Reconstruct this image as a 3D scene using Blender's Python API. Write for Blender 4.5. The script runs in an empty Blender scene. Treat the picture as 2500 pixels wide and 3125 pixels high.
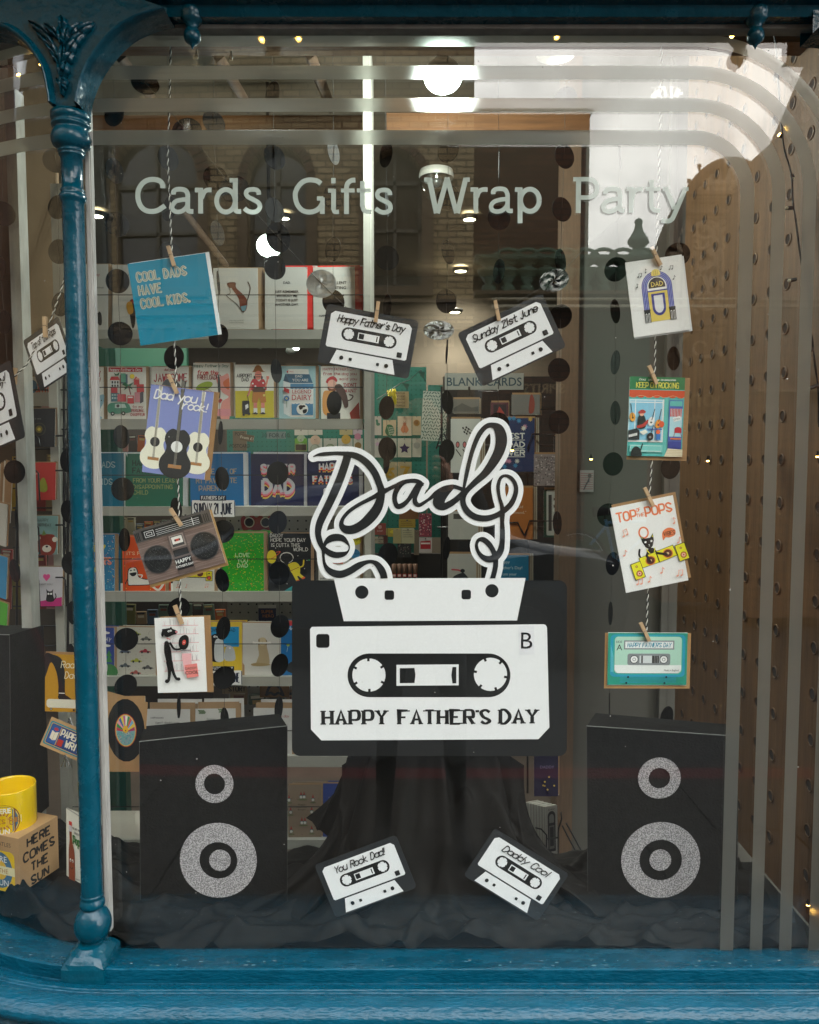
import bpy, math, random
from mathutils import Vector, Matrix, noise as NZ
import numpy as np
random.seed(7)
S = bpy.context.scene
C = S.collection
R = math.radians
# ------------------------------------------------------------------ camera, sky, sun, exposure
PITCH = R(3.8); F = 2400.0; CAMZ = 1.5
cam = bpy.data.objects.new('camera', bpy.data.cameras.new('camera')); C.objects.link(cam); S.camera = cam
cam.data.sensor_fit = 'VERTICAL'; cam.data.sensor_height = 36; cam.data.lens = F/3125*36
cam.data.clip_start = 0.02; cam.data.clip_end = 500
cam.location = (0, 0, CAMZ); cam.rotation_euler = (R(90)-PITCH, 0, 0)
W = bpy.data.worlds.new('World'); S.world = W; W.use_nodes = True
n = W.node_tree.nodes; l = W.node_tree.links
bg = n['Background']; bg.inputs['Strength'].default_value = 0.15
sky = n.new('ShaderNodeTexSky'); sky.sky_type = 'NISHITA'; sky.sun_disc = False
sky.sun_elevation = R(35); sky.sun_rotation = R(160); sky.air_density = 1.4; sky.dust_density = 3
tc = n.new('ShaderNodeTexCoord'); nz = n.new('ShaderNodeTexNoise'); nz.inputs['Scale'].default_value = 7.5
nz.inputs['Detail'].default_value = 7; nz.inputs['Roughness'].default_value = .5; nz.inputs['Distortion'].default_value = .5
cr = n.new('ShaderNodeValToRGB'); e = cr.color_ramp.elements
e[0].position = .41; e[0].color = (3.0, 3.15, 3.5, 1); e[1].position = .60; e[1].color = (8.4, 8.3, 8.3, 1)
mx = n.new('ShaderNodeMix'); mx.data_type = 'RGBA'; mx.inputs[0].default_value = .88
l.new(tc.outputs['Generated'], nz.inputs['Vector']); l.new(nz.outputs['Fac'], cr.inputs['Fac'])
l.new(sky.outputs['Color'], mx.inputs[6]); l.new(cr.outputs['Color'], mx.inputs[7]); l.new(mx.outputs[2], bg.inputs['Color'])
sd = bpy.data.lights.new('sun', 'SUN'); sd.energy = .9; sd.angle = R(100); sd.color = (1, .98, .95)
sun = bpy.data.objects.new('sun', sd); C.objects.link(sun); sun.rotation_euler = (R(55), 0, R(20))
S.view_settings.view_transform = 'Standard'; S.view_settings.look = 'None'
S.view_settings.exposure = 2.2; S.view_settings.gamma = 1
try: S.view_settings.use_curve_mapping = False
except Exception: pass
S.render.engine = 'CYCLES'
cy = S.cycles; cy.max_bounces = 9; cy.diffuse_bounces = 4; cy.glossy_bounces = 4; cy.transmission_bounces = 6
cy.transparent_max_bounces = 28; cy.use_denoising = True; cy.caustics_reflective = False; cy.caustics_refractive = False
cy.sample_clamp_indirect = 4
try: cy.denoiser = 'OPENIMAGEDENOISE'
except Exception: pass
# ------------------------------------------------------------------ helpers
ct, st = math.cos(PITCH), math.sin(PITCH)
def P(px, py, Y):
    'point of the plane Y behind photograph pixel (px, py)'
    a = (px-1250)/F; b = -(py-1562.5)/F
    d = Vector((a, ct+b*st, -st+b*ct)); d *= Y/d.y
    return Vector((d.x, d.y, d.z+CAMZ))
def pxs(px, py, Y): return (P(px+1, py, Y)-P(px, py, Y)).length
def lin(c):
    if isinstance(c, str):
        c = c.lstrip('#'); c = ''.join(q*2 for q in c) if len(c) == 3 else c; c = [int(c[i:i+2], 16)/255 for i in (0, 2, 4)]
        return tuple(x/12.92 if x < .04045 else ((x+.055)/1.055)**2.4 for x in c)
    return tuple(c[:3])
MATS = {}
def mat(name, col=(.5,.5,.5), rough=.6, metal=0, spec=.5, noise=0, nscale=30, bump=0, bscale=80, coat=0, emit=None, es=1, stretch=None):
    if name in MATS: return MATS[name]
    m = bpy.data.materials.new(name); m.use_nodes = True; MATS[name] = m
    t = m.node_tree; N = t.nodes; L = t.links; b = N['Principled BSDF']
    c = lin(col); b.inputs['Base Color'].default_value = (*c, 1)
    b.inputs['Roughness'].default_value = rough; b.inputs['Metallic'].default_value = metal
    b.inputs['Specular IOR Level'].default_value = spec; b.inputs['Coat Weight'].default_value = coat
    b.inputs['Coat Roughness'].default_value = .15
    if noise or bump:
        g = N.new('ShaderNodeTexCoord'); mp = N.new('ShaderNodeMapping'); L.new(g.outputs['Object'], mp.inputs['Vector'])
        if stretch: mp.inputs['Scale'].default_value = stretch
    if noise:
        z = N.new('ShaderNodeTexNoise'); z.inputs['Scale'].default_value = nscale; z.inputs['Detail'].default_value = 5
        L.new(mp.outputs[0], z.inputs['Vector'])
        r = N.new('ShaderNodeValToRGB'); r.color_ramp.elements[0].position = .3; r.color_ramp.elements[1].position = .7
        r.color_ramp.elements[0].color = (*[x*(1-noise) for x in c], 1); r.color_ramp.elements[1].color = (*[min(1, x*(1+noise)) for x in c], 1)
        L.new(z.outputs['Fac'], r.inputs['Fac']); L.new(r.outputs['Color'], b.inputs['Base Color'])
    if bump:
        z2 = N.new('ShaderNodeTexNoise'); z2.inputs['Scale'].default_value = bscale; z2.inputs['Detail'].default_value = 4
        L.new(mp.outputs[0], z2.inputs['Vector']); bp = N.new('ShaderNodeBump'); bp.inputs['Strength'].default_value = bump
        bp.inputs['Distance'].default_value = .004; L.new(z2.outputs['Fac'], bp.inputs['Height']); L.new(bp.outputs[0], b.inputs['Normal'])
    if emit: b.inputs['Emission Color'].default_value = (*lin(emit), 1); b.inputs['Emission Strength'].default_value = es
    return m
def print_mat(name, rough, metal=0, spec=.4, sparkle=False):
    m = bpy.data.materials.new(name); m.use_nodes = True; MATS[name] = m
    t = m.node_tree; N = t.nodes; L = t.links; b = N['Principled BSDF']
    a = N.new('ShaderNodeAttribute'); a.attribute_name = 'Col'
    b.inputs['Roughness'].default_value = rough; b.inputs['Metallic'].default_value = metal; b.inputs['Specular IOR Level'].default_value = spec
    g = N.new('ShaderNodeTexCoord'); z = N.new('ShaderNodeTexNoise'); z.inputs['Scale'].default_value = 260 if not sparkle else 420
    L.new(g.outputs['Object'], z.inputs['Vector'])
    mm = N.new('ShaderNodeMix'); mm.data_type = 'RGBA'; mm.blend_type = 'MULTIPLY'; mm.inputs[0].default_value = 1
    r = N.new('ShaderNodeValToRGB'); lo = .972 if not sparkle else .3
    r.color_ramp.elements[0].color = (lo, lo, lo, 1); r.color_ramp.elements[0].position = .42 if sparkle else .35; r.color_ramp.elements[1].position = .62
    L.new(z.outputs['Fac'], r.inputs['Fac']); L.new(a.outputs['Color'], mm.inputs[6]); L.new(r.outputs['Color'], mm.inputs[7])
    L.new(mm.outputs[2], b.inputs['Base Color'])
    return m
PRINT = print_mat('printed_paper', .5); FOIL = print_mat('foil_print', .32, .55, .6); GLITTER = print_mat('glitter_paper', .45, .0, .6, True)

def link(name, me, parent=None):
    o = bpy.data.objects.new(name, me); C.objects.link(o)
    if parent is not None: o.parent = parent
    return o
def tag(o, label=None, cat=None, group=None, kind=None):
    if label: o['label'] = label
    if cat: o['category'] = cat
    if group: o['group'] = group
    if kind: o['kind'] = kind
    return o
def empty(name, loc, label, cat, group=None, rz=0):
    o = bpy.data.objects.new(name, None); C.objects.link(o); o.location = loc; o.rotation_euler = (0, 0, rz); o.empty_display_size = .05
    return tag(o, label, cat, group)
class MB:
    def __init__(s): s.v = []; s.f = []; s.c = []; s.m = []; s.sm = []
    def face(s, pts, col=(1,1,1), mi=0, smooth=False):
        i = len(s.v); s.v += [tuple(p) for p in pts]; s.f.append(tuple(range(i, i+len(pts)))); s.c.append(col); s.m.append(mi); s.sm.append(smooth)
    def grid(s, rows, col=(1,1,1), closed=False, mi=0, smooth=True):
        i = len(s.v); nr = len(rows); nc = len(rows[0])
        for r in rows: s.v += [tuple(p) for p in r]
        for a in range(nr-1):
            for b in range(nc if closed else nc-1):
                q = (b+1) % nc
                s.f.append((i+a*nc+b, i+a*nc+q, i+(a+1)*nc+q, i+(a+1)*nc+b)); s.c.append(col); s.m.append(mi); s.sm.append(smooth)
    def box(s, x0, y0, z0, x1, y1, z1, col=(1,1,1), mi=0, M=None):
        p = [Vector(q) for q in ((x0,y0,z0),(x1,y0,z0),(x1,y1,z0),(x0,y1,z0),(x0,y0,z1),(x1,y0,z1),(x1,y1,z1),(x0,y1,z1))]
        if M is not None: p = [M @ q for q in p]
        i = len(s.v); s.v += [tuple(q) for q in p]
        for f in ((0,3,2,1),(4,5,6,7),(0,1,5,4),(1,2,6,5),(2,3,7,6),(3,0,4,7)):
            s.f.append(tuple(i+k for k in f)); s.c.append(col); s.m.append(mi); s.sm.append(False)
    def tube(s, pts, r, col=(1,1,1), seg=6, mi=0, cap=True):
        pts = [Vector(p) for p in pts]; rows = []
        rr = r if isinstance(r, (list, tuple)) else [r]*len(pts)
        up0 = Vector((.13, .07, 1))
        for k, p in enumerate(pts):
            d = (pts[min(k+1, len(pts)-1)]-pts[max(k-1, 0)])
            d = d.normalized() if d.length > 1e-9 else Vector((0,0,1))
            a = d.cross(up0 if abs(d.z) < .9 else Vector((1,.1,0))).normalized(); b = d.cross(a)
            rows.append([p+a*math.cos(t)*rr[k]+b*math.sin(t)*rr[k] for t in [2*math.pi*j/seg for j in range(seg)]])
        s.grid(rows, col, True, mi)
        if cap: s.face(rows[0], col, mi); s.face(rows[-1][::-1], col, mi)
    def lathe(s, prof, c=(0,0), seg=24, col=(1,1,1), mi=0):
        'prof: list of (r, z) about the vertical axis at c'
        s.grid([[(c[0]+r*math.cos(2*math.pi*j/seg), c[1]+r*math.sin(2*math.pi*j/seg), z) for j in range(seg)] for r, z in prof], col, True, mi)
    def build(s, name, m, parent=None, col=False):
        me = bpy.data.meshes.new(name); me.from_pydata(s.v, [], s.f)
        for k in (m if isinstance(m, (list, tuple)) else [m]): me.materials.append(k)
        me.polygons.foreach_set('material_index', s.m); me.polygons.foreach_set('use_smooth', s.sm)
        if col:
            ca = me.color_attributes.new('Col', 'FLOAT_COLOR', 'CORNER'); d = []
            for f, c in zip(s.f, s.c): d += [c[0], c[1], c[2], 1.0]*len(f)
            ca.data.foreach_set('color', d)
        me.update(); return link(name, me, parent)
def rot(o, roll=0, tilt=0, yaw=0):
    o.rotation_mode = 'YXZ'; o.rotation_euler = (R(tilt), R(roll), R(yaw))
def smooth(pts, n=6, closed=False):
    if len(pts) < 3: return [tuple(p) for p in pts]
    out = []; N_ = len(pts); D = len(pts[0])
    for i in range(N_ if closed else N_-1):
        if closed: q = [pts[(i-1) % N_], pts[i], pts[(i+1) % N_], pts[(i+2) % N_]]
        else: q = [pts[max(i-1, 0)], pts[i], pts[i+1], pts[min(i+2, N_-1)]]
        for k in range(n):
            t = k/n
            out.append(tuple(.5*(2*q[1][d]+(q[2][d]-q[0][d])*t+(2*q[0][d]-5*q[1][d]+4*q[2][d]-q[3][d])*t*t+(3*q[1][d]-q[0][d]-3*q[2][d]+q[3][d])*t**3) for d in range(D)))
    out.append(tuple(pts[0]) if closed else tuple(pts[-1]))
    return out
def ribbon(pts, caps=True):
    '2-D stroke (x, y, width) -> list of (polygon, position along 0..1)'
    out = []; Ls = []; Rs = []; n_ = len(pts)
    for i, (x, y, w) in enumerate(pts):
        a = pts[max(i-1, 0)]; b = pts[min(i+1, n_-1)]
        dx, dy = b[0]-a[0], b[1]-a[1]; L = math.hypot(dx, dy) or 1; nx, ny = -dy/L, dx/L
        k = 1
        if 0 < i < n_-1:
            ux, uy = x-a[0], y-a[1]; lu = math.hypot(ux, uy) or 1; c = abs((-uy/lu)*nx+(ux/lu)*ny); k = 1/max(c, .6)
        Ls.append((x+nx*w/2*k, y+ny*w/2*k)); Rs.append((x-nx*w/2*k, y-ny*w/2*k))
    for i in range(n_-1): out.append(([Ls[i], Ls[i+1], Rs[i+1], Rs[i]], i/n_))
    if caps:
        for e in (0, n_-1):
            x, y, w = pts[e]; o = pts[1] if e == 0 else pts[-2]
            th = math.atan2(y-o[1], x-o[0])
            out.append(([(x+w/2*math.cos(th+t), y+w/2*math.sin(th+t)) for t in [math.pi*(k/6-.5) for k in range(7)]], e/n_))
    return out
GL = {
'A':"02 28 42;14 34",'B':"02 08;~08 28 47 35 05;~05 35 43 32 02",'C':"~47 38 18 06 04 12 32 43",'D':"02 08;~08 28 46 44 22 02",'E':"48 08 02 42;05 35",
'F':"48 08 02;05 35",'G':"~47 38 18 06 04 12 32 43;42 45 25",'H':"08 02;48 42;05 45",'I':"28 22",'J':"~38 34 22 12 03",'K':"08 02;48 05;15 42",'L':"08 02 42",
'M':"02 08;08 24 48;48 42",'N':"02 08;08 42;42 48",'O':"~28 07 03 22 43 47 28",'P':"02 08;~08 38 47 45 34 04",'Q':"~28 07 03 22 43 47 28;33 42",'R':"02 08;~08 38 47 45 35 05;25 42",
'S':"~47 28 07 15 34 43 22 03",'T':"08 48;28 22",'U':"~08 04 12 32 44 48",'V':"08 22;22 48",'W':"08 12;12 26;26 32;32 48",'X':"08 42;48 02",'Y':"08 25 48;25 22",'Z':"08 48 02 42",
'a':"~45 26 05 03 22 43;46 42",'b':"08 02;~05 26 45 43 22 03",'c':"~45 26 05 03 22 43",'d':"~45 26 05 03 22 43;48 42",'e':"~04 44 45 26 05 03 22 43",'f':"~48 28 16 12;06 36",
'g':"~45 26 05 03 22 43;~46 42 30 10",'h':"08 02;~04 26 45 42",'i':"26 22;28 28",'j':"~26 21 10 00;28 28",'k':"08 02;36 04 42",'l':"28 22",'m':"06 02;~04 16 25 22;~24 36 45 42",
'n':"06 02;~04 26 45 42",'o':"~26 05 03 22 43 45 26",'p':"06 00;~05 26 45 43 22 03",'q':"~45 26 05 03 22 43;46 40",'r':"06 02;~04 26 36",'s':"~45 26 05 24 43 22 03",
't':"~28 23 32 42;06 46",'u':"~06 03 22 43;46 42",'v':"06 22 46",'w':"06 12 25 32 46",'x':"06 42;46 02",'y':"06 23;46 10",'z':"06 46 02 42",
'0':"~28 07 03 22 43 47 28",'1':"07 28 22",'2':"~07 28 47 25 02;02 42",'3':"~07 28 46 25;~25 44 22 03",'4':"38 04 44;38 32",'5':"48 08 05;~05 35 43 22 03",'6':"~47 16 03 22 43 25 04",'7':"08 48 12",'8':"~28 07 25 43 22 03 25 47 28",'9':"~46 25 07 28 47 44 22",
'!':"28 24;22 22",'.':"12 12","'":"18 17",',':"12 01",'-':"05 35",'"':"18 17;38 37",'&':"~42 06 28 36 03 22 44",'?':"~07 28 46 24;22 22",'£':"~48 27 24 02;02 42;05 35",'+':"05 45;27 23"}
NAR = set("Iil!.',1j")
def glyph_strokes(txt, h, slant=0, gap=1.6, cw=1.0):
    'single-line lettering: strokes in units where cap height = h, baseline 0, y up'
    u = h/6.0; x = 0; out = []; base = 2
    for ch in txt:
        if ch == ' ': x += 3.2*cw; continue
        g = GL.get(ch)
        if g is None: x += 3; continue
        off = -1.2 if ch in NAR else 0
        for sset in g.split(';'):
            sm = sset[0] == '~'; pp = [(int(p[0]), int(p[1])) for p in sset.lstrip('~').split()]
            if sm: pp = smooth(pp, 4)
            out.append(([((x+(a+off)*cw)*u+(b-base)*u*slant, (b-base)*u) for a, b in pp], ch, sm))
        x += (.3*cw+gap*.6) if ch == "'" else (1.6 if ch in NAR else 4)*cw+gap
    return out, (x-gap)*u
_tc = {}
def bfont(txt, h, bold=0):
    'neat lettering from the built-in face -> (polys, width), cap height h, y up'
    k = (txt, bold)
    if k not in _tc:
        c = bpy.data.curves.new('t', 'FONT'); c.body = txt; c.offset = bold; c.resolution_u = 3; c.fill_mode = 'FRONT'
        o = bpy.data.objects.new('t', c); me = o.to_mesh()
        v = [(q.co.x, q.co.y) for q in me.vertices]; ps = [[v[i] for i in p.vertices] for p in me.polygons]
        o.to_mesh_clear(); bpy.data.objects.remove(o); bpy.data.curves.remove(c)
        xs = [q[0] for q in v] or [0, 1]; _tc[k] = (ps, min(xs), max(xs))
    ps, x0, x1 = _tc[k]; s = h/.729
    return [[((a-x0)*s, b*s) for a, b in p] for p in ps], (x1-x0)*s
class Art:
    '''flat print: coordinates in the photograph crop it was measured in (ox, oy, k: source = o + k*crop) or in plain local units'''
    def __init__(s, x0, y0, x1, y1, unit):
        s.cx = (x0+x1)/2; s.cy = (y0+y1)/2; s.u = unit; s.b = MB(); s.k = 0; s.foil = False; s.gl = False; s.box = (x0, y0, x1, y1)
    def _f(s, pts, c, z=0):
        y = -(.00025+.00005*s.k+z)
        s.b.face([((x-s.cx)*s.u, y, -(v-s.cy)*s.u) for x, v in pts], c, 2 if s.gl else (1 if s.foil else 0))
    def poly(s, pts, c, sm=False):
        s.k += 1; s._f(smooth(pts, 5, True)[:-1] if sm else pts, lin(c))
    def R(s, x0, y0, x1, y1, c): s.poly([(x0,y0),(x1,y0),(x1,y1),(x0,y1)], c)
    def E(s, cx, cy, rx, ry, c, rot_=0, a0=0, a1=360, n=22):
        r = R(rot_); pts = []
        full = a1-a0 >= 360
        for i in range(n if full else n+1):
            t = R(a0+(a1-a0)*i/n); x, y = rx*math.cos(t), ry*math.sin(t)
            pts.append((cx+x*math.cos(r)-y*math.sin(r), cy+x*math.sin(r)+y*math.cos(r)))
        s.poly(pts, c)
    def L(s, pts, w, c, sm=True, caps=True):
        s.k += 1; pp = [(p[0], p[1], p[2] if len(p) > 2 else w) for p in pts]
        if sm and len(pp) > 2: pp = smooth(pp, 5)
        c = lin(c)
        for po, t in ribbon(pp, caps): s._f(po, c, t*.00004)
    def T(s, txt, x, y, h, c, al='c', bold=0, ang=0, sx=1):
        s.k += 1; ps, w = bfont(txt, h, bold); w *= sx; dx = {'c': -w/2, 'l': 0, 'r': -w}[al]; ca, sa = math.cos(R(ang)), math.sin(R(ang)); c = lin(c)
        for p in ps: s._f([(x+(a*sx+dx)*ca+b*sa, y+(a*sx+dx)*sa-b*ca) for a, b in p], c)
    def H(s, txt, x, y, h, c, w=None, al='c', slant=0, gap=1.6, cw=1., ang=0, jit=0, fitw=None, serif=0, caps=True, thin=1.0):
        'hand lettering'
        w = w or h*.14; st_, tw = glyph_strokes(txt, h, slant, gap, cw); f = 1
        if fitw: f = fitw/tw; tw = fitw
        dx = {'c': -tw/2, 'l': 0, 'r': -tw}[al]; ca, sa = math.cos(R(ang)), math.sin(R(ang)); c = lin(c); s.k += 1; kk = 0
        def put(a, b): return (x+(a*f+dx)*ca+b*sa, y+(a*f+dx)*sa-b*ca)
        for pp, ch, sm in st_:
            q = [put(a+random.uniform(-jit, jit), b+random.uniform(-jit, jit)) for a, b in pp]; kk += 1
            if len(q) == 2 and q[0] == q[1] or (len(pp) == 2 and pp[0] == pp[1]):
                s._f([(q[0][0]+w*.62*math.cos(t), q[0][1]+w*.62*math.sin(t)) for t in [k*math.pi/4 for k in range(8)]], c); continue
            if thin < 1 and len(q) > 1:
                q = [(a, b, w*(thin+(1-thin)*abs(math.sin(math.atan2(q[min(i+1, len(q)-1)][1]-q[max(i-1, 0)][1], q[min(i+1, len(q)-1)][0]-q[max(i-1, 0)][0]))))) for i, (a, b) in enumerate(q)]
            else: q = [(a, b, w) for a, b in q]
            for po, t in ribbon(q, caps): s._f(po, c, (t+kk % 3)*.000008)
            if serif and ch != "'":
                for (a, b) in (pp[0], pp[-1]):
                    if abs(b) < h*.02 or abs(b-h) < h*.02:
                        if ch in 'ECSGOQJU' and sm: continue
                        b2 = b+(w*.12 if abs(b) < h*.02 else -w*.12)
                        A, B_ = put(a-serif/f, b2), put(a+serif/f, b2)
                        for po, t in ribbon([(*A, w*.34), (*B_, w*.34)], False): s._f(po, c, .00003+kk % 3*.000008)
    def build(s, name, parent): return s.b.build(name, [PRINT, FOIL, GLITTER], parent, True)
def block(name, w, d, h, m, parent=None, loc=(0,0,0), bevel=0):
    b = MB(); b.box(-w/2, -d/2, -h/2, w/2, d/2, h/2); o = b.build(name, m, parent); o.location = loc
    return o
def card(name, label, cx, cy, w, h, Y, art=None, paper='#f4f3f0', env=None, roll=0, tilt=0, yaw=0, cat='greeting card', group=None, box=None, thick=.0007, envc='#a07a52', parent=None):
    'cx, cy, w, h: measured in photograph pixels at distance Y; art draws in the units of box'
    s = pxs(cx, cy, Y); W_, H_ = w*s, h*s
    b = MB(); b.box(-W_/2, 0, -H_/2, W_/2, thick, H_/2, lin(paper)); 
    b.box(-W_/2, thick+.0006, -H_/2+.0006, W_/2, thick+.0012, H_/2-.001, lin('#e8e6e0'))
    o = b.build(name, PRINT, parent, True); o.location = P(cx, cy, Y); rot(o, roll, tilt, yaw)
    if parent is None: tag(o, label, cat, group)
    if env:
        dx, dy, ew, eh = env; b = MB()
        ex, ez = dx*s, -dy*s; b.box(ex-ew*s/2, thick+.0022, ez-eh*s/2, ex+ew*s/2, thick+.0032, ez+eh*s/2, lin(envc))
        b.build('envelope', PRINT, o, True)
    if art:
        bx = box or (0, 0, w, h); a = Art(*bx, W_/(bx[2]-bx[0])); art(a)
        if a.b.f: a.build('printed_design', o)
    return o
K, WH = '#1b1b1c', '#f4f3f2'
# ------------------------------------------------------------------ materials of the setting
def paint_mat(name, col, worn):
    m = bpy.data.materials.new(name); m.use_nodes = True; MATS[name] = m
    t = m.node_tree; N = t.nodes; L = t.links; b = N['Principled BSDF']; c = lin(col)
    g = N.new('ShaderNodeTexCoord'); mp = N.new('ShaderNodeMapping'); mp.inputs['Scale'].default_value = worn; L.new(g.outputs['Object'], mp.inputs[0])
    z = N.new('ShaderNodeTexNoise'); z.inputs['Scale'].default_value = 9; z.inputs['Detail'].default_value = 8; z.inputs['Roughness'].default_value = .7; L.new(mp.outputs[0], z.inputs['Vector'])
    r = N.new('ShaderNodeValToRGB'); e = r.color_ramp.elements
    e[0].position = .36; e[0].color = (*[x*.84 for x in c], 1); e[1].position = .62; e[1].color = (*[x*1.15 for x in c], 1)
    q = r.color_ramp.elements.new(.72); q.color = (c[0]*1.3+.02, c[1]*1.25+.02, c[2]*1.2+.02, 1)
    q = r.color_ramp.elements.new(.80); q.color = (c[0]*1.5+.03, c[1]*1.2+.04, c[2]*1.2+.045, 1)
    L.new(z.outputs['Fac'], r.inputs['Fac']); L.new(r.outputs['Color'], b.inputs['Base Color'])
    rr = N.new('ShaderNodeMapRange'); rr.inputs[1].default_value = .3; rr.inputs[2].default_value = .75; rr.inputs[3].default_value = .15; rr.inputs[4].default_value = .4
    L.new(z.outputs['Fac'], rr.inputs[0]); L.new(rr.outputs[0], b.inputs['Roughness'])
    b.inputs['Coat Weight'].default_value = .3; b.inputs['Coat Roughness'].default_value = .08; b.inputs['Specular IOR Level'].default_value = .25
    z2 = N.new('ShaderNodeTexNoise'); z2.inputs['Scale'].default_value = 60; z2.inputs['Detail'].default_value = 5; L.new(mp.outputs[0], z2.inputs['Vector'])
    bp = N.new('ShaderNodeBump'); bp.inputs['Strength'].default_value = .8; bp.inputs['Distance'].default_value = .0025
    L.new(bp.outputs[0], b.inputs['Coat Normal']); L.new(z2.outputs['Fac'], bp.inputs['Height']); L.new(bp.outputs[0], b.inputs['Normal'])
    return m
TEAL = paint_mat('teal_gloss_paint', '#004152', (1, 1, 1)); TEALH = paint_mat('teal_sill_paint', '#02495f', (1.4, 3.5, 3.5))
WHITEP = mat('worn_white_paint', '#a0a09a', .7, spec=.25, noise=.18, nscale=40, bump=.4, bscale=90, stretch=(1, 1, .3))
SHELFP = mat('white_shelf_paint', '#aaa89e', .55, noise=.08, nscale=12, bump=.15, bscale=50, stretch=(.3, 1, 1))
WOOD = mat('brown_plywood', '#614427', .55, noise=.3, nscale=9, bump=.2, bscale=40, stretch=(6, 6, .6))
BEAMW = mat('pine_beam', '#6e4928', .6, noise=.25, nscale=10, bump=.2, bscale=40, stretch=(.6, 8, 8))
BLACKCARD = mat('black_card', '#141414', .75, spec=.2, noise=.35, nscale=60, bump=.3, bscale=220)
CLOTH = mat('black_cloth', '#100e0c', .7, spec=.22, noise=.2, nscale=400, bump=.15, bscale=500)
WIRE = mat('black_wire', '#0c0c0d', .35)
CHROME = mat('chrome', '#c8c8c8', .2, metal=1)
PEG = mat('peg_wood', '#bd9c78', .6, noise=.2, nscale=80, stretch=(1, 1, .2))
TWW = mat('twine_white', '#e6e4de', .8); TWB = mat('twine_black', '#151515', .8)
def sheet_mat(name, F0, dirt=0):
    m = bpy.data.materials.new(name); m.use_nodes = True; t = m.node_tree; N = t.nodes; L = t.links
    N.remove(N['Principled BSDF']); out = N['Material Output']
    tr = N.new('ShaderNodeBsdfTransparent'); tr.inputs[0].default_value = (.965, .985, .975, 1); gl = N.new('ShaderNodeBsdfGlossy'); gl.inputs['Roughness'].default_value = .0
    lw = N.new('ShaderNodeLayerWeight'); lw.inputs[0].default_value = .5
    pw = N.new('ShaderNodeMath'); pw.operation = 'POWER'; pw.inputs[1].default_value = 5; L.new(lw.outputs['Facing'], pw.inputs[0])
    ma = N.new('ShaderNodeMath'); ma.operation = 'MULTIPLY_ADD'; ma.inputs[1].default_value = 1-F0; ma.inputs[2].default_value = F0; L.new(pw.outputs[0], ma.inputs[0])
    mx = N.new('ShaderNodeMixShader'); L.new(ma.outputs[0], mx.inputs[0]); L.new(tr.outputs[0], mx.inputs[1]); L.new(gl.outputs[0], mx.inputs[2])
    last = mx
    g = N.new('ShaderNodeTexCoord')
    if dirt:
        # street dust, streaks and small specks of old paint on the outside
        mp = N.new('ShaderNodeMapping'); mp.inputs['Scale'].default_value = (3, 3, .8); L.new(g.outputs['Object'], mp.inputs[0])
        z = N.new('ShaderNodeTexNoise'); z.inputs['Scale'].default_value = 3; z.inputs['Detail'].default_value = 8; L.new(mp.outputs[0], z.inputs['Vector'])
        mr = N.new('ShaderNodeMapRange'); mr.inputs[1].default_value = .4; mr.inputs[2].default_value = .8; mr.inputs[3].default_value = dirt*.25; mr.inputs[4].default_value = dirt; L.new(z.outputs['Fac'], mr.inputs[0])
        v = N.new('ShaderNodeTexVoronoi'); v.inputs['Scale'].default_value = 26; v.inputs['Randomness'].default_value = 1; L.new(g.outputs['Object'], v.inputs['Vector'])
        z3 = N.new('ShaderNodeTexNoise'); z3.inputs['Scale'].default_value = 4; L.new(g.outputs['Object'], z3.inputs['Vector'])
        th = N.new('ShaderNodeMath'); th.operation = 'MULTIPLY'; th.inputs[1].default_value = .11; L.new(z3.outputs['Fac'], th.inputs[0])
        th2 = N.new('ShaderNodeMath'); th2.operation = 'SUBTRACT'; th2.inputs[1].default_value = .034; L.new(th.outputs[0], th2.inputs[0])
        ls = N.new('ShaderNodeMath'); ls.operation = 'LESS_THAN'; L.new(v.outputs['Distance'], ls.inputs[0]); L.new(th2.outputs[0], ls.inputs[1])
        df = N.new('ShaderNodeBsdfDiffuse'); df.inputs[0].default_value = (.6, .6, .56, 1)
        hf = N.new('ShaderNodeMath'); hf.operation = 'MULTIPLY'; hf.inputs[1].default_value = .6; L.new(ls.outputs[0], hf.inputs[0])
        mxx = N.new('ShaderNodeMath'); mxx.operation = 'MAXIMUM'; L.new(mr.outputs[0], mxx.inputs[0]); L.new(hf.outputs[0], mxx.inputs[1])
        m2 = N.new('ShaderNodeMixShader'); L.new(mxx.outputs[0], m2.inputs[0]); L.new(mx.outputs[0], m2.inputs[1]); L.new(df.outputs[0], m2.inputs[2]); last = m2
    L.new(last.outputs[0], out.inputs[0]); MATS[name] = m; return m
GLASS_O = sheet_mat('window_glass_outer_face', .036, .003); GLASS_I = sheet_mat('window_glass_inner_face', .074)
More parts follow.
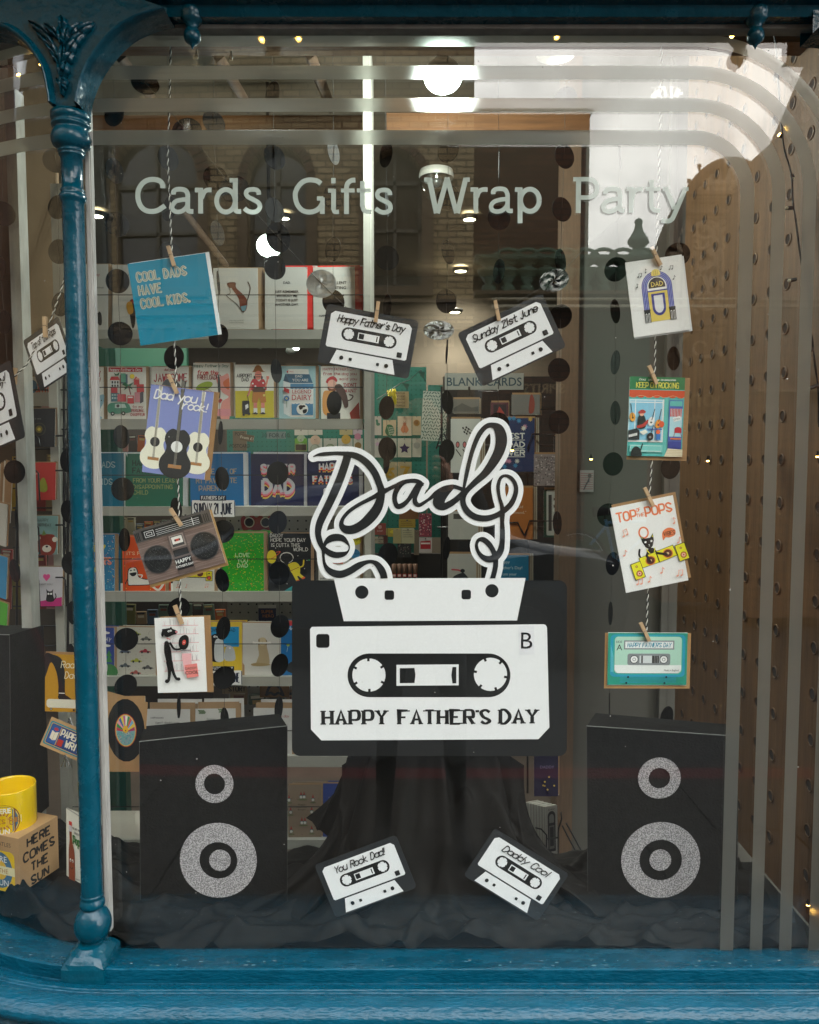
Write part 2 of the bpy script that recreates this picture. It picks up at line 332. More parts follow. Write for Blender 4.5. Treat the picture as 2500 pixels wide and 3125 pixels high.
def vinyl_mat(name, col, opac, rough):
    m = bpy.data.materials.new(name); m.use_nodes = True; t = m.node_tree; N = t.nodes; L = t.links
    N.remove(N['Principled BSDF']); out = N['Material Output']
    df = N.new('ShaderNodeBsdfDiffuse'); df.inputs[0].default_value = (*lin(col), 1)
    tl = N.new('ShaderNodeBsdfTranslucent'); tl.inputs[0].default_value = (*lin(col), 1)
    rf = N.new('ShaderNodeBsdfRefraction'); rf.inputs['IOR'].default_value = 1.15; rf.inputs['Roughness'].default_value = rough; rf.inputs[0].default_value = (.85, .87, .85, 1)
    tr = N.new('ShaderNodeBsdfTransparent')
    a = N.new('ShaderNodeMixShader'); a.inputs[0].default_value = .25; L.new(df.outputs[0], a.inputs[1]); L.new(tl.outputs[0], a.inputs[2])
    b = N.new('ShaderNodeMixShader'); b.inputs[0].default_value = opac; L.new(rf.outputs[0], b.inputs[1]); L.new(a.outputs[0], b.inputs[2])
    c = N.new('ShaderNodeMixShader'); c.inputs[0].default_value = .05; L.new(b.outputs[0], c.inputs[1]); L.new(tr.outputs[0], c.inputs[2])
    L.new(c.outputs[0], out.inputs[0]); MATS[name] = m; return m
FROST = vinyl_mat('frosted_vinyl', '#8a8b84', .36, .5)
LETV = vinyl_mat('pale_vinyl', '#bcc7c2', .95, .5)
# ------------------------------------------------------------------ curved plan of the shopfront: flat bay in front, curving back left of the column
XC = -.47
def front(x, y0=1.30):
    'plan line of the shopfront at x, y0 = its depth on the flat bay'
    return y0 + (1.05*(XC-x)**2 if x < XC else 0)
def plan(y0, x0=-1.5, x1=1.55):
    xs = [x0+(XC-x0)*i/22 for i in range(22)]+[XC, 0, .5, x1]; out = []
    for x in xs:
        d = 2.1*(XC-x) if x < XC else 0; nx, ny = -d, -1; L = math.hypot(nx, ny); k = 1.30-y0
        out.append((x+nx/L*k, front(x, 1.30)+ny/L*k))
    return out
def sweep(profile, name, m, parent=None, col=(1,1,1)):
    'profile: (Y, z) pairs swept along the plan'
    b = MB(); b.grid([[(x, y, z) for x, y in plan(Y)] for Y, z in profile], smooth=False)
    b.face([(plan(Y)[-1][0], Y, z) for Y, z in profile]); return b.build(name, m, parent)
def Zat(sy, Y): return P(1250, sy, Y).z
# ------------------------------------------------------------------ street side
def plane(name, x0, y0, x1, y1, z, m):
    b = MB(); b.face([(x0,y0,z),(x1,y0,z),(x1,y1,z),(x0,y1,z)]); return tag(b.build(name, m), kind='structure')
ASPH = mat('asphalt', '#2a2a2a', .9, noise=.3, nscale=60, bump=.5, bscale=120); PAVE = mat('paving', '#2a2723', .85, noise=.2, nscale=14, bump=.3, bscale=60)
plane('road', -60, -60, 60, 40, -.12, ASPH)
b = MB(); b.box(-30, -1.0, -.14, 30, 1.25, 0); tag(b.build('pavement', PAVE), kind='structure')
b = MB()
for i in range(-6, 7):
    for j in range(4): b.box(i*.62+(.3 if j % 2 else 0), -.98+j*.52, .001, i*.62+.61+(.3 if j % 2 else 0), -.98+j*.52+.51, .012)
tag(b.build('paving_slabs', PAVE), 'grey paving slabs in front of the shop', kind='structure')
RED = mat('red_line_paint', '#541f20', .7, noise=.15)
plane('red_road_line', -30, -1.42, 30, -1.16, -.116, RED)
b = MB(); b.box(-30, -12, -.14, 30, -6.4, 0); tag(b.build('far_pavement', PAVE), kind='structure')
# ------------------------------------------------------------------ sill mouldings
prof = [(1.345, Zat(2893, 1.345)), (1.312, Zat(2900, 1.308)), (1.225, Zat(2953, 1.225)), (1.220, Zat(2959, 1.220)), (1.222, Zat(3003, 1.222)), (1.205, Zat(3008, 1.205)), (1.190, Zat(3020, 1.19)),
        (1.188, Zat(3033, 1.188)), (1.176, Zat(3038, 1.176))]
for k in range(9):
    a = R(100-k*24); prof.append((1.168-.022*math.cos(a-R(0))*1.0-.0, 0))
prof = prof[:9]
z0 = Zat(3040, 1.172)
for k in range(11):
    a = math.pi*k/10; prof.append((1.172-.034*math.sin(a), z0-.020*(1-math.cos(a))))
prof += [(1.178, z0-.046), (1.168, z0-.050), (1.162, z0-.056)]
for k in range(7):
    a = math.pi*k/6; prof.append((1.162-.02*math.sin(a), z0-.060-.014*(1-math.cos(a))))
prof += [(1.20, z0-.10), (1.21, z0-.12), (1.21, 0)]
shopfront = empty('shopfront', (0, 1.25, 0), 'teal painted shopfront frame with curved sill mouldings and cast iron brackets', 'shopfront')
def sub(o): o.parent = shopfront; o.location = Vector(o.location)-Vector((0, 1.25, 0)); return o
def chamfer(pr, r=.0016):
    out = [pr[0]]
    for i in range(1, len(pr)-1):
        a, p, c = Vector(pr[i-1]), Vector(pr[i]), Vector(pr[i+1]); u_, w_ = (a-p), (c-p)
        if u_.length < 3*r or w_.length < 3*r or u_.angle(w_) > 2.9: out.append(pr[i]); continue
        out += [tuple(p+u_.normalized()*r), tuple(p+(u_.normalized()+w_.normalized())*r*.28), tuple(p+w_.normalized()*r)]
    return out+[pr[-1]]
sub(sweep(chamfer(prof), 'sill', TEALH))
random.seed(77); b = MB(); cols = ('#9fb4b8','#c9cdc8','#6f98a4','#3b2f26','#8aa7ae')
def fleck(x, yA, zA, yB, zB, big=1):
    t = random.random(); L_, w_ = random.uniform(.002,.012)*big, random.uniform(.0008,.0022); sg = random.uniform(-.15,.15); c = lin(random.choice(cols)); pts = []
    for a in range(6):
        th = a*math.pi/3; dx = L_*.5*math.cos(th)*random.uniform(.6,1); dt = w_*math.sin(th)*random.uniform(.6,1)+sg*dx; D_ = math.hypot(yB-yA, zB-zA); tt = t+dt/D_
        y = yA+(yB-yA)*tt; z = zA+(zB-zA)*tt; nx = -(zB-zA)/D_; nz_ = (yB-yA)/D_
        s_ = 1 if nz_ > 0 else -1; pts.append((x+dx, front(x, y)+nx*s_*.0004, z+nz_*s_*.0004))
    b.face(pts, c)
for _ in range(230): fleck(random.uniform(-.8,.8), 1.305, Zat(2902, 1.305), 1.229, Zat(2950, 1.229))
for _ in range(60): fleck(random.uniform(-.8,.8), 1.3095, Zat(2899, 1.31), 1.303, Zat(2903, 1.303), 1.6)
tag(sub(b.build('paint_fleck', PRINT, None, True)), kind='stuff')
# head beam: bottom edge at y = 62 px, with mouldings, and the fascia that projects over it
zb = Zat(60, 1.27)
pr = [(1.33, zb+.012), (1.29, zb+.012), (1.285, zb), (1.262, zb), (1.255, zb+.014), (1.245, zb+.016), (1.24, zb+.034), (1.225, zb+.040), (1.20, zb+.062), (1.19, zb+.09), (1.19, 2.46), (.82, 2.435), (.80, 2.445), (.79, 2.48), (.79, 2.95), (1.33, 2.95)]
sub(sweep(pr, 'head_beam', TEAL))
b = MB(); b.grid([[(x, y, z) for x, y in plan(Y)] for Y, z in ((1.305, zb+.013), (1.283, zb+.003), (1.2835, zb-.006), (1.306, zb-.006))], smooth=False)
sub(b.build('glazing_bead', WHITEP))
b = MB(); b.box(-1.5, .9, 2.955, 1.55, 1.4, 9.5); tag(b.build('upper_wall', mat('shop_upper_brick', '#6b4a38', .85, noise=.2)), kind='structure')
# white painted jamb just inside the column
b = MB(); q = P(289, 1560, 1.292); q2 = P(308, 1560, 1.292)
b.box(q.x, 1.288, Zat(2840, 1.29), q2.x, 1.300, zb-.008); b.box(q.x+.003, 1.284, Zat(2830, 1.29), q.x+.009, 1.288, zb-.01)
sub(b.build('white_jamb', WHITEP))
# ------------------------------------------------------------------ iron columns
def column(cx, name_label, first):
    Y = 1.262; col = empty('iron_column', (cx, Y, 0), name_label, 'column', 'teal cast iron columns of the shopfront')
    zz = lambda sy: Zat(sy, Y); s = Y/F; b = MB(); r = lambda w: w*.5217/2*s*1.0
    def v(y, w): return (r(w), zz(y*.5217))
    b.lathe([(0, zz(344))]+[v(y, w) for y, w in ((666,200),(668,214),(690,216),(705,214),(712,200),(722,190),(730,196),(735,212),(748,210),(756,180),(768,186),(785,205),(810,218),(835,216),(858,200),(875,160),(884,134),(888,150),(896,152),(902,130),(908,140),(916,138),(922,120))]+[v(1105,116),v(1112,130),(r(136),zz(584)),v(1130,126),v(1142,138),v(1152,150),v(1166,150),v(1178,140),v(1186,128),v(1196,122)]+
            [(r(118), zz(800)), (r(124), zz(1500)), (r(126), zz(2300)), (r(124), zz(2726))], (0, 0), 28)
    b.build('shaft', TEAL, col)
    b = MB(); f = lambda y: zz(2400+y*.5217)
    b.lathe([(r(w), f(y)) for y, w in ((622,118),(628,128),(636,134),(645,120),(654,128),(664,140),(676,146),(688,146),(698,134),(704,110),(710,118),(725,160),(750,192),(780,212),(800,216),(825,212),(855,190),(875,160),(888,132),(893,136),(900,134))], (0, 0), 32)
    b.build('base_ball', TEAL, col)
    # plinth block with rounded shoulders
    b = MB(); h = r(262); zt = f(895); zl = f(1140)
    rows = []
    for k, (w, z) in enumerate(((.56, zt+.001), (.70, zt-.003), (.78, zt-.006), (.88, zt-.010), (.96, zt-.014), (1.0, zt-.021), (1.0, zl-.02))):
        e_ = 1 if k > 4 else .5+.1*k; rr = []
        for t in range(24):
            a = 2*math.pi*t/24; ca, sa = math.cos(a), math.sin(a); p_ = 2 if k < 2 else (2+k*.9 if k < 5 else 14)
            q = (abs(ca)**p_+abs(sa)**p_)**(-1/p_); rr.append((h*w*ca*q, h*w*sa*q*1.1-.010, z))
        rows.append(rr)
    b.grid(rows, closed=True, smooth=False); b.face(rows[0]); b.build('plinth', TEAL, col)
    # bracket: spandrel plate flaring to the beam, raised rims and leaf relief
    br = MB(); rim = MB(); lf = MB()
    g = lambda X, y: (P(X*.5217, y*.5217, Y).x-cx0, zz(y*.5217))
    Rr = smooth([(500,655),(512,590),(532,520),(572,430),(640,330),(735,232),(850,165),(1000,121)], 6)
    Ll = smooth([(342,655),(330,580),(300,455),(250,370),(180,290),(90,232),(0,214),(-120,206)], 6)
    cy0 = 0
    n_ = len(Rr)
    for y0, y1, mb, dR, dL in ((-.020, .020, br, 0, 0),):
        front_ = [[(g(*Ll[i])[0], y0, g(*Ll[i])[1]), (g(*Rr[i])[0], y0, g(*Rr[i])[1])] for i in range(n_)]
        back_ = [[(g(*Ll[i])[0], y1, g(*Ll[i])[1]), (g(*Rr[i])[0], y1, g(*Rr[i])[1])] for i in range(n_)]
        for i in range(n_-1):
            mb.face([front_[i][0], front_[i][1], front_[i+1][1], front_[i+1][0]]); mb.face([back_[i][0], back_[i+1][0], back_[i+1][1], back_[i][1]])
            mb.face([front_[i][0], front_[i+1][0], back_[i+1][0], back_[i][0]]); mb.face([front_[i][1], back_[i][1], back_[i+1][1], front_[i+1][1]])
        tl, tr = front_[-1]; zt = zb+.07
        xm = tl[0]+(tr[0]-tl[0])*.72; mb.face([tl, tr, (tr[0], y0, zb+.002), (xm, y0, zb+.03), (tl[0], y0, zt)]); mb.face([(tr[0], y1, tr[2]), (tl[0], y1, tl[2]), (tl[0], y1, zt), (tr[0], y1, zb+.002)])
    for side, crv, sg in (('r', Rr, -1), ('l', Ll, 1)):
        rows = []
        for i, (X, y) in enumerate(crv):
            a = crv[max(i-1, 0)]; c_ = crv[min(i+1, n_-1)]; dx, dy = c_[0]-a[0], c_[1]-a[1]; L_ = math.hypot(dx, dy); nx, ny = dy/L_*sg, -dx/L_*sg
            if side == 'r': nx, ny = (dy/L_, -dx/L_); nx, ny = (-abs(nx), -abs(ny))
            else: nx, ny = abs(dy/L_), -abs(dx/L_)
            w = (22+30*i/n_)*min(1, (n_-1-i)/(.3*n_)+.06); rr = []
            for o_, yy in ((-3, -.018), (-2, -.034), (w*.3, -.038), (w*.55, -.034), (w*.62, -.0275), (w, -.026), (w+2, -.019)):
                q = g(X+nx*o_, y+ny*o_); rr.append((q[0], yy, q[1]))
            rows.append(rr)
        rim.grid(rows, smooth=True)
    # acanthus relief: curled leaf lobes rising from the stem
    def leaf(x, y, x2, y2, w, lift=.016):
        dx, dy = x2-x, y2-y; L_ = math.hypot(dx, dy); nx, ny = -dy/L_, dx/L_; rows = []
        for i in range(9):
            t = i/8; ww = w*math.sin(math.pi*min(1, t*.94+.06))**.7*(1+.25*math.sin(t*19)); bend = .25*w*math.sin(t*3)
            cx_, cy_ = x+dx*t+nx*bend, y+dy*t+ny*bend; rr = []
            for o_, q in ((-1, 0), (-.55, .8), (-.08, .35), (0, .15), (.08, .35), (.55, .8), (1, 0)):
                p = g(cx_+nx*ww*o_, cy_+ny*ww*o_); rr.append((p[0], -.0205-lift*q*(.35+.65*math.sin(math.pi*(t*.8+.15))), p[1]))
            rows.append(rr)
        lf.grid(rows, smooth=True)
    for q in ((405,600,402,470,20),(402,500,385,400,26),(404,500,430,395,26),(400,440,408,300,26),(392,420,330,330,26),(415,420,470,340,26),(380,380,290,270,24),(425,380,500,260,24),(360,330,250,230,26),(440,330,540,225,26),
              (405,320,385,200,26),(408,320,440,190,24),(385,270,300,190,24),(430,270,520,180,24),(330,260,210,175,24),(470,250,590,180,26),(405,230,400,140,26),(400,560,372,500,12),(408,560,436,500,12)):
        leaf(*q)
    for q in ((405,462,15),(405,520,10),(404,560,8),(406,300,14)):
        rows = []
        for i in range(5):
            a = i/4*math.pi/2
            rows.append([(g(q[0]+q[2]*math.cos(a)*math.cos(t), 0)[0], -.022-.016*math.sin(a), g(0, q[1]+q[2]*math.cos(a)*math.sin(t))[1]) for t in [2*math.pi*k/12 for k in range(12)]])
        lf.grid(rows, closed=True)
    br.build('bracket', TEAL, col); rim.build('bracket_rim', TEAL, col); lf.build('leaf_relief', TEAL, col)
    return col
cx0 = P(218, 430, 1.262).x
col1 = column(cx0, 'teal iron column with ball base and leaf bracket, left of the main window', True)
cx1 = P(2735, 430, 1.262).x
col2 = col1.copy(); C.objects.link(col2); col2.location.x = cx1; col2['label'] = 'teal iron column at the right end of the main window, only its bracket edge showing'
for ch in list(col1.children):
    c = ch.copy(); C.objects.link(c); c.parent = col2
    if 'bracket' in c.name or 'leaf' in c.name: c.location.y += .016
# drop finials under the beam
def finial(px, label):
    p = P(px, 75, 1.270); o = empty('drop_finial', (p.x, p.y, p.z), label, 'finial', 'turned drop finials hanging from the beam'); b = MB(); s = 1.27/F*.5217
    z_ = lambda y: Zat(y*.5217, 1.27)-p.z
    b.lathe([(0, z_(30))]+[(w/2*s, z_(y)) for y, w in ((30,130),(90,128),(105,118),(118,122),(128,108),(142,88),(150,66),(158,70),(163,62),(172,64),(180,80),(200,94),(220,96),(238,86),(250,66),(258,34),(266,24),(276,14),(288,5))], (0, 0), 24)
    b.build('turned_drop', TEAL, o); return o
finial(1124*.5217, 'turned teal drop finial hanging at the end of the left bracket')
finial(1600+1355*.5217, 'turned teal drop finial hanging at the right end of the beam')
# ------------------------------------------------------------------ glass
glass = empty('window_glass', (0, 1.30, 0), 'large plate glass shop window, curving away left of the column', 'window')
for nm, Y, m in (('outer_pane_face', 1.300, GLASS_O), ('inner_pane_face', 1.309, GLASS_I)):
    b = MB(); pl = plan(Y); b.grid([[(x, y-1.30, z) for x, y in pl] for z in (Zat(2895, 1.31)-.02, zb+.01)]); b.build(nm, m, glass)
# frosted stripes on the inner face of the outer pane
sx, sy = 2111, 595
def gpt(px, py, dy=.0045):
    'point on the glass behind a pixel; solves the curved plan'
    Y = 1.30
    for _ in range(6): Y = front(P(px, py, Y+dy).x)
    return P(px, py, Y+dy)
ang = [R(90-a*6) for a in range(16)]
c0 = P(sx, sy, 1.3045); u = pxs(sx, sy, 1.3045)
for k, (ro, ri) in enumerate(((474,437),(381,341),(286,246),(192,149))):
    o = MB(); rows = []
    zo, zi = c0.z+ro*u, c0.z+ri*u
    for x in [-1.3+.06*i for i in range(15)]+[-.4, 0]:
        rows.append([(x, front(x)+.0045, zo), (x, front(x)+.0045, zi)])
    for a in ang: rows.append([(c0.x+ro*u*math.cos(a), 1.3045, c0.z+ro*u*math.sin(a)), (c0.x+ri*u*math.cos(a), 1.3045, c0.z+ri*u*math.sin(a))])
    rows.append([(c0.x+ro*u, 1.3045, Zat(2905, 1.3045)), (c0.x+ri*u, 1.3045, Zat(2905, 1.3045))])
    o.grid(rows, smooth=False)
    tag(o.build('frosted_stripe', FROST), ['outermost frosted vinyl stripe rounding the top right corner of the window', 'second frosted vinyl stripe counted inwards from the window edge',
        'third frosted vinyl stripe counted inwards from the window edge', 'innermost frosted vinyl stripe just above the white words'][k], 'vinyl stripe', 'frosted stripes round the window')
# white vinyl words
def word(label, ox, oy, k, letters, zoff=.0042):
    pc = None
    allp = [p for _, ss in letters for s_ in ss for p in (s_[1] if isinstance(s_, tuple) else s_)]
    x0 = ox+sum(p[0] for p in allp)/len(allp)*k; y0 = oy+sum(p[1] for p in allp)/len(allp)*k
    o0 = P(x0, y0, 1.30+zoff); root = empty('window_lettering', o0, label, 'lettering', 'white words on the window')
    for ch, ss in letters:
        b = MB(); j = 0
        for s_ in ss:
            w, pts = s_; j += 1
            closed = w < 0; w = abs(w)
            pts = [(p[0], p[1], w) for p in pts]
            if len(pts) > 2: pts = smooth(pts, 7)
            for po, t in ribbon(pts, False):
                b.face([P(ox+a*k, oy+c*k, 1.30+zoff-.00006*j-t*.00004)-o0 for a, c in po])
        b.build('letter_'+ch.lower() if ch.islower() else 'capital_letter_'+ch.lower(), LETV, root)
def ell(cx, cy, rx, ry): return [(cx+rx*math.cos(R(a)), cy+ry*math.sin(R(a))) for a in range(0, 361, 20)]
word('pale vinyl word Cards on the window', 400, 500, 420/1725, [
 ('C', [(64, [(398,305),(397,262),(370,222),(330,203),(270,195),(200,208),(140,250),(98,320),(86,395),(96,470),(130,540),(190,585),(270,597),(340,580),(390,550),(428,525)])]),
 ('a', [(60, [(535,385),(536,345),(570,322),(625,318),(680,332),(708,375),(711,440),(711,560),(728,592),(782,597)]), (56, [(700,447),(640,450),(560,472),(518,530),(530,580),(580,602),(640,592),(690,550),(708,515)])]),
 ('r', [(58, [(800,328),(876,328)]), (62, [(873,300),(873,622)]), (58, [(885,430),(912,365),(950,330),(1010,327)])]),
 ('d', [(56, [(1236,206),(1315,206)]), (62, [(1307,178),(1307,560)]), (58, [(1307,540),(1320,592),(1380,597)]), (60, ell(1190,463,116,140))]),
 ('s', [(58, [(1603,388),(1598,350),(1570,326),(1520,320),(1460,334),(1442,375),(1470,415),(1540,452),(1600,490),(1615,545),(1580,592),(1520,605),(1460,588),(1422,556)])])])
word('pale vinyl word Gifts on the window', 870, 500, 350/1725, [
 ('G', [(74, [(540,298),(490,260),(420,243),(350,243),(270,270),(200,340),(158,430),(158,520),(185,610),(240,682),(310,718),(390,724),(460,705),(520,662),(560,600)]), (64, [(480,520),(575,520)]), (70, [(562,505),(562,752)])]),
 ('i', [(66, [(728,213),(728,293)]), (60, [(648,402),(740,402)]), (70, [(730,378),(730,690)]), (64, [(730,660),(745,718),(812,721)])]),
 ('f', [(72, [(1058,244),(1000,250),(945,290),(925,350)]), (72, [(925,345),(925,755)]), (60, [(842,400),(1048,400)])]),
 ('t', [(70, [(1165,260),(1165,640)]), (68, [(1165,620),(1185,690),(1230,718),(1298,721)]), (60, [(1080,400),(1290,400)])]),
 ('s', [(68, [(1578,470),(1573,430),(1545,402),(1485,391),(1415,408),(1388,460),(1410,510),(1480,550),(1560,592),(1588,650),(1568,705),(1500,730),(1430,718),(1362,672)])])])
word('pale vinyl word Wrap on the window', 1270, 500, 410/1725, [
 ('W', [(56, [(105,203),(175,203)]), (66, [(168,182),(262,634)]), (62, [(275,634),(400,176)]), (62, [(398,176),(520,634)]), (64, [(530,634),(640,182)]), (56, [(632,203),(690,203)])]),
 ('r', [(58, [(700,330),(770,330)]), (62, [(768,303),(768,632)]), (58, [(780,430),(805,362),(850,332),(918,330)])]),
 ('a', [(58, [(992,390),(994,350),(1030,325),(1080,320),(1140,332),(1170,380),(1175,440),(1175,560),(1192,600),(1242,605)]), (56, [(1165,453),(1100,457),(1010,482),(967,530),(975,588),(1030,612),(1100,600),(1150,560),(1172,520)])]),
 ('p', [(58, [(1270,330),(1340,330)]), (62, [(1336,303),(1336,762)]), (62, ell(1462,467,120,142))])])
word('pale vinyl word Party on the window, over the reflected sky', 1720, 500, 420/1725, [
 ('P', [(54, [(123,193),(192,193)]), (62, [(190,166),(184,617)]), (56, [(195,193),(300,193),(370,210),(415,262),(418,335),(385,392),(310,420),(192,422)])]),
 ('a', [(58, [(528,375),(530,338),(570,318),(620,314),(680,326),(705,370),(708,440),(708,555),(724,582),(766,586)]), (54, [(700,437),(630,443),(550,466),(502,520),(510,573),(560,596),(620,587),(680,550),(706,512)])]),
 ('r', [(54, [(790,315),(852,315)]), (60, [(850,290),(848,612)]), (56, [(860,420),(885,352),(930,320),(997,317)])]),
 ('t', [(56, [(1105,200),(1100,500)]), (56, [(1100,490),(1112,552),(1150,582),(1212,588)]), (48, [(1030,315),(1212,315)])]),
 ('y', [(52, [(1245,315),(1300,315)]), (58, [(1278,292),(1392,565)]), (58, [(1532,300),(1388,640),(1350,700),(1300,718),(1228,708)]), (52, [(1500,314),(1568,314)])])])
# scraps of clear tape on the glass
TAPE = mat('clear_tape', '#c9cdd0', .12, spec=1)
def tape(px0, py0, px1, py1, label):
    b = MB(); random.seed(int(px0)); rows = []
    for j in range(4): rows.append([P(px0+(px1-px0)*i/14, py0+(py1-py0)*j/3+random.uniform(-2, 2), 1.3115+random.uniform(-.0012, .0012)) for i in range(15)])
    m = sheet_mat('tape_film', .10) if 'tape_film' not in MATS else MATS['tape_film']
    b.grid(rows, smooth=True); tag(b.build('tape_strip', m), label, 'sticky tape', 'scraps of tape on the glass')
tape(1988, 264, 2084, 300, 'crinkled clear tape scrap on the glass beside the right hand twine')
tape(560, 362, 580, 404, 'short clear tape scrap on the glass near the left twine')
# ------------------------------------------------------------------ big cassette board and tape lettering, held flat against the inside of the glass
BK, BW = '#1a1b1c', '#f4f4f7'
YB = 1.316
bigc = empty('cassette_display', P(1311, 2040, YB), 'big black and white cassette cut-out with tape spelling Dad, fixed inside the glass', 'window display')
def bpoly(mb, pts, z, col, k=1.0):
    mb.face([P(x, y, YB-z)-bigc.location for x, y in pts], lin(col))
def rrect(x0, y0, x1, y1, r, n=5, ch=None):
    out = []
    for i, (cx, cy, a0) in enumerate(((x1-r, y0+r, -90), (x1-r, y1-r, 0), (x0+r, y1-r, 90), (x0+r, y0+r, 180))):
        out += [(cx+r*math.cos(R(a0+90*k/n)), cy+r*math.sin(R(a0+90*k/n))) for k in range(n+1)]
    return out
D = 1.4493
def d_(pts): return [(a*D, b*D) for a, b in pts]
def slab(pts, z0, z1, col, name, parent):
    b = MB(); bpoly(b, pts, z1, col); n_ = len(pts)
    for i in range(n_):
        a, c = pts[i], pts[(i+1) % n_]
        b.face([P(*a, YB-z1)-bigc.location, P(*a, YB-z0)-bigc.location, P(*c, YB-z0)-bigc.location, P(*c, YB-z1)-bigc.location], lin('#d8d8d8') if col == BW else lin(col))
    return b.build(name, PRINT, parent, True)
slab(d_(rrect(615, 1222, 1194, 1592, 17)), -.003, 0, BK, 'black_board', bigc)
slab(d_([(703,1218),(1107,1217),(1089,1306.5),(724,1308)]), 0.0002, .001, BW, 'tape_head_panel', bigc)
lab = d_([(657,1320),(1145,1314.5),(1149,1316),(1152,1321),(1157,1532),(1134,1556.5),(677,1559),(655,1536),(653,1325)])
slab(lab, 0.0002, .001, BW, 'label_panel', bigc)
b = MB()
def cel(cx, cy, r, n=36): return [(cx+r*math.cos(2*math.pi*k/n), cy+r*math.sin(2*math.pi*k/n)) for k in range(n)]
for q in (cel(762,1247,14), cel(1036,1244,14), rrect(810,1243,830,1263,5), rrect(972,1242,992,1262,5), rrect(666,1335,694,1364,6), rrect(732,1376,1075,1468,46,12)): bpoly(b, d_(q), .0013, BK)
b.build('black_print', PRINT, bigc, True)
b = MB()
for q in (cel(777,1421.5,35), cel(1033,1420,35), [(835,1400),(966,1399),(966,1443),(835,1444)]): bpoly(b, d_(q), .0016, BW)
b.build('reel_window', PRINT, bigc, True)
for cx, cy in ((777,1421.5),(1033,1420)):
    for k in range(6):
        b = MB()
        a = R(60*k+(28 if cx < 900 else 10)); ca, sa = math.cos(a), math.sin(a)
        bpoly(b, d_([(cx+ca*r-sa*w, cy+sa*r+ca*w) for r, w in ((29,-2.5),(37,-2.5),(37,2.5),(29,2.5))]), .0019, BK); b.build('reel_tooth', PRINT, bigc, True)
b = MB()
bpoly(b, d_([(842,1407),(873,1406.5),(875,1421),(873,1438),(842,1438.5)]), .0019, BK); b.build('tape_window_mark', PRINT, bigc, True); b = MB(); bpoly(b, d_([(953,1404.5),(961,1404.5),(961,1439),(953,1439),(950.5,1422)]), .0019, BK)
b.build('tape_window_mark', PRINT, bigc, True)
def boardtext(txt, x, y, h, w, fitw, serif, name, ang=0, bf=False, cw=1.0):
    a = Art(0, 0, 2, 2, pxs(x*D, y*D, YB)*D); a.cx = a.cy = 0
    if bf: a.T(txt, 0, 0, h, BK)
    else: a.H(txt, 0, 0, h, BK, w=w, fitw=fitw, serif=serif, caps=False, gap=2.2, cw=cw, ang=ang, thin=.55)
    o = a.build(name, bigc); o.location = P(x*D, y*D, YB-.0012)-bigc.location
boardtext('HAPPY', 747, 1525, 29, 7.8, 132, 5.8, 'word_happy', -.3)
boardtext("FATHER'S", 936, 1524, 29, 7.6, 190, 4.8, 'word_fathers', -.4)
boardtext('DAY', 1092, 1523, 29, 7.8, 76, 5.8, 'word_day', -.3)
slab(d_([(1092,1318),(1125,1317),(1125,1378),(1093,1379)]), .0012, .0015, '#ececf1', 'letter_b_sticker', bigc)
boardtext('B', 1109, 1366, 37, 0, 0, 0, 'letter_b', bf=True)
# tape strokes, measured on two enlarged crops (3.92 px per photo px)
K2 = lambda pts: [(a+1372, b_, w) for a, b_, w in pts]
ST = [
 [(222,562,8),(270,542,26),(340,532,45),(480,522,42),(600,527,52),(700,543,72),(790,582,80),(880,655,85),(960,765,85),(1008,880,80),(1034,970,88),(1022,1080,100),(980,1190,118),(905,1290,125),(810,1375,112),(700,1432,105),(610,1432,95),(560,1385,62),(572,1310,44),(640,1225,44),(720,1165,44),(800,1118,44),(880,1078,48),(970,1032,56),(1050,985,70),(1120,952,50),(1200,912,46),(1290,866,42),(1380,848,40),(1450,850,44),(1505,872,42),(1528,900,30)],
 [(632,548,96),(600,660,96),(540,830,98),(468,1000,98),(398,1150,94),(332,1280,92),(292,1380,86),(278,1480,74),(300,1580,68),(340,1680,44),(342,1760,32),(358,1850,40),(400,1915,66),(470,1958,86),(560,1968,88),(660,1930,84),(760,1868,78),(850,1828,50),(920,1818,42),(985,1850,66),(1035,1915,84),(1062,1980,84),(1070,2050,84)],
 [(350,1640,34),(372,1590,50),(425,1545,82),(490,1528,86),(560,1535,74),(615,1578,44),(652,1640,14),(632,1700,24),(570,1732,62),(480,1738,74),(400,1705,70),(352,1655,44)],
 [(1482,862,44),(1400,855,42),(1310,872,46),(1240,930,60),(1200,1010,60),(1197,1090,55),(1228,1156,60),(1290,1142,60),(1350,1090,50),(1400,1020,55),(1450,940,60),(1492,872,50)],
 [(1535,885,24),(1500,905,56),(1462,980,62),(1436,1060,54),(1446,1118,60),(1490,1142,48),(1550,1110,40),(1620,1062,40),(1700,995,60),(1790,938,50),(1880,922,46),(1960,938,46),(2030,965,54)],
 K2([(650,962,40),(540,920,44),(460,955,96),(385,1030,128),(350,1110,140),(400,1160,90),(480,1130,76),(560,1075,70),(640,1000,64)]),
 K2([(648,950,32),(690,740,50),(722,600,50),(770,440,55),(838,290,60),(925,198,58),(1010,190,70),(1072,240,118),(1100,350,136),(1078,480,128),(1008,620,112),(905,760,90),(785,870,72),(690,965,62),(642,1050,66),(648,1140,68),(705,1230,76),(800,1288,76),(920,1300,72),(1030,1270,65),(1130,1210,65),(1220,1120,64),(1270,1000,56),(1268,900,50),(1218,820,46),(1150,790,34),(1090,820,38),(1060,920,44),(1075,1050,40),(1105,1150,48),(1112,1250,58),(1108,1340,50),(1112,1450,60),(1110,1570,62),(1092,1680,76),(1040,1755,84),(960,1790,80),(880,1765,60),(822,1700,44),(802,1620,36),(828,1560,40),(890,1558,62),(960,1620,62),(1010,1710,60),(1030,1800,60),(1025,1900,60),(988,2045,60)])]
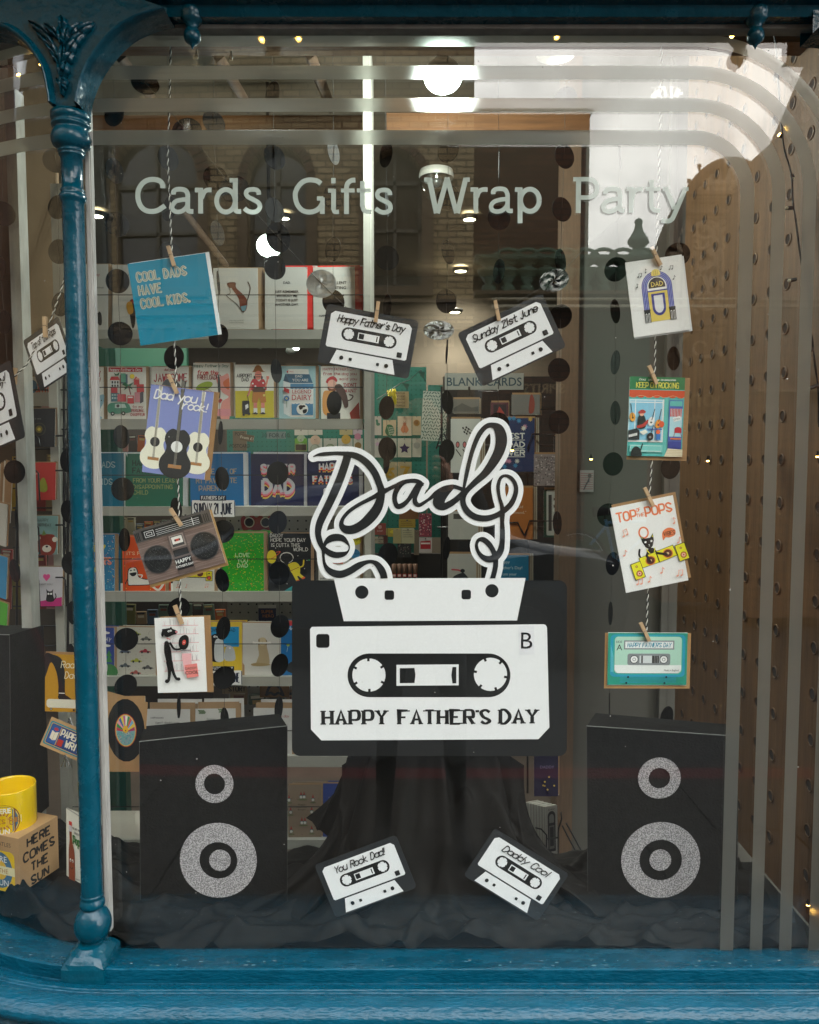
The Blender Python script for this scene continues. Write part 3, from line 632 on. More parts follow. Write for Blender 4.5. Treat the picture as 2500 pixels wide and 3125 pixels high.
ox, oy, kk = 900, 1250, 1/3.92
wb, bb = MB(), MB(); WS, BS = [], []
for i, stx in enumerate(ST):
    p = smooth([(a, c, w) for a, c, w in stx], 6)
    WS.append([(a, c, w+122) for a, c, w in p]); BS.append(p)
    for po, t in ():
        if all(oy+c*kk > 1218*D+30 for a, c in po): continue
        bpoly(wb, [(ox+a*kk, min(oy+c*kk, 1218*D+2)) for a, c in po], .0008+.00012*i+t*.00009, BW)
    for po, t in ():
        bpoly(bb, [(ox+a*kk, min(oy+c*kk, 1218*D-1)) for a, c in po], .0030+.00008*i+t*.00006, BK)
def field(strokes, extra, z, col, name, yl, step=1.0):
    'one flat clean sheet for a set of overlapping strokes: distance field sampled on a grid, outlined by marching squares'
    x0, y0, x1, y1 = 930., 1265., 1605., yl; nx, ny = int((x1-x0)/step)+1, int((y1-y0)/step)+1
    X = x0+np.arange(nx)*step; Yg = y0+np.arange(ny)*step; F_ = np.full((ny, nx), 9.)
    for s_ in strokes:
        q = [(ox+a*kk, oy+c*kk, w*kk/2) for a, c, w in s_]
        for (ax, ay, ar), (bx_, by_, br_) in zip(q[:-1], q[1:]):
            m_ = max(ar, br_)+3; i0, i1 = max(0, int((min(ax, bx_)-m_-x0)/step)), min(nx, int((max(ax, bx_)+m_-x0)/step)+2); j0, j1 = max(0, int((min(ay, by_)-m_-y0)/step)), min(ny, int((max(ay, by_)+m_-y0)/step)+2)
            if i0 >= i1 or j0 >= j1: continue
            gx, gy = np.meshgrid(X[i0:i1], Yg[j0:j1]); dx, dy = bx_-ax, by_-ay; L2 = dx*dx+dy*dy+1e-9; t = np.clip(((gx-ax)*dx+(gy-ay)*dy)/L2, 0, 1)
            d = np.hypot(gx-ax-t*dx, gy-ay-t*dy)-(ar+(br_-ar)*t); F_[j0:j1, i0:i1] = np.minimum(F_[j0:j1, i0:i1], d)
    for pl in extra:
        gx, gy = np.meshgrid(X, Yg); ins = np.zeros(gx.shape, bool)
        for (ax, ay), (bx_, by_) in zip(pl, pl[1:]+pl[:1]):
            c_ = ((ay > gy) != (by_ > gy)); ins ^= c_ & (gx < (bx_-ax)*(gy-ay)/((by_-ay) or 1e-9)+ax)
        F_ = np.where(ins, np.minimum(F_, -.6), F_)
    b = MB(); A = F_ < 0; pt = lambda i, j: (X[i], Yg[j])
    for j in range(ny-1):
        i = 0; full = A[j, :-1] & A[j, 1:] & A[j+1, :-1] & A[j+1, 1:]; any_ = A[j, :-1] | A[j, 1:] | A[j+1, :-1] | A[j+1, 1:]
        while i < nx-1:
            if full[i]:
                k = i
                while k < nx-1 and full[k]: k += 1
                bpoly(b, [pt(i, j), pt(k, j), pt(k, j+1), pt(i, j+1)], z, col); i = k; continue
            if any_[i]:
                cs = [(i, j), (i+1, j), (i+1, j+1), (i, j+1)]; po = []
                for e in range(4):
                    (ia, ja), (ib, jb) = cs[e], cs[(e+1) % 4]; fa, fb = F_[ja, ia], F_[jb, ib]
                    if fa < 0: po.append(pt(ia, ja))
                    if (fa < 0) != (fb < 0): t = fa/(fa-fb); po.append((X[ia]+(X[ib]-X[ia])*t, Yg[ja]+(Yg[jb]-Yg[ja])*t))
                if len(po) > 2: bpoly(b, po, z, col)
            i += 1
    return b.build(name, PRINT, bigc, True)
leafp_ = [(ox+a*kk, oy+c*kk) for a, c in smooth([(625,1330),(590,1370),(640,1395),(760,1335),(880,1225),(950,1090),(905,1100),(760,1175),(650,1265)], 4, True)[:-1]]
slit = None
field(WS, [leafp_], .0009, BW, 'white_tape_border', 1218*D+1); field(BS, [], .0019, BK, 'black_tape_script', 1218*D)
bb.build if 0 else (lambda *a: None)('black_tape_script', PRINT, bigc, True)
# ------------------------------------------------------------------ paper cassettes
def cassette_art(a, text, tw, slant=.15):
    w_, h_ = 100, 63
    a.poly([(10,6),(90.5,6),(94,9.5),(94,43),(92.5,44.5),(7.5,44.5),(6,43),(6,9.5)], BW)
    a.poly([(18.5,46.2),(79.5,46.2),(84.5,61.3),(13.5,61.3)], BW)
    a.poly(rrect(20.5,20.5,80.5,34.8,7.1,8), BK)
    for cx in (28.5, 72.5):
        a.E(cx, 27.6, 5.6, 5.6, BW)
        for k in range(6):
            t = R(60*k+15); ca, sa = math.cos(t), math.sin(t)
            a.poly([(cx+ca*r-sa*q, 27.6+sa*r+ca*q) for r, q in ((4.7,-.5),(6,-.5),(6,.5),(4.7,.5))], BK)
    a.R(38.5,24,61.5,31.6,BW); a.R(39.5,25,60.5,30.6,BK); a.R(45,25,60.5,30.6,BW); a.R(39.7,25.2,45,30.4,BK); a.R(58.5,25,59.8,30.6,BK)
    a.poly(rrect(83,37,88.5,42.5,.8,3), BK)
    a.E(25,53.7,2.2,2.2,BK); a.E(74,53.7,2.2,2.2,BK); a.poly(rrect(33.2,52.2,36.4,55.4,.7,3), BK); a.poly(rrect(63,52.2,66.2,55.4,.7,3), BK)
    a.H(text, 50, 16, 7.4, K, w=1.1, slant=.32, gap=.8, fitw=tw, ang=-1, jit=.3)
def cassette(label, cx, cy, w, ang, Y, text, tw=66, yaw=0, h=None, parent=None, tilt=0):
    s = pxs(cx, cy, Y); W_ = w*s; H_ = (h or w*.63)*s
    u = W_/100; b = MB(); pts = [((x-50)*u, -(y-31.5)*u*(H_/(W_*.63))) for x, y in rrect(0,0,100,63,4,5)]
    CB = '#2c2e31'; b.face([(x, 0, z) for x, z in pts], lin(CB)); b.face([(x, .0012, z) for x, z in pts[::-1]], lin(CB))
    for i in range(len(pts)): p, q = pts[i], pts[(i+1) % len(pts)]; b.face([(p[0],0,p[1]),(p[0],.0012,p[1]),(q[0],.0012,q[1]),(q[0],0,q[1])], lin(BK))
    o = b.build('paper_cassette', PRINT, None, True); o.location = P(cx, cy, Y); rot(o, ang, tilt, yaw); tag(o, label, 'paper cassette', 'small paper cassettes')
    a = Art(0, 0, 100, 63, u); cassette_art(a, text, tw); p = a.build('printed_design', o); p.scale.z = H_/(W_*.63); return o
cassette("paper cassette reading Happy Father's Day, pegged up above the script", 1123, 1042, 284, 10.5, 1.372, "Happy Father's Day", 72)
cassette('paper cassette reading Sunday 21st June, tilted up to the right', 1562, 1038, 284, -25.3, 1.372, 'Sunday 21st June', 76)
cassette('paper cassette reading You Rock Dad! leaning on the black cloth', 1116, 2675, 266, -21, 1.352, 'You Rock Dad!', 62, h=178)
cassette('paper cassette reading Daddy Cool leaning on the black cloth', 1576, 2670, 270, 32.5, 1.352, 'Daddy Cool', 60, h=176)
cassette('paper cassette reading Top of the Pops hanging left of the iron column', 150, 1081, 165, -23, 1.43, 'Top of the Pops', 66, -24, h=172)
cassette('paper cassette reading 21st June Day! cut off at the left edge', -34, 1258, 300, -14, 1.47, "21st June Day!", 74, -30, h=236)
# ------------------------------------------------------------------ twine, pegs
def twine(label, pts, Y, r=.0011, part=False):
    p3 = [P(x, y, Y) for x, y in pts]; q = []
    for i in range(len(p3)-1):
        n_ = max(2, int((p3[i+1]-p3[i]).length/.0022))
        q += [p3[i].lerp(p3[i+1], k/n_) for k in range(n_)]
    q.append(p3[-1]); b = MB()
    for ph in (0, math.pi):
        st_ = []
        for k, p in enumerate(q):
            a = ph+k*.95; d = (q[min(k+1, len(q)-1)]-q[max(k-1, 0)]).normalized(); s1 = Vector((0,1,0)); s2 = d.cross(s1).normalized()
            st_.append(p+s1*math.cos(a)*r*.75+s2*math.sin(a)*r*.75)
        b.tube(st_, r*.85, seg=5, mi=0 if ph == 0 else 1)
    o = b.build('bakers_twine', [TWW, TWB]); tag(o, label, 'twine', 'black and white twine lines'); return o
def peg(label, x, y, ang, Y, L=62):
    s = pxs(x, y, Y); e = empty('clothes_peg', P(x, y, Y), label, 'clothes peg', 'tiny wooden pegs'); rot(e, ang)
    for k, yy in enumerate((-.0034, .0012)):
        b = MB(); w = 5.2*s; h = L/2*s
        b.grid([[(-w, yy+.0004*abs(t), t*h), (w, yy+.0004*abs(t), t*h)] for t in (-1,-.5,0,.5,1)], smooth=False)
        b.box(-w, yy, -h, w, yy+.0019, h); b.box(-w, yy-.0003, h*.02, w, yy, h*.10)
        b.build('peg_leg', PEG, e)
    b = MB(); b.tube([(-6.2*s, -.0012, h*.05), (6.2*s, -.0012, h*.05)], .0011, seg=6); b.tube([(-6*s,-.0045,h*.12),(6*s,-.0045,h*.12)], .0005, seg=5); b.build('spring', CHROME, e); return e
LY = 1.372
twine('striped twine dropping through the left hand column of cards', [(522,100),(518,310),(512,480),(525,770),(530,1000),(537,1120),(538,1300),(545,1500),(548,1640),(551,1850),(553,1900)], LY+.006)
twine('loop of striped twine tied to the hook by the left finial', [(525,68),(532,80),(554,124),(561,135)], LY+.006)
twine('striped twine dropping through the right hand column of cards', [(2020,100),(2018,290),(2008,640),(2003,790),(2001,1000),(1998,1150),(1996,1300),(1988,1430),(1982,1520),(1978,1800),(1972,1950)], LY+.006)
twine('spare end of striped twine beside the right hand line, at the top', [(2052,68),(2058,120)], LY+.006)
twine('striped twine sloping down to the two cassettes left of the column', [(206,822),(180,905),(150,990),(80,1115),(45,1148),(0,1168)], 1.445)
for q in ((1121,1000,1122,920),):
    pass
for i, q in enumerate(((523,782,-16,'peg on the blue Cool Dads card'),(528,1172,-24,'peg on the guitars card'),(537,1578,-32,'peg on the boombox card'),(545,1876,-20,'peg on the dog record card'),
        (2002,782,-28,'peg on the jukebox card'),(1992,1144,-24,'peg on the shop front card'),(1980,1516,-26,'peg on the cat DJ card'),(1968,1928,-26,'peg on the green cassette card'),
        (1151,952,8,"peg on the Happy Father's Day cassette"),(1517,948,-12,'peg on the Sunday 21st June cassette'))):
    peg('small wooden '+q[3], q[0], q[1], q[2], LY-.006)
peg('small wooden peg on the Top of the Pops cassette', 138, 998, 0, 1.42); peg('small wooden peg on the cassette at the left edge', 46, 1148, 4, 1.45, 50)
# ------------------------------------------------------------------ hanging cards
def a1(a):
    for i, t in enumerate(('COOL DADS', 'HAVE', 'COOL KIDS.')):
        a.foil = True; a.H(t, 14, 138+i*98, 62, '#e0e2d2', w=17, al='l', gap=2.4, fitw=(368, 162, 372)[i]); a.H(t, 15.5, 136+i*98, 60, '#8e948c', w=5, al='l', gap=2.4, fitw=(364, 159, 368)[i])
    a.foil = False
def c1(a):
    a.R(0,0,587,606,'#0489ab')
    a.cx -= 40; a.cy -= 0; a1(a)
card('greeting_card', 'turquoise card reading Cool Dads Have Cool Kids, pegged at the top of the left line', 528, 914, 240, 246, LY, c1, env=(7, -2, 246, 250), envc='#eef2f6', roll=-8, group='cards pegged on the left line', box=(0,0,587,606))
def guitar(a, x, y, sc, body, hole, tilt, head=None):
    ca, sa = math.cos(R(tilt)), math.sin(R(tilt)); f = lambda p: (x+(p[0]*ca-p[1]*sa)*sc, y+(p[0]*sa+p[1]*ca)*sc)
    a.poly([f(p) for p in [(0,-62),(20,-66),(38,-50),(42,-28),(34,-6),(38,14),(52,40),(50,70),(28,92),(0,98),(-28,92),(-50,70),(-52,40),(-38,14),(-34,-6),(-42,-28),(-38,-50),(-20,-66)]], body, True)
    a.poly([f(p) for p in [(-6,-60),(6,-60),(5,-190),(-5,-190)]], '#d8d4c6' if body != K else '#4a4a4a')
    a.poly([f(p) for p in [(-6,-188),(6,-188),(9,-225),(-7,-230)]], '#f4f1e4' if body != K else '#1a1a1a')
    a.E(*f((0,-8)), 19*sc, 19*sc, hole); a.poly([f(p) for p in [(-22,52),(22,52),(22,64),(-22,64)]], '#b07c48')
    for o in (-3, 0, 3): a.L([f((o,-225)), f((o,56))], 1.3, '#8a8478')
def c2(a):
    a.R(0,0,192,268,'#8590cc')
    guitar(a, 30, 178, .78, '#f3f0dc', '#222', 0); guitar(a, 162, 178, .78, '#f3f0dc', '#222', 0); guitar(a, 98, 186, .92, K, '#f2f2f0', 0)
    a.R(0,0,192,268-266,'#8590cc')
    a.H('Dad you', 78, 40, 26, WH, w=4.2, slant=.2, gap=.8, fitw=128); a.H('rock!', 140, 62, 24, WH, w=4, slant=.2, gap=.8, fitw=76)
card('greeting_card', 'lilac guitars card reading Dad you rock, second on the left line', 543, 1319, 192, 268, LY, c2, env=(14, -1, 196, 270), roll=7.3, group='cards pegged on the left line')
def c3(a):
    a.R(0,0,243,166,'#857068')
    for i in range(26): a.L([(0,4+i*6.4+random.uniform(-2,2)),(243,4+i*6.4+random.uniform(-2,2))], random.uniform(.8,2), random.choice(('#6f5a54','#967f78','#7a6660','#a08a84')), False, False)
    a.R(0,-6,243,34,'#55504d'); a.R(24,2,215,30,'#161616')
    for x in (3, 8, 13, 220, 226, 232): a.R(x,4,x+3,30,'#1b1b1b')
    a.R(32,7,62,26,'#e6e6e6'); a.R(33.5,8.5,60.5,24.5,'#161616'); a.R(38,12,56,21,'#e6e6e6'); a.R(39.5,13.5,54.5,19.5,'#161616')
    for y in (9, 15, 21, 26): a.R(68,y,206,y+1.3,'#d8d8d8')
    a.R(184,4,186,29,'#e6e6e6')
    for cx in (49, 198):
        a.E(cx,98,44,44,'#4b4746'); a.E(cx,98,41,41,'#121212'); a.E(cx,98,38,38,'#2a2a2a')
        for i in range(-8, 9):
            for j in range(-8, 9):
                X, Y_ = i*4.3+(j % 2)*2.1, j*4.3
                if X*X+Y_*Y_ < 35*35: a.k -= 1; a.R(cx+X-.9, 98+Y_-.9, cx+X+.9, 98+Y_+.9, random.choice(('#8e8e8a','#6a6a66','#b2b2ac','#55544f')))
    a.R(96,36,151,160,'#6a5a55'); a.R(101,40,146,80,'#9b8a82'); a.R(105,44,142,76,'#3a3838'); a.R(107,46,140,68,'#ece8e2'); a.R(115,54,133,61,'#c8452f'); a.E(117,57.5,2.6,2.6,'#222'); a.E(131,57.5,2.6,2.6,'#222')
    a.R(101,86,147,106,'#1a1a1a'); a.R(104,89,144,103,'#2a2a2c'); a.R(99,112,149,148,'#1a1718'); a.T('HAPPY',124,128,12,WH,bold=.02); a.T("FATHER'S DAY",124,141,7.2,WH,bold=.02,sx=.86)
    for x in range(0, 60, 7): a.R(78+x*1.6,-10,84+x*1.6,-6,'#4a4745')
card('greeting_card', 'boombox card with two speaker grilles, third on the left line', 548, 1672, 243, 166, LY, c3, paper='#857068', env=(2, 4, 250, 178), envc='#b18d5c', roll=-16.2, group='cards pegged on the left line')
def c4(a):
    a.R(0,0,377,580,WH)
    for y in (60,128,196,264,335,412):
        a.L([(60,y),(330,y+random.uniform(-3,3))], 4, '#eaa2a6', False)
    for i in range(100):
        r_ = random.choice((0,1,2,3,4,5)); y = (60,128,196,264,335,412)[r_]; x = random.uniform(70,318); a.L([(x,y-3),(x+random.uniform(-5,5),y-random.uniform(38,60))], 1.8, random.choice(('#9a9498','#e9a9ac','#7a7478','#c4bcc0')), False, False)
    body = [(92,190,36),(96,240,52),(102,300,50),(108,340,40)]
    a.L(body, 40, '#161414'); a.L([(96,340,30),(104,400,26),(96,470,22),(80,485,30)],26,'#161414'); a.L([(118,340,30),(128,400,24),(150,460,20),(172,470,26)],24,'#161414')
    a.poly([(62,82),(92,78),(120,74),(152,84),(178,100),(170,118),(140,128),(110,140),(84,136),(70,112)],'#171515',True); a.poly([(66,88),(54,120),(64,140),(78,112)],'#171515',True); a.poly([(118,78),(132,62),(142,80)],'#171515')
    a.E(112,98,8,8,WH); a.E(128,94,8,8,WH); a.E(113,99,3,3,K); a.E(129,95,3,3,K); a.E(172,104,10,8,'#e08a90'); a.L([(96,150),(120,160)],8,'#d88')
    a.L([(120,190,18),(150,235,16),(195,236,14),(215,215,14)],16,'#171515')
    a.poly([(196,150),(236,128),(262,150),(258,210),(232,240),(200,236),(184,200)],'#141313',True); a.E(226,186,14,20,'#e2574c',20); a.E(226,186,3,4,WH)
    a.R(196,244,276,252,'#8a8486'); a.R(200,256,280,264,'#bdb6b8'); a.poly([(205,272),(278,272),(274,430),(218,430)],'#f3b8bc'); a.poly([(222,362),(318,350),(326,452),(236,462)],'#ee8a84')
    a.T('DADDY',272,396,19,'#2a1a1a',ang=-4,bold=.01); a.T('COOL',276,432,26,'#2a1a1a',ang=-4,bold=.02)
card('greeting_card', 'white card of a scruffy black dog holding a record, lowest on the left line', 552, 1999, 150, 232, LY, c4, env=(17, 0, 154, 238), roll=-1.5, group='cards pegged on the left line', box=(0,0,377,580))
def note(a, x, y, s_, c, kind=0, ang=0):
    ca, sa = math.cos(R(ang)), math.sin(R(ang)); f = lambda p: (x+(p[0]*ca-p[1]*sa)*s_, y+(p[0]*sa+p[1]*ca)*s_)
    if kind == 0: a.L([f((2,0)), f((2,-10))], 1.1*s_, c, False); a.E(*f((0,0)), 2.2*s_, 1.6*s_, c, -20); a.L([f((2,-10)), f((5,-7))], 1.4*s_, c, False)
    else:
        a.L([f((2,0)), f((2,-10)), f((9,-11)), f((9,-1))], 1.1*s_, c, False); a.E(*f((0,0)), 2.2*s_, 1.6*s_, c, -20); a.E(*f((7,-1)), 2.2*s_, 1.6*s_, c, -20)
def c5(a):
    a.R(0,0,425,558,WH); bl = '#2a3290'
    def arch(x0, x1, top, yb, c):
        r = (x1-x0)/2; a.poly([(x0,yb)]+[((x0+x1)/2-r*math.cos(R(t)), top+r-r*math.sin(R(t))) for t in range(0,181,12)]+[(x1,yb)], c)
    for i in range(7): arch(98+i*6, 327-i*6, 92+i*6, 400, bl if i % 2 == 0 else '#8f98d8')
    arch(140, 286, 134, 400, WH)
    arch(150,276,140,216,'#201c22'); a.R(140,232,286,242,bl); a.R(140,242,286,462,'#e8cf62'); a.R(164,258,262,270,bl)
    a.poly([(162,258),(264,258),(264,360)]+[(213+51*math.cos(R(t)),360+62*math.sin(R(t))) for t in range(0,181,15)]+[(162,360)],bl)
    a.poly([(180,272),(246,272),(246,360)]+[(213+33*math.cos(R(t)),360+42*math.sin(R(t))) for t in range(0,181,15)]+[(180,360)],'#e9e9ec')
    for x in (96, 284):
        a.R(x-2,368,x+48,382,K); a.R(x,382,x+46,466,K)
        for q in (8, 28): a.R(x+q,402,x+q+3,466,WH); a.R(x+q+9,402,x+q+12,466,WH); a.E(x+q+6,402,6,6,WH,0,180,360)
    a.poly([(178,116),(190,88),(212,80),(236,88),(248,116),(236,128),(190,128)],'#ecd56c',True)
    for x in (198, 213, 228): a.L([(x,92),(x,122)],2.2,'#9a8428',False)
    a.H('DAD', 213, 204, 30, '#ecd56c', w=5, fitw=84)
    for x, y, k in ((80,120,1),(138,96,0),(252,88,0),(318,96,1),(338,172,0),(62,196,0)): note(a, x, y, 2.7, K, k, random.choice((-8,10)))
card('greeting_card', 'white card with a blue and yellow jukebox marked DAD, top of the right line', 2008, 904, 173, 228, LY, c5, env=(5, 4, 178, 228), envc='#e4e4e6', roll=-8.1, group='cards pegged on the right line', box=(0,0,425,558))
def c6(a):
    a.R(0,0,412,590,'#56b8b4'); a.R(0,0,412,92,'#2c7a4a'); a.R(45,30,370,84,'#226a3e'); a.H("Dad, you're awesome",205,26,13,WH,w=2.2,slant=.2,gap=.8,fitw=270); a.H('KEEP ON ROCKING',208,80,38,'#e8e05a',w=5,gap=1.4,fitw=316)
    a.R(0,98,412,140,'#d8532c')
    for i in range(7): a.E(28+i*59,138,30,17,'#d8532c',0,0,180)
    a.L([(x,146+8*math.sin(x/19)) for x in range(0,412,8)],2,'#f4cfa0',False); a.R(0,166,262,480,'#c9e9f2'); a.R(8,178,246,468,'#8fcdea'); a.R(8,186,254,192,WH)
    for x in (46,190): a.R(x,166,x+6,480,WH)
    a.R(0,474,268,484,WH); a.R(254,166,262,480,WH); a.R(262,150,292,590,'#63c2bc'); a.R(300,170,402,590,'#4a66b8'); a.R(306,176,398,214,'#63c2bc')
    a.R(308,232,400,440,'#b8e2ee')
    for i in range(8): a.R(310+i*11,232,317+i*11,292,'#d84a3e')
    a.poly([(330,300),(386,284),(392,316),(338,332)],WH); a.T('OPEN',361,316,14,'#3a7a80',ang=-12); a.E(372,384,26,16,'#c22b38'); a.R(346,384,398,412,'#c22b38'); a.L([(350,412),(342,440)],3,'#a33',False); a.L([(392,412),(400,440)],3,'#a33',False)
    a.R(318,450,396,462,'#e07a4a'); a.R(306,476,400,532,'#31449a'); a.poly([(276,590),(300,530),(412,536),(412,590)],'#e8dcc0')
    for y in (544,556,568,580): a.L([(288,y),(412,y)],1.6,'#b09868',False)
    a.R(14,504,262,560,'#7fd2cc'); a.L([(22,512),(250,512),(250,552),(22,552),(22,512)],2.4,WH,False)
    a.E(28,300,22,34,'#e8a23a',-10); a.E(30,306,7,7,K); a.L([(10,200),(28,300)],5,K,False)
    a.poly([(70,300),(96,284),(120,296),(130,350),(122,380),(72,380)],'#202022',True); a.E(96,272,18,20,'#f0b49a'); a.poly([(70,262),(98,244),(124,256),(118,270),(78,274)],'#b83a36',True); a.L([(72,372),(112,360),(142,330)],22,'#c23a34'); 
    a.E(168,330,22,34,WH,14); a.E(168,338,7,7,K); a.L([(172,320),(192,238)],5,K,False); a.E(222,348,22,34,'#ec9a36',14); a.E(222,356,7,7,K); a.L([(224,330),(240,240)],5,K,False); a.E(246,350,20,24,'#e05a34')
    a.R(140,384,250,392,'#3a5bb0'); a.poly([(0,400),(60,384),(84,400),(84,468),(0,468)],'#26262c'); 
    for i in range(8): a.R(4+i*8,432-i*2,10+i*8,452-i*2,WH)
    a.poly([(84,410),(126,392),(148,412),(110,434)],'#f2efe0'); a.E(164,444,24,30,K,10); a.E(164,448,9,9,'#9a9a9a'); a.L([(168,420),(186,360)],5,K,False)
    a.E(222,408,16,18,'#e8673a'); a.R(208,424,240,466,'#2f76c4'); a.poly([(28,590),(30,548),(52,520),(80,524),(96,548),(104,590)],'#1a1a1c',True); a.L([(92,560),(100,530),(108,500)],8,'#1a1a1c')
card('greeting_card', 'illustrated shop front card reading Keep on rocking, second on the right line', 2002, 1272, 168, 239, LY, c6, env=(9, 6, 184, 252), roll=1.2, group='cards pegged on the right line', box=(0,0,412,590))
def cat_dj(a, x, y, s_):
    f = lambda p: (x+p[0]*s_, y+p[1]*s_)
    yl = '#efe62a'
    a.L([f((-76,30)), f((-84,0)), f((-74,-36))], 14*s_, K); a.poly([f(p) for p in [(-36,40),(-20,-14),(0,-30),(28,-30),(52,0),(62,36)]], K, True)
    a.poly([f(p) for p in [(-44,-88),(-50,-138),(-20,-112),(22,-112),(48,-142),(46,-86),(30,-46),(2,-24),(-26,-44)]], K)
    a.poly([f(p) for p in [(-44,-118),(-46,-132),(-32,-116)]], yl); a.poly([f(p) for p in [(34,-116),(44,-132),(44,-112)]], yl)
    for ex in (-20, 26):
        a.poly([f((ex+(12 if k % 2 == 0 else 6)*math.cos(R(36*k-90)), -84+(12 if k % 2 == 0 else 6)*math.sin(R(36*k-90)))) for k in range(10)], WH)
    a.L([f((0,-62)), f((4,-56)), f((8,-62))], 3*s_, WH, False); a.L([f((4,-56)), f((0,-46))], 2*s_, WH, False); a.L([f((4,-56)), f((9,-46))], 2*s_, WH, False)
    a.L([f((-22,-26)), f((-6,4)), f((16,16)), (f((34,0))), f((42,-26))], 7*s_, yl); a.E(*f((16,20)), 8*s_, 8*s_, yl)
    for q in ([(-94,28),(44,0),(58,90),(-82,110)], [(44,0),(182,-24),(204,64),(58,92)]): a.poly([f(p) for p in q], K); cxq = sum(p[0] for p in q)/4; cyq = sum(p[1] for p in q)/4; a.poly([f((cxq+(p[0]-cxq)*.94, cyq+(p[1]-cyq)*.92)) for p in q], yl)
    for q in ((-8,62),(132,34)): a.E(*f(q),40*s_,36*s_,'#e88a3a'); a.E(*f(q),32*s_,29*s_,'#5c2a20'); a.E(*f(q),10*s_,9*s_,'#f0d0a0')
    a.L([f((-30,20)), f((-14,66))], 20*s_, K, False); a.L([f((48,14)), f((122,40))], 18*s_, K, False)
    for X, Y_ in ((-168,62),(190,-14)):
        a.poly([f((X,Y_)), f((X+82,Y_-14)), f((X+102,Y_+118)), f((X+18,Y_+132))], K); a.poly([f((X+5,Y_+4)), f((X+78,Y_-8)), f((X+97,Y_+114)), f((X+22,Y_+126))], yl)
        a.E(*f((X+46,Y_+26)),9*s_,9*s_,K); a.E(*f((X+46,Y_+26)),6*s_,6*s_,'#f0b060'); a.E(*f((X+58,Y_+82)),24*s_,24*s_,K); a.E(*f((X+58,Y_+82)),20*s_,20*s_,'#e88a50'); a.E(*f((X+58,Y_+82)),11*s_,11*s_,'#fff'); a.E(*f((X+58,Y_+82)),8*s_,8*s_,'#c23a34')
def c7(a):
    a.R(0,0,479,655,WH); o = '#ef8252'
    a.H('TOP',108,116,66,o,w=13,fitw=142); a.H('OF',204,66,24,o,w=4.5,fitw=28); a.H('THE',212,108,24,o,w=4.5,fitw=60); a.H('POPS',352,114,66,o,w=13,fitw=198)
    a.E(212,232,40,46,o); a.E(212,232,28,34,WH); a.poly([(352,256),(400,232),(446,254),(440,294),(396,306),(368,300),(346,318)],o,True); a.H('VIBES',400,288,28,'#2a1a18',w=4.5,fitw=84)
    cat_dj(a, 232, 388, .98)
    for x, y, k in ((58,228,1),(446,206,0),(34,372,0),(450,356,0),(92,606,1),(180,604,0),(284,556,0),(400,602,1)): note(a, x, y, 4.2, '#f3a98e', k, random.choice((-10,12)))
card('greeting_card', 'white Top of the Pops card with a black cat on yellow decks, right line', 1982, 1661, 194, 266, LY, c7, env=(9, -7, 198, 268), roll=-11.6, group='cards pegged on the right line', box=(0,0,479,655))
def c8(a):
    a.R(0,0,382,254,'#2b9a84'); a.poly(rrect(12,8,372,214,20,5),'#2f9fc0'); a.poly(rrect(24,14,360,204,20,5),'#36b0a8')
    for i in range(6): a.L([(14+i*2.4,60+i*10),(16+i*2.4,190)],1.6,'#6fd0dc',False); a.L([(60,212+i*6),(330,209+i*6)],1.6,'#2f9fd0',False)
    a.poly(rrect(32,18,354,196,16,5),'#b9e2cf'); a.poly([(32,156),(354,156),(354,180),(338,196),(48,196),(32,180)],'#f2f6f4'); a.R(76,36,318,80,'#8b8f92'); a.R(82,42,312,74,'#f0f2f2'); a.H("HAPPY FATHER'S DAY",197,68,20,'#3f93ae',w=3.4,slant=.2,fitw=208)
    a.T('SIDE',52,48,11,'#333'); a.T('A',54,84,30,'#333')
    a.poly(rrect(94,100,300,156,10,4),'#8b9194'); a.R(152,110,248,146,'#d9dee0'); a.R(160,110,168,146,'#555'); a.R(212,110,246,146,'#333')
    for x in (222,230,238): a.R(x,110,x+1.6,146,'#aaa')
    for cx in (126,268): a.E(cx,128,20,20,'#222'); a.E(cx,128,17,17,'#f2f2f2'); a.E(cx,128,8,8,'#333'); a.E(cx,128,6,6,'#f2f2f2')
    a.T('Made in England',306,184,8,'#333'); 
    for x in (98,282): a.E(x,214,5,5,'#123'); a.E(x-8,243,5,5,'#123')
card('greeting_card', "green cassette card reading Side A Happy Father's Day, lowest on the right line", 1976, 2011, 242, 163, LY, c8, env=(2, 7, 262, 172), envc='#b98e5c', roll=.2, group='cards pegged on the right line', box=(0,0,382,254))
# ------------------------------------------------------------------ window board, draped cloth and the cardboard speakers
FZ = Zat(2900, 1.31)-.012
b = MB(); b.box(-1.5, 1.345, FZ-.06, .74, 1.64, FZ-.004); tag(b.build('window_board', BLACKCARD), 'painted board behind the sill carrying the window display', 'window board', kind='structure')
def fab(u, v):
    return (math.sin(u*31+3*math.sin(v*9))*.5+math.sin(u*67+v*41+2*math.sin(u*13))*.3+math.sin(v*83-u*22)*.22+math.sin((u+v)*151)*.1)
random.seed(11); CR = []
for i in range(46):
    a = random.uniform(0, math.pi*2) if i < 22 else random.choice((0, math.pi))+random.uniform(-.25,.25)
    if i < 22: cx_, cy_ = .035+math.cos(a)*.24, 1.50+math.sin(a)*.10; L_ = random.uniform(.06,.18)
    else: cx_, cy_ = random.uniform(-.85,.72), random.uniform(1.34,1.50); L_ = random.uniform(.10,.32)
    CR.append((cx_, cy_, math.cos(a), math.sin(a)*(.45 if i < 22 else 1), L_, random.uniform(.006,.014), random.uniform(.006,.015), random.uniform(-1.2,1.2)))
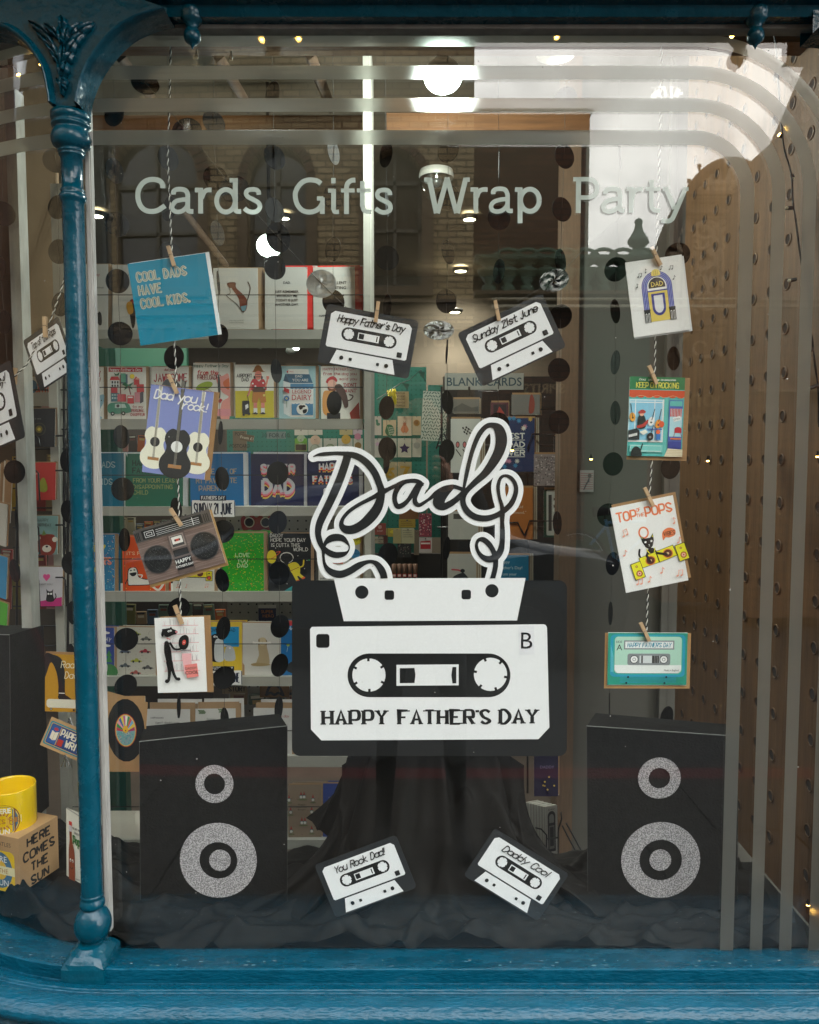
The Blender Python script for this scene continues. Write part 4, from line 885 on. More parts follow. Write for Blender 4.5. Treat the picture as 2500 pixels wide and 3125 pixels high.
def creases(x, y, lst=CR):
    h = 0
    for cx_, cy_, ca, sa, L_, w_, am, bd in lst:
        dx, dy = x-cx_, y-cy_; u_ = dx*ca+dy*sa
        if abs(u_) > L_: continue
        v_ = -dx*sa+dy*ca-bd*u_*u_
        if abs(v_) > w_*4: continue
        q = v_/w_; h += am*(1-(u_/L_)**2)*(math.exp(-q*q) if q < 0 else math.exp(-q*q*5))
    return h
def cloth_h(x, y):
    # height over the window board: a square stool under the cloth in the middle, creases round its foot
    h = 0
    cx, cyy, hw, hd, top = .045, 1.545, .12, .075, Zat(2300, 1.5)-FZ
    dx = max(0, abs(x-cx)-hw); dy = max(0, abs(y-cyy)-hd); d = math.hypot(dx, dy*1.2)
    t = min(1, d/.13); h = top*(1-t)**2.1
    if d > 0: h *= 1+.10*math.sin(math.atan2(y-cyy, x-cx)*17)*min(1, d/.04)
    w = .5+.5*math.sin(x*7+1)
    h += (.004+.012*w)*(1+fab(x, y))*(1 if d > 0 else .12)
    h += .012*math.exp(-((y-1.352)/.016)**2)*(.6+.4*math.sin(x*9+2)+.25*math.sin(x*31))
    h += .05*math.exp(-(((x+.62)/.14)**2+((y-1.50)/.1)**2))+.045*math.exp(-(((x+.40)/.1)**2+((y-1.56)/.1)**2))
    h += .008*max(0, NZ.ridged_multi_fractal(Vector((x*4.5+y*6, y*24-x*2.5, .3)), 1.0, 2.1, 2, 1.0, 2.0)-.6)*(1 if d > 0 else .1)
    h += .010*max(0, math.sin(x*23+y*38+2*math.sin(x*11)))**3+.012*max(0, math.sin(x*41-y*55+1.5*math.sin(x*17)))**4
    h += creases(x, y)*(1 if d > 0 else .2)
    return max(.0015, h)
b = MB(); NX, NY = 330, 80; rows = []
for j in range(NY+1):
    y = 1.322+(1.66-1.322)*j/NY; rr = []
    for i in range(NX+1):
        x = -1.05+1.75*i/NX; yy = y+(front(x)-1.30); z = FZ+cloth_h(x, y)
        if y > 1.655: z -= .25
        rr.append((x, yy+.004*math.sin(x*50), z))
    rows.append(rr)
b.grid(rows); b.build('black_cloth', CLOTH); tag(bpy.data.objects['black_cloth'], 'black cloth draped over a stool and bunched along the window board', 'cloth')
SKC = [(random.random(), random.uniform(.1,1), *(lambda a: (math.cos(a), math.sin(a)))(R(90+random.uniform(-50,50))), random.uniform(.2,.6), random.uniform(.010,.028), random.uniform(.006,.014), random.uniform(-.5,.5)) for _ in range(34)]
b = MB(); rows = []; zt = Zat(2290, 1.5)
for k in range(48):
    t = k/47; rr = []
    for i in range(221):
        u_ = i/220; x = -.13+.35*u_; e_ = 1-abs(2*u_-1)
        fl = .012*math.sin(u_*26)+.008*math.sin(u_*57+2)-1.3*creases(u_, t, SKC)
        spread = 1+1.15*t**3
        rr.append((.045+(x-.045)*spread, 1.475+.0*t-.05*t*t+fl*t-.03*(1-e_)*0, zt-(zt-FZ-.012)*t-.02*(1-min(1, e_*6))*(1-t)))
    rows.append(rr)
b.grid(rows); tag(b.build('stool_cloth', CLOTH), 'black cloth skirt falling from the stool behind the two lower cassettes', 'cloth')
for sgn, xx, nm in ((-1, P(1040,2350,1.49).x, 'left'), (1, P(1580,2350,1.49).x, 'right')):
    b = MB(); rows = []
    for k in range(12):
        t = k/11; rows.append([(xx-sgn*.03+sgn*(.005+(.10 if sgn < 0 else .05)*t**1.4)*q+sgn*.012*math.sin(q*9+t*3), 1.50-.02*q+.012*math.sin(q*14), zt-.005-(zt-FZ-.10)*t*(1-.35*q)) for q in [i/14 for i in range(15)]])
    b.grid(rows); tag(b.build('cloth_corner', CLOTH), 'folded corner of black cloth sticking out at the %s of the stool' % nm, 'cloth')
def ringmesh(name, cx, cy, ro, ri, parent, loc0, Y, kx=1, ky=1, skew=0):
    b = MB(); n_ = 48; s = pxs(cx, cy, Y); c = P(cx, cy, Y)-loc0
    f = lambda r, a, y: (c.x+(r*math.cos(a)*kx+r*math.sin(a)*skew)*s, c.y+y, c.z-(r*math.sin(a)*ky-r*math.cos(a)*skew)*s)
    col = lin('#d2ccd0')
    for i in range(n_):
        a0, a1_ = 2*math.pi*i/n_, 2*math.pi*(i+1)/n_
        if ri: b.face([f(ro,a0,-.0015), f(ro,a1_,-.0015), f(ri,a1_,-.0015), f(ri,a0,-.0015)], col, 0)
        b.face([f(ro,a0,-.0015), f(ro,a1_,-.0015), f(ro,a1_,0), f(ro,a0,0)], col, 0)
        if ri: b.face([f(ri,a0,-.0015), f(ri,a1_,-.0015), f(ri,a1_,0), f(ri,a0,0)], col, 0)
    if not ri: b.face([f(ro, 2*math.pi*i/n_, -.0015) for i in range(n_)], col, 0)
    return b.build(name, GLITTER, parent, True)
def speaker(label, front4, back2, rings, Y, dep):
    tl, tr, br_, bl = front4; o0 = P((tl[0]+tr[0])/2, (tl[1]+bl[1])/2, Y)
    o = empty('cardboard_speaker', o0, label, 'speaker', 'black cardboard loudspeakers'); b = MB()
    F4 = [P(*q, Y)-o0 for q in front4]
    bt = [P(*q, Y+dep)-o0 for q in back2]; B4 = [bt[0], bt[1], Vector((bt[1].x, bt[1].y, F4[2].z)), Vector((bt[0].x, bt[0].y, F4[3].z))]
    for q in ((F4[0],F4[1],F4[2],F4[3]), (B4[1],B4[0],B4[3],B4[2]), (F4[1],B4[1],B4[2],F4[2]), (B4[0],F4[0],F4[3],B4[3]), (B4[0],B4[1],F4[1],F4[0])): b.face(list(q))
    b.build('box', BLACKCARD, o)
    b = MB(); e = Vector((0,-.0006,.0008)); b.tube([F4[0]+e, F4[1]+e], .0009, seg=5); b.build('worn_fold_edge', mat('grey_card_edge', '#8a8a88', .8), o)
    b = MB(); b.tube([F4[1]+e, F4[1]*.4+F4[2]*.6+e, F4[2]+e], [.0006, .0003, .0005], seg=5); b.build('worn_side_edge', mat('dull_card_edge', '#4a4a49', .8), o); b = MB(); b.tube([F4[0]+e, F4[0]*.5+F4[3]*.5+e, F4[3]+e], [.0006, .0003, .0005], seg=5); b.build('worn_side_edge', MATS['dull_card_edge'], o)
    for nm, cx, cy, ro, ri, kx, ky, sk in rings: ringmesh(nm, cx, cy, ro, ri, o, o0, Y-.0005, kx, ky, sk)
    return o
YS = 1.44
speaker('left black cardboard speaker with glitter rings under the hanging dog card', [(426,2264),(877,2216),(877,2900),(430,2900)], [(440,2216),(852,2178)],
    [('tweeter_ring', 655, 2392, 59, 33, .98, 1, 0), ('woofer_ring', 667, 2625, 117, 58, 1.0, 1.0, -.05), ('woofer_centre', 672, 2625, 32, 0, 1.02, 1.03, 0)], YS, .10)
speaker('right black cardboard speaker with glitter rings under the green cassette card', [(1790,2216),(2250,2248),(2252,2900),(1795,2900)], [(1818,2176),(2215,2210)],
    [('tweeter_ring', 2012, 2374, 65, 33, 1, .98, .04), ('woofer_ring', 2016, 2624, 120, 65, 1.0, .99, .05), ('woofer_centre', 2015, 2624, 33, 0, 1, 1, 0)], YS, .10)
speaker('plain black cardboard speaker side cut off at the left edge of the photo', [(-320,1930),(30,1938),(36,2560),(-320,2560)], [(-280,1905),(133,1908)], [], 1.64, .16)
# ------------------------------------------------------------------ shop room
DARKW = mat('shop_wall_grey', '#574f43', .85, noise=.08, nscale=4, bump=.1)
CEILM = mat('shop_ceiling_paint', '#6a6154', .85, noise=.05, nscale=5)
FLOORM = mat('shop_floor_vinyl', '#4a4038', .6, noise=.2, nscale=8)
TEALW = mat('teal_pegboard', '#236b5c', .7, noise=.06, nscale=6); WPEG = mat('white_pegboard', '#8f8d85', .7)
HOLE = mat('peg_hole_black', '#0b0b0b', .9)
def solid(name, x0, y0, z0, x1, y1, z1, m, kind='structure', label=None, cat=None, group=None):
    b = MB(); b.box(x0, y0, z0, x1, y1, z1); return tag(b.build(name, m), label, cat, group, kind)
solid('shop_floor', -3.2, 1.36, -.02, 2.6, 6.2, 0.02, FLOORM)
solid('shop_ceiling', -3.2, 1.345, 2.78, 2.6, 6.2, 2.88, CEILM)
solid('back_wall', -3.2, 5.6, .02, 2.6, 5.7, 2.78, DARKW)
solid('left_wall', -3.3, 1.9, .02, -3.2, 6.2, 2.78, DARKW)
solid('right_wall', 1.30, 2.30, .02, 1.40, 6.2, 2.78, DARKW)
# blocks at the two ends so no daylight leaks round the shopfront
solid('left_end_wall', -3.2, 2.35, .02, -1.48, 2.40, 2.78, DARKW); solid('left_return_wall', -1.52, 1.9, .02, -1.46, 2.38, 2.78, DARKW)
# big side panel with punched oval holes on the right: receding plywood
PX0, PY0, PX1, PY1 = .742, 1.37, .745, 2.16
side = empty('perforated_side_panel', (PX0, PY0, 0), 'brown plywood side panel punched with rows of round holes', 'panel')
b = MB(); b.box(0, 0, FZ, .018, PY1-PY0, 2.7); b.build('plywood_sheet', WOOD, side)
hb = MB(); rings = MB()
pitch = .086; yy = .125-.075; i = 0
while yy < PY1-PY0-.03:
    z = 1.5-9*pitch
    while z < 2.6:
        n_ = 14; r = .0112
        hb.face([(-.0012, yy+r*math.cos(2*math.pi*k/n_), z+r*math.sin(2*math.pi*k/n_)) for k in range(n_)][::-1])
        rings.grid([[(-.0014, yy+q*math.cos(2*math.pi*k/n_), z+q*math.sin(2*math.pi*k/n_)) for k in range(n_)] if j != 1 else [(-.0034, yy+q*math.cos(2*math.pi*k/n_), z+q*math.sin(2*math.pi*k/n_)) for k in range(n_)] for j, q in enumerate((.0128, .0112, .0100))], closed=True)
        z += pitch
    yy += .075; i += 1
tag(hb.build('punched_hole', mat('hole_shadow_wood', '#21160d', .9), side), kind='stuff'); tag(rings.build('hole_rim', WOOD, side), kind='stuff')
# grey partition behind the panel edge and a narrow brown post
q0, q1 = P(1725, 1500, 2.34), P(2060, 1500, 2.34)
solid('grey_partition', q0.x+.03, 2.34, .02, 1.30, 2.38, 2.78, mat('grey_green_paint', '#4c4a42', .7, noise=.05, nscale=3))
solid('partition_post', q0.x-.02, 2.32, .02, q0.x+.03, 2.40, 2.78, mat('brown_post', '#5f4a36', .6, noise=.15, stretch=(5,5,.5)), None, 'narrow brown timber post at the left edge of the grey partition', 'post')
b = MB(); q = P(2022, 1500, 2.33); b.box(q.x, 2.318, .02, q.x+.012, 2.34, 2.7); tag(b.build('partition_trim', mat('grey_green_paint')), 'thin trim strip dividing the grey partition', 'trim')
# timber beams over the window display
def beam(px0, py0, px1, py1, Y, d, label, m=BEAMW):
    a, c = P(px0, py0, Y), P(px1, py1, Y); b = MB(); b.box(a.x, Y, c.z, c.x, Y+d, a.z); tag(b.build('timber_beam', m), label, 'beam')
beam(-400, 76, 2600, 128, 1.50, .05, 'pine beam running right behind the top of the window')
beam(270, 352, 1120, 396, 2.2, .05, 'pine beam high behind the hanging dots, left half')
beam(1180, 344, 1800, 402, 2.3, .05, 'dark pine beam high behind the dots, right of the white post')
for i, (x0, y0, x1, y1, Y) in enumerate(((365,170,470,310,1.9),(665,170,760,330,1.9),(945,165,1010,330,1.95),(560,640,690,810,2.9))):
    b = MB(); a, c = P(x0, y0, Y), P(x1, y1, Y+.25); b.tube([a, c], .016, seg=4); tag(b.build('timber_brace', mat('old_brace_wood', '#3e2c1c', .8)), ['diagonal pine brace left of the first dot garland', 'diagonal pine brace behind the left garlands', 'diagonal pine brace near the white post', 'long thin diagonal brace under the word Cards'][i], 'brace')
# ------------------------------------------------------------------ white shelving unit
YU = 2.05
unit = empty('card_shelving', (0, YU, 0), 'tall white card shelving with wire rails behind the window display', 'shelving')
def ubox(name, sx0, sy0, sx1, sy1, y0, y1, m=SHELFP):
    a, c = P(sx0, sy0, y0), P(sx1, sy1, y0); b = MB(); b.box(a.x, y0-YU, c.z, c.x, y1-YU, a.z); return b.build(name, m, unit)
lips = [(1006,1035),(1279,1310),(1546,1574),(1806,1836),(2065,2094),(2308,2341),(2563,2592)]
for a, c in lips:
    ubox('shelf_lip', 222, a, 1108, c, 1.995, 2.01); z = P(800, a+9, 2.01).z
    b = MB(); b.box(P(222, a, 2.0).x, 2.01-YU, z-.012, P(1108, a, 2.0).x, 2.20-YU, z); b.build('shelf_board', SHELFP, unit)
ubox('left_upright', 172, 1100, 200, 2900, 1.98, 2.22); ubox('left_upright', 196, 560, 222, 2900, 2.005, 2.10)
ubox('right_upright', 1107, 95, 1137, 2900, 1.985, 2.20)
ubox('left_upright', 168, 1000, 196, 1110, 1.98, 2.2)
for sy in (900, 1182, 1450, 1706, 1965, 2230, 2462):
    b = MB(); a, c = P(222, sy, 1.985), P(1108, sy, 1.985); b.tube([(a.x, 1.985-YU, a.z), (c.x, 1.985-YU, c.z)], .0012, seg=5); b.build('wire_rail', WIRE, unit)
b = MB(); a = P(848, 1280, 1.985); c = P(848, 1312, 1.985); b.box(a.x-.0005, 1.9945-YU, c.z, a.x+.0005, 1.996-YU, a.z); b.build('lip_joint', HOLE, unit)
# white pegboard behind the lower shelves
def pegboard(name, sx0, sy0, sx1, sy1, Y, m, label, pitch=.0254, r=.003):
    a, c = P(sx0, sy0, Y), P(sx1, sy1, Y); o = empty(name, (0, Y, 0), label, 'pegboard'); b = MB(); b.box(a.x, 0, c.z, c.x, .006, a.z); b.build('board', m, o)
    b = MB(); x = a.x+pitch/2
    while x < c.x:
        z = c.z+pitch/2
        while z < a.z:
            b.face([(x-r, -.0006, z-r), (x+r, -.0006, z-r), (x+r, -.0006, z+r), (x-r, -.0006, z+r)]); z += pitch
        x += pitch
    tag(b.build('peg_hole', HOLE if m is WPEG else mat('dark_teal', '#1a5447', .8), o), kind='stuff'); return o
pegboard('white_pegboard', 690, 1560, 1130, 2330, 2.42, WPEG, 'cream pegboard seen between the lower card shelves', .026, .0024)
pegboard('teal_pegboard', 690, 1120, 1300, 2000, 4.3, TEALW, 'teal pegboard at the back of the shop, left stretch', .0254, .0032)
pegboard('teal_pegboard', 1306, 1175, 1350, 1640, 4.3, TEALW, 'narrow teal pegboard strip at the back of the shop beside the card spinner', .0254, .0032)
solid('dark_back_display', P(1352,1500,4.28).x, 4.26, .02, P(1760,1500,4.28).x, 4.32, P(1500,1150,4.28).z, mat('dark_display', '#241e19', .8), None, 'dark display wall behind the spinning card rack', 'display wall')
solid('dark_low_goods', P(1130,1700,4.2).x, 4.20, .02, P(1350,1700,4.2).x, 4.24, P(1200,1690,4.2).z, MATS['dark_display'], None, 'dark lower display front under the teal pegboard', 'display front')
solid('dark_cupboard', P(200,1500,4.4).x, 4.4, .02, P(640,1500,4.4).x, 4.8, P(400,1290,4.4).z, mat('dark_stain', '#2b221a', .7), None, 'dark cupboard front behind the left card shelves', 'cupboard')
solid('teal_low_wall', P(200,1100,4.75).x, 4.82, .02, P(560,1100,4.75).x, 4.86, P(400,1045,4.8).z, mat('dark_green_paint', '#1e5240', .6), None, 'teal painted wall stretch at the back left of the shop', 'wall panel')
# ------------------------------------------------------------------ cards on the shelves
def scard(label, X0, Y0, X1, Y1, cr, art=None, paper='#e9e6de', env='#a98a68', Y=2.012, edge=(9, -4), stack=2, white_env=False):
    ox, oy, k = cr; sx0, sy0, sx1, sy1 = ox+X0*k, oy+Y0*k, ox+X1*k, oy+Y1*k
    w, h = sx1-sx0, sy1-sy0; e = (edge[0]*.6, edge[1]*.6, w+3, h+abs(edge[1])*.2) if env else None
    o = card('shelf_card', label, (sx0+sx1)/2, (sy0+sy1)/2, w, h, Y+.001, art, paper, e, tilt=-3+random.uniform(-1.5,.8), roll=random.uniform(-.5,.5), yaw=random.uniform(-3,3), cat='greeting card', group='cards standing on the white shelves', box=(X0, Y0, X1, Y1), envc=env or '#fff')
    if env and stack:
        s = pxs(sx0, sy0, Y)
        for i in range(stack):
            b = MB(); d = (i+2)*.0035; dx = edge[0]*s*(1+.5*i)
            b.box(-w*s/2+dx, d, -h*s/2, w*s/2+dx, d+.0018, h*s/2+abs(edge[1])*s*(.5+.5*i), lin(paper if (i % 2) else env)); b.build('card_behind', PRINT, o, True)
    return o
c4_ = (0, 700, .40580); c5_ = (600, 700, .40580); c8_ = (0, 1300, .40580); c9_ = (600, 1300, .40580); c12_ = (0, 1900, .40580); c13_ = (700, 1900, .46377)
NAVY, RD = '#181b46', '#d22f2a'
GREYW = '#cfccc4'
def t_(fn): return fn
def s1(a): a.T('Day',727,350,24,'#a23a3a'); a.T('monkeys',745,444,15,'#333'); a.poly([(735,640),(750,618),(764,640),(768,690),(762,720),(744,718),(734,690)],'#241c18',True); a.L([(740,640),(720,608)],8,'#241c18')
scard('pale card with a small brown monkey, far left of the top shelf', 545, 262, 812, 820, c4_, s1, GREYW)
def s2(a): a.T('happy',940,350,20,'#555'); a.poly([(970,560),(1010,530),(1020,640),(1015,720),(995,735)],'#1e1a18',True); a.poly([(955,556),(990,545),(1004,620),(975,640),(958,610)],'#c08a2a',True); a.poly([(985,535),(1012,525),(1010,560)],'#a22',True)
scard('pale card with a black and ochre figure, half behind the turquoise card', 850, 268, 1120, 820, c4_, s2, GREYW)
def s3(a):
    a.poly([(262,412),(292,404),(300,440),(330,470),(360,500),(382,540),(374,600),(352,622),(330,600),(316,520),(284,470),(268,446)],'#7a4030',True); a.poly([(232,408),(262,398),(296,402),(290,432),(250,440)],'#6b3a2c',True)
    a.L([(250,440),(254,480),(228,500),(300,560),(340,620)],4,'#3a2a26'); a.L([(388,396),(404,440),(392,500),(372,560)],7,'#4a342c'); a.poly([(330,580),(378,570),(368,604),(346,628)],'#6f95a0'); a.poly([(336,616),(358,612),(352,630)],'#3a2320')
    a.T('Thou mayst the VIP MP3',300,688,8,'#665'); a.T('Chieftains Oh My Friend.',300,704,8,'#665')
scard('pale card with a leaping brown stoat drawing, on the top shelf', 130, 292, 462, 750, c5_, s3, GREYW, edge=(24, -4))
def s4(a):
    a.R(515,280,866,750,GREYW)
    for i, (t, y) in enumerate((('DAD.',410),('JUST REMEMBER,',477),('WITHOUT ME',508),('TODAY IS JUST',541),('ANOTHER DAY.',573))): a.T(t,680,y,18,'#2b2a2c',bold=.02)
scard('pale card reading Dad Just remember, with a red envelope, on the top shelf', 515, 284, 832, 750, c5_, lambda a: [a.T(t,680,y,18,'#2b2a2c',bold=.02) for t, y in (('DAD.',410),('JUST REMEMBER,',477),('WITHOUT ME',508),('TODAY IS JUST',541),('ANOTHER DAY.',573))], GREYW, env='#d8302c', edge=(24,-8))
scard('pale card ending LENT TING with a red envelope, last on the top shelf', 878, 284, 1192, 750, c5_, lambda a: [a.T(t,x,y,h,'#2b2a2c',bold=.02,al='r') for t, x, y, h in (('EXCELLENT',1128,413,22),('PARENTING',1125,450,22),('HAPPY',988,656,16))]+[a.poly([(1104+(12 if k%2==0 else 5)*math.cos(R(36*k-90)),497+(12 if k%2==0 else 5)*math.sin(R(36*k-90))) for k in range(10)],'#222')], GREYW, env='#d8302c', edge=(24,-8))
def s5(a): a.H('CHEERFULLY',755,1108,42,'#a8323a',w=6,al='r',fitw=190); a.H('and',752,1142,28,'#a8323a',w=4,al='r',slant=.2); a.poly([(600,1330),(680,1290),(775,1240),(778,1300),(740,1380),(760,1425),(560,1425)],'#8fb4c4',True); a.E(762,1286,4,4,'#111'); a.poly([(710,1330),(745,1322),(735,1344)],WH)
scard('cream card with a pale blue shark, far left of the second shelf', 500, 1035, 778, 1425, c4_, s5)
def s6(a):
    a.R(820,1040,1072,1072,'#c22a2e'); a.H("happy father's Day",946,1066,20,WH,w=3.4,slant=.1,fitw=230)
    a.E(995,1106,18,18,'#e6c828'); a.R(836,1135,900,1190,WH); a.poly([(828,1135),(905,1135),(892,1108),(840,1108)],'#c22a2e')
    for i in range(3): a.R(842+i*20,1142,854+i*20,1160,'#333'); a.R(842+i*20,1168,854+i*20,1184,'#333')
    a.R(838,1190,886,1232,'#c8414a'); a.R(838,1232,900,1296,'#4f7d8c'); 
    for i in range(3): a.R(844+i*18,1240,855+i*18,1252,'#c9e0e0'); a.R(844+i*18,1262,855+i*18,1276,'#c9e0e0')
    a.R(908,1090,962,1160,'#4a5d70'); a.R(912,1084,948,1150,'#5fa28e'); a.poly([(860,1080),(880,1092),(905,1074),(896,1100),(870,1102)],'#2c6e48'); a.L([(908,1100),(908,1240)],7,'#8a2f34',False)
    a.poly([(940,1150),(968,1168),(1010,1148),(984,1180),(1002,1204),(966,1190),(936,1210),(948,1180),(920,1168)],'#26694a'); a.L([(970,1180),(984,1240)],8,'#8a2f34')
    a.R(1030,1165,1084,1225,'#d0383c'); a.R(1010,1130,1050,1170,'#c22a2e'); a.poly([(1005,1135),(1025,1105),(1052,1135)],'#c22a2e'); a.E(1036,1130,16,14,'#e8a08c',0,180,360); a.R(1014,1225,1054,1300,'#d88a94'); a.poly([(1054,1228),(1080,1218),(1080,1296),(1054,1310)],'#55505c'); a.R(960,1250,1008,1310,'#d0383c'); a.R(965,1258,1000,1268,WH); a.R(886,1240,950,1296,'#d05a62'); 
    a.poly([(826,1310),(950,1306),(982,1340),(980,1376),(828,1384)],'#4f9078',True); a.poly([(868,1314),(940,1312),(954,1342),(866,1344)],'#c8dcd6'); a.E(850,1386,15,15,'#1b1b1b'); a.E(930,1384,15,15,'#1b1b1b'); a.E(850,1386,6,6,WH); a.E(930,1384,6,6,WH); a.E(890,1328,12,12,'#222')
    a.H('to my',1036,1342,18,'#a8323a',w=3,slant=.1,fitw=80); a.H('PERSONAL',1038,1372,20,'#a8323a',w=3.4,fitw=94); a.H('CHAUFFEUR',1036,1402,20,'#a8323a',w=3.4,fitw=106)
scard("card of red houses, palm trees and a green car reading my personal chauffeur", 812, 1036, 1097, 1425, c4_, s6)
def s7(a): a.H("dad you're",1285,1064,18,'#a8323a',w=2.6,slant=.1,fitw=96); a.H('JAWESOME',1284,1142,54,'#a8323a',w=7.5,fitw=248); a.poly([(1220,1165),(1250,1130),(1300,1124),(1340,1150),(1360,1200),(1220,1200)],'#55595f',True)
scard('cream card reading Jawesome with a shark, on the second shelf behind the guitars card', 1137, 1033, 1420, 1425, c4_, s7)
def s8(a):
    k = c5_; a.H("Happy Father's Day",106,1036,19,'#2f6b5a',w=3,slant=.12,fitw=262,gap=1); a.H('from the',86,1092,30,'#c22a36',w=5,slant=.1,fitw=150); a.H('FREELOADER',96,1128,32,'#8a2a3a',w=5,fitw=170)
    a.poly([(150,1130),(200,1100),(246,1110),(246,1420),(180,1420),(190,1300),(240,1260),(190,1220)],'#e89a90',True); a.E(60,1180,66,30,'#94ac3c',-20); a.poly([(200,1150),(236,1120),(246,1130),(246,1200),(215,1190)],'#d86a3a',True); a.R(10,1350,256,1402,'#e2939a'); a.L([(60,1190),(130,1230),(160,1290)],2.6,'#555'); a.poly([(160,1290),(182,1270),(196,1284),(176,1310)],'#c22a36')
scard('pale card with pink and green figures reading from the freeloader, on the second shelf', -22, 1005, 252, 1402, c5_, s8)
def s9(a):
    a.R(292,1214,580,1416,'#d4c32a'); a.H('AIRPORT',362,1112,24,'#1c1c1c',w=4.4,fitw=112); a.H('DAD',368,1142,24,'#1c1c1c',w=4.4,fitw=50)
    a.poly([(428,1066),(450,1026),(480,1026),(502,1064),(516,1072),(420,1074)],'#9a6430',True); a.E(466,1098,27,34,'#e88a78'); a.L([(446,1092),(486,1092)],5,'#222',False); a.L([(450,1110),(482,1110)],5,'#5a3020'); a.poly([(430,1104),(444,1100),(448,1140),(438,1150)],'#2a1a16'); a.poly([(488,1100),(500,1108),(496,1150),(486,1140)],'#2a1a16')
    a.poly([(420,1130),(452,1128),(470,1144),(490,1128),(512,1134),(528,1190),(512,1214),(424,1216),(404,1180)],'#c8343a',True)
    for x, y in ((424,1160),(444,1180),(502,1156),(508,1190),(436,1200),(486,1204)): a.E(x,y,7,6,WH)
    a.L([(410,1170),(400,1220),(386,1250)],13,'#e88a78'); a.L([(520,1180),(530,1150),(536,1118)],12,'#e88a78'); a.poly([(526,1104),(548,1106),(546,1128),(528,1128)],'#e88a78')
    a.poly([(428,1196),(512,1196),(506,1240),(470,1246),(436,1238)],'#5a3826',True); a.poly([(424,1224),(516,1224),(524,1300),(482,1306),(470,1262),(456,1308),(418,1300)],'#c98034'); a.R(500,1240,516,1256,'#e6d36a')
    for x in (442,498): a.R(x-13,1304,x+13,1346,'#e88a78'); a.R(x-14,1344,x+14,1380,'#f2f0ea'); a.poly([(x-30,1388),(x,1374),(x+22,1386),(x+10,1392)],'#241a16')
    a.poly(rrect(344,1288,398,1390,8,3),'#1e1d1f'); a.L([(386,1250),(390,1292)],4,'#333',False); a.poly([(366,1322),(388,1312),(390,1340),(368,1356)],WH); a.E(354,1394,9,9,'#222'); a.E(394,1386,10,10,'#333')
scard('Airport Dad card of a man in a red shirt with a suitcase', 290, 1018, 580, 1416, c5_, s9, paper='#ece9e0')
def s10(a):
    a.R(620,1028,895,1422,'#a9cdd4'); a.poly([(690,1052),(842,1052),(845,1090),(684,1086)],'#f0f0ea'); a.poly([(668,1088),(850,1090),(876,1160),(704,1164)],'#3d6d8c'); a.poly([(668,1088),(704,1164),(652,1140)],'#2c4f68')
    a.poly([(652,1140),(706,1156),(712,1412),(656,1384)],'#e6ecee'); a.R(706,1156,880,1412,'#f2f2ee'); a.R(706,1160,880,1192,'#4f8cb8')
    for i in range(6): a.E(720+i*29,1192,15,8,'#4f8cb8',0,0,180)
    a.poly([(676,1072),(690,1060),(690,1084)],'#c2343a'); a.T('OPEN',714,1076,9,'#c2343a'); a.T('DAD',770,1114,19,'#f2f2ee'); a.T('YOU ARE',780,1144,21,'#f2f2ee'); 
    for x0, x1 in ((684,735),(802,846)):
        for y in (1092,1101,1110): a.R(x0,y,x1,y+2,'#16303f')
    a.T('LEGEND',792,1234,30,'#c2343a',sx=.95); a.T('DAIRY',792,1284,42,'#c2343a',sx=.92); a.R(716,1306,878,1396,'#4f8cb8')
    for i in range(6): a.E(730+i*27,1304,14,9,'#f2f2ee',0,0,180)
    a.E(797,1352,44,42,'#f4f4f0'); a.poly([(770,1330),(792,1322),(800,1344),(780,1356)],'#1b1b1b',True); a.poly([(800,1360),(830,1352),(828,1376),(806,1384)],'#1b1b1b',True); a.E(806,1330,14,8,'#1b1b1b')
    a.poly([(658,1190),(698,1204),(698,1236),(658,1218)],'#c2343a'); 
    for k in range(8): a.E(678+15*math.cos(k*.785),1272+15*math.sin(k*.785),7,7,'#3f78b4')
    a.E(678,1272,6,6,'#e6d060'); a.L([(678,1290),(680,1340)],3,'#4a8a60',False)
scard('pale blue milk carton card reading Legend Dairy, on the second shelf', 620, 1028, 895, 1422, c5_, s10, paper='#a9cdd4')
def s11(a):
    a.T("HAPPY FATHER'S DAY",1078,1062,22,'#b03a3e',sx=.86); a.H('from the dog you',1078,1096,20,'#b03a3e',w=3,slant=.15,fitw=250); a.H('said you',1140,1134,20,'#b03a3e',w=3,slant=.15,fitw=130); a.H("'DIDN'T",1155,1184,26,'#b03a3e',w=4.4,fitw=96); a.H("WANT'",1160,1226,26,'#b03a3e',w=4.4,fitw=90)
    a.poly([(975,1150),(990,1120),(1030,1104),(1058,1130),(1050,1150),(1000,1160)],'#c23238',True); a.E(1020,1168,34,38,'#f0b8a4'); a.poly([(985,1185),(1015,1200),(1050,1190),(1044,1214),(1000,1216)],'#8a4a2e',True); a.poly([(954,1230),(1000,1214),(1050,1230),(1060,1320),(1030,1400),(954,1380)],'#e8a45a',True)
    a.poly([(1040,1180),(1078,1164),(1110,1200),(1134,1260),(1140,1330),(1112,1340),(1096,1290),(1064,1240)],'#4e2f26',True); a.L([(1130,1290),(1160,1280),(1176,1254),(1150,1244)],9,'#4e2f26'); a.R(980,1380,1080,1424,'#26262a'); a.poly([(1150,1380),(1220,1300),(1228,1424),(1160,1424)],'#a83a30')
scard("cream card of a man in a red hat hugging a brown dog", 936, 1030, 1228, 1424, c5_, s11, paper='#e6e3da')
def s12(a): a.H('COOL DADS',868,312,42,'#9fb0ae',w=6,al='r',fitw=300); a.H('COOL KIDS.',868,440,42,'#9fb0ae',w=6,al='r',fitw=300)
scard('dark turquoise card with faint capitals, far left of the third shelf', 540, 204, 936, 606, c8_, s12, paper='#05647f', env='#dfe4e8', edge=(14,-4))
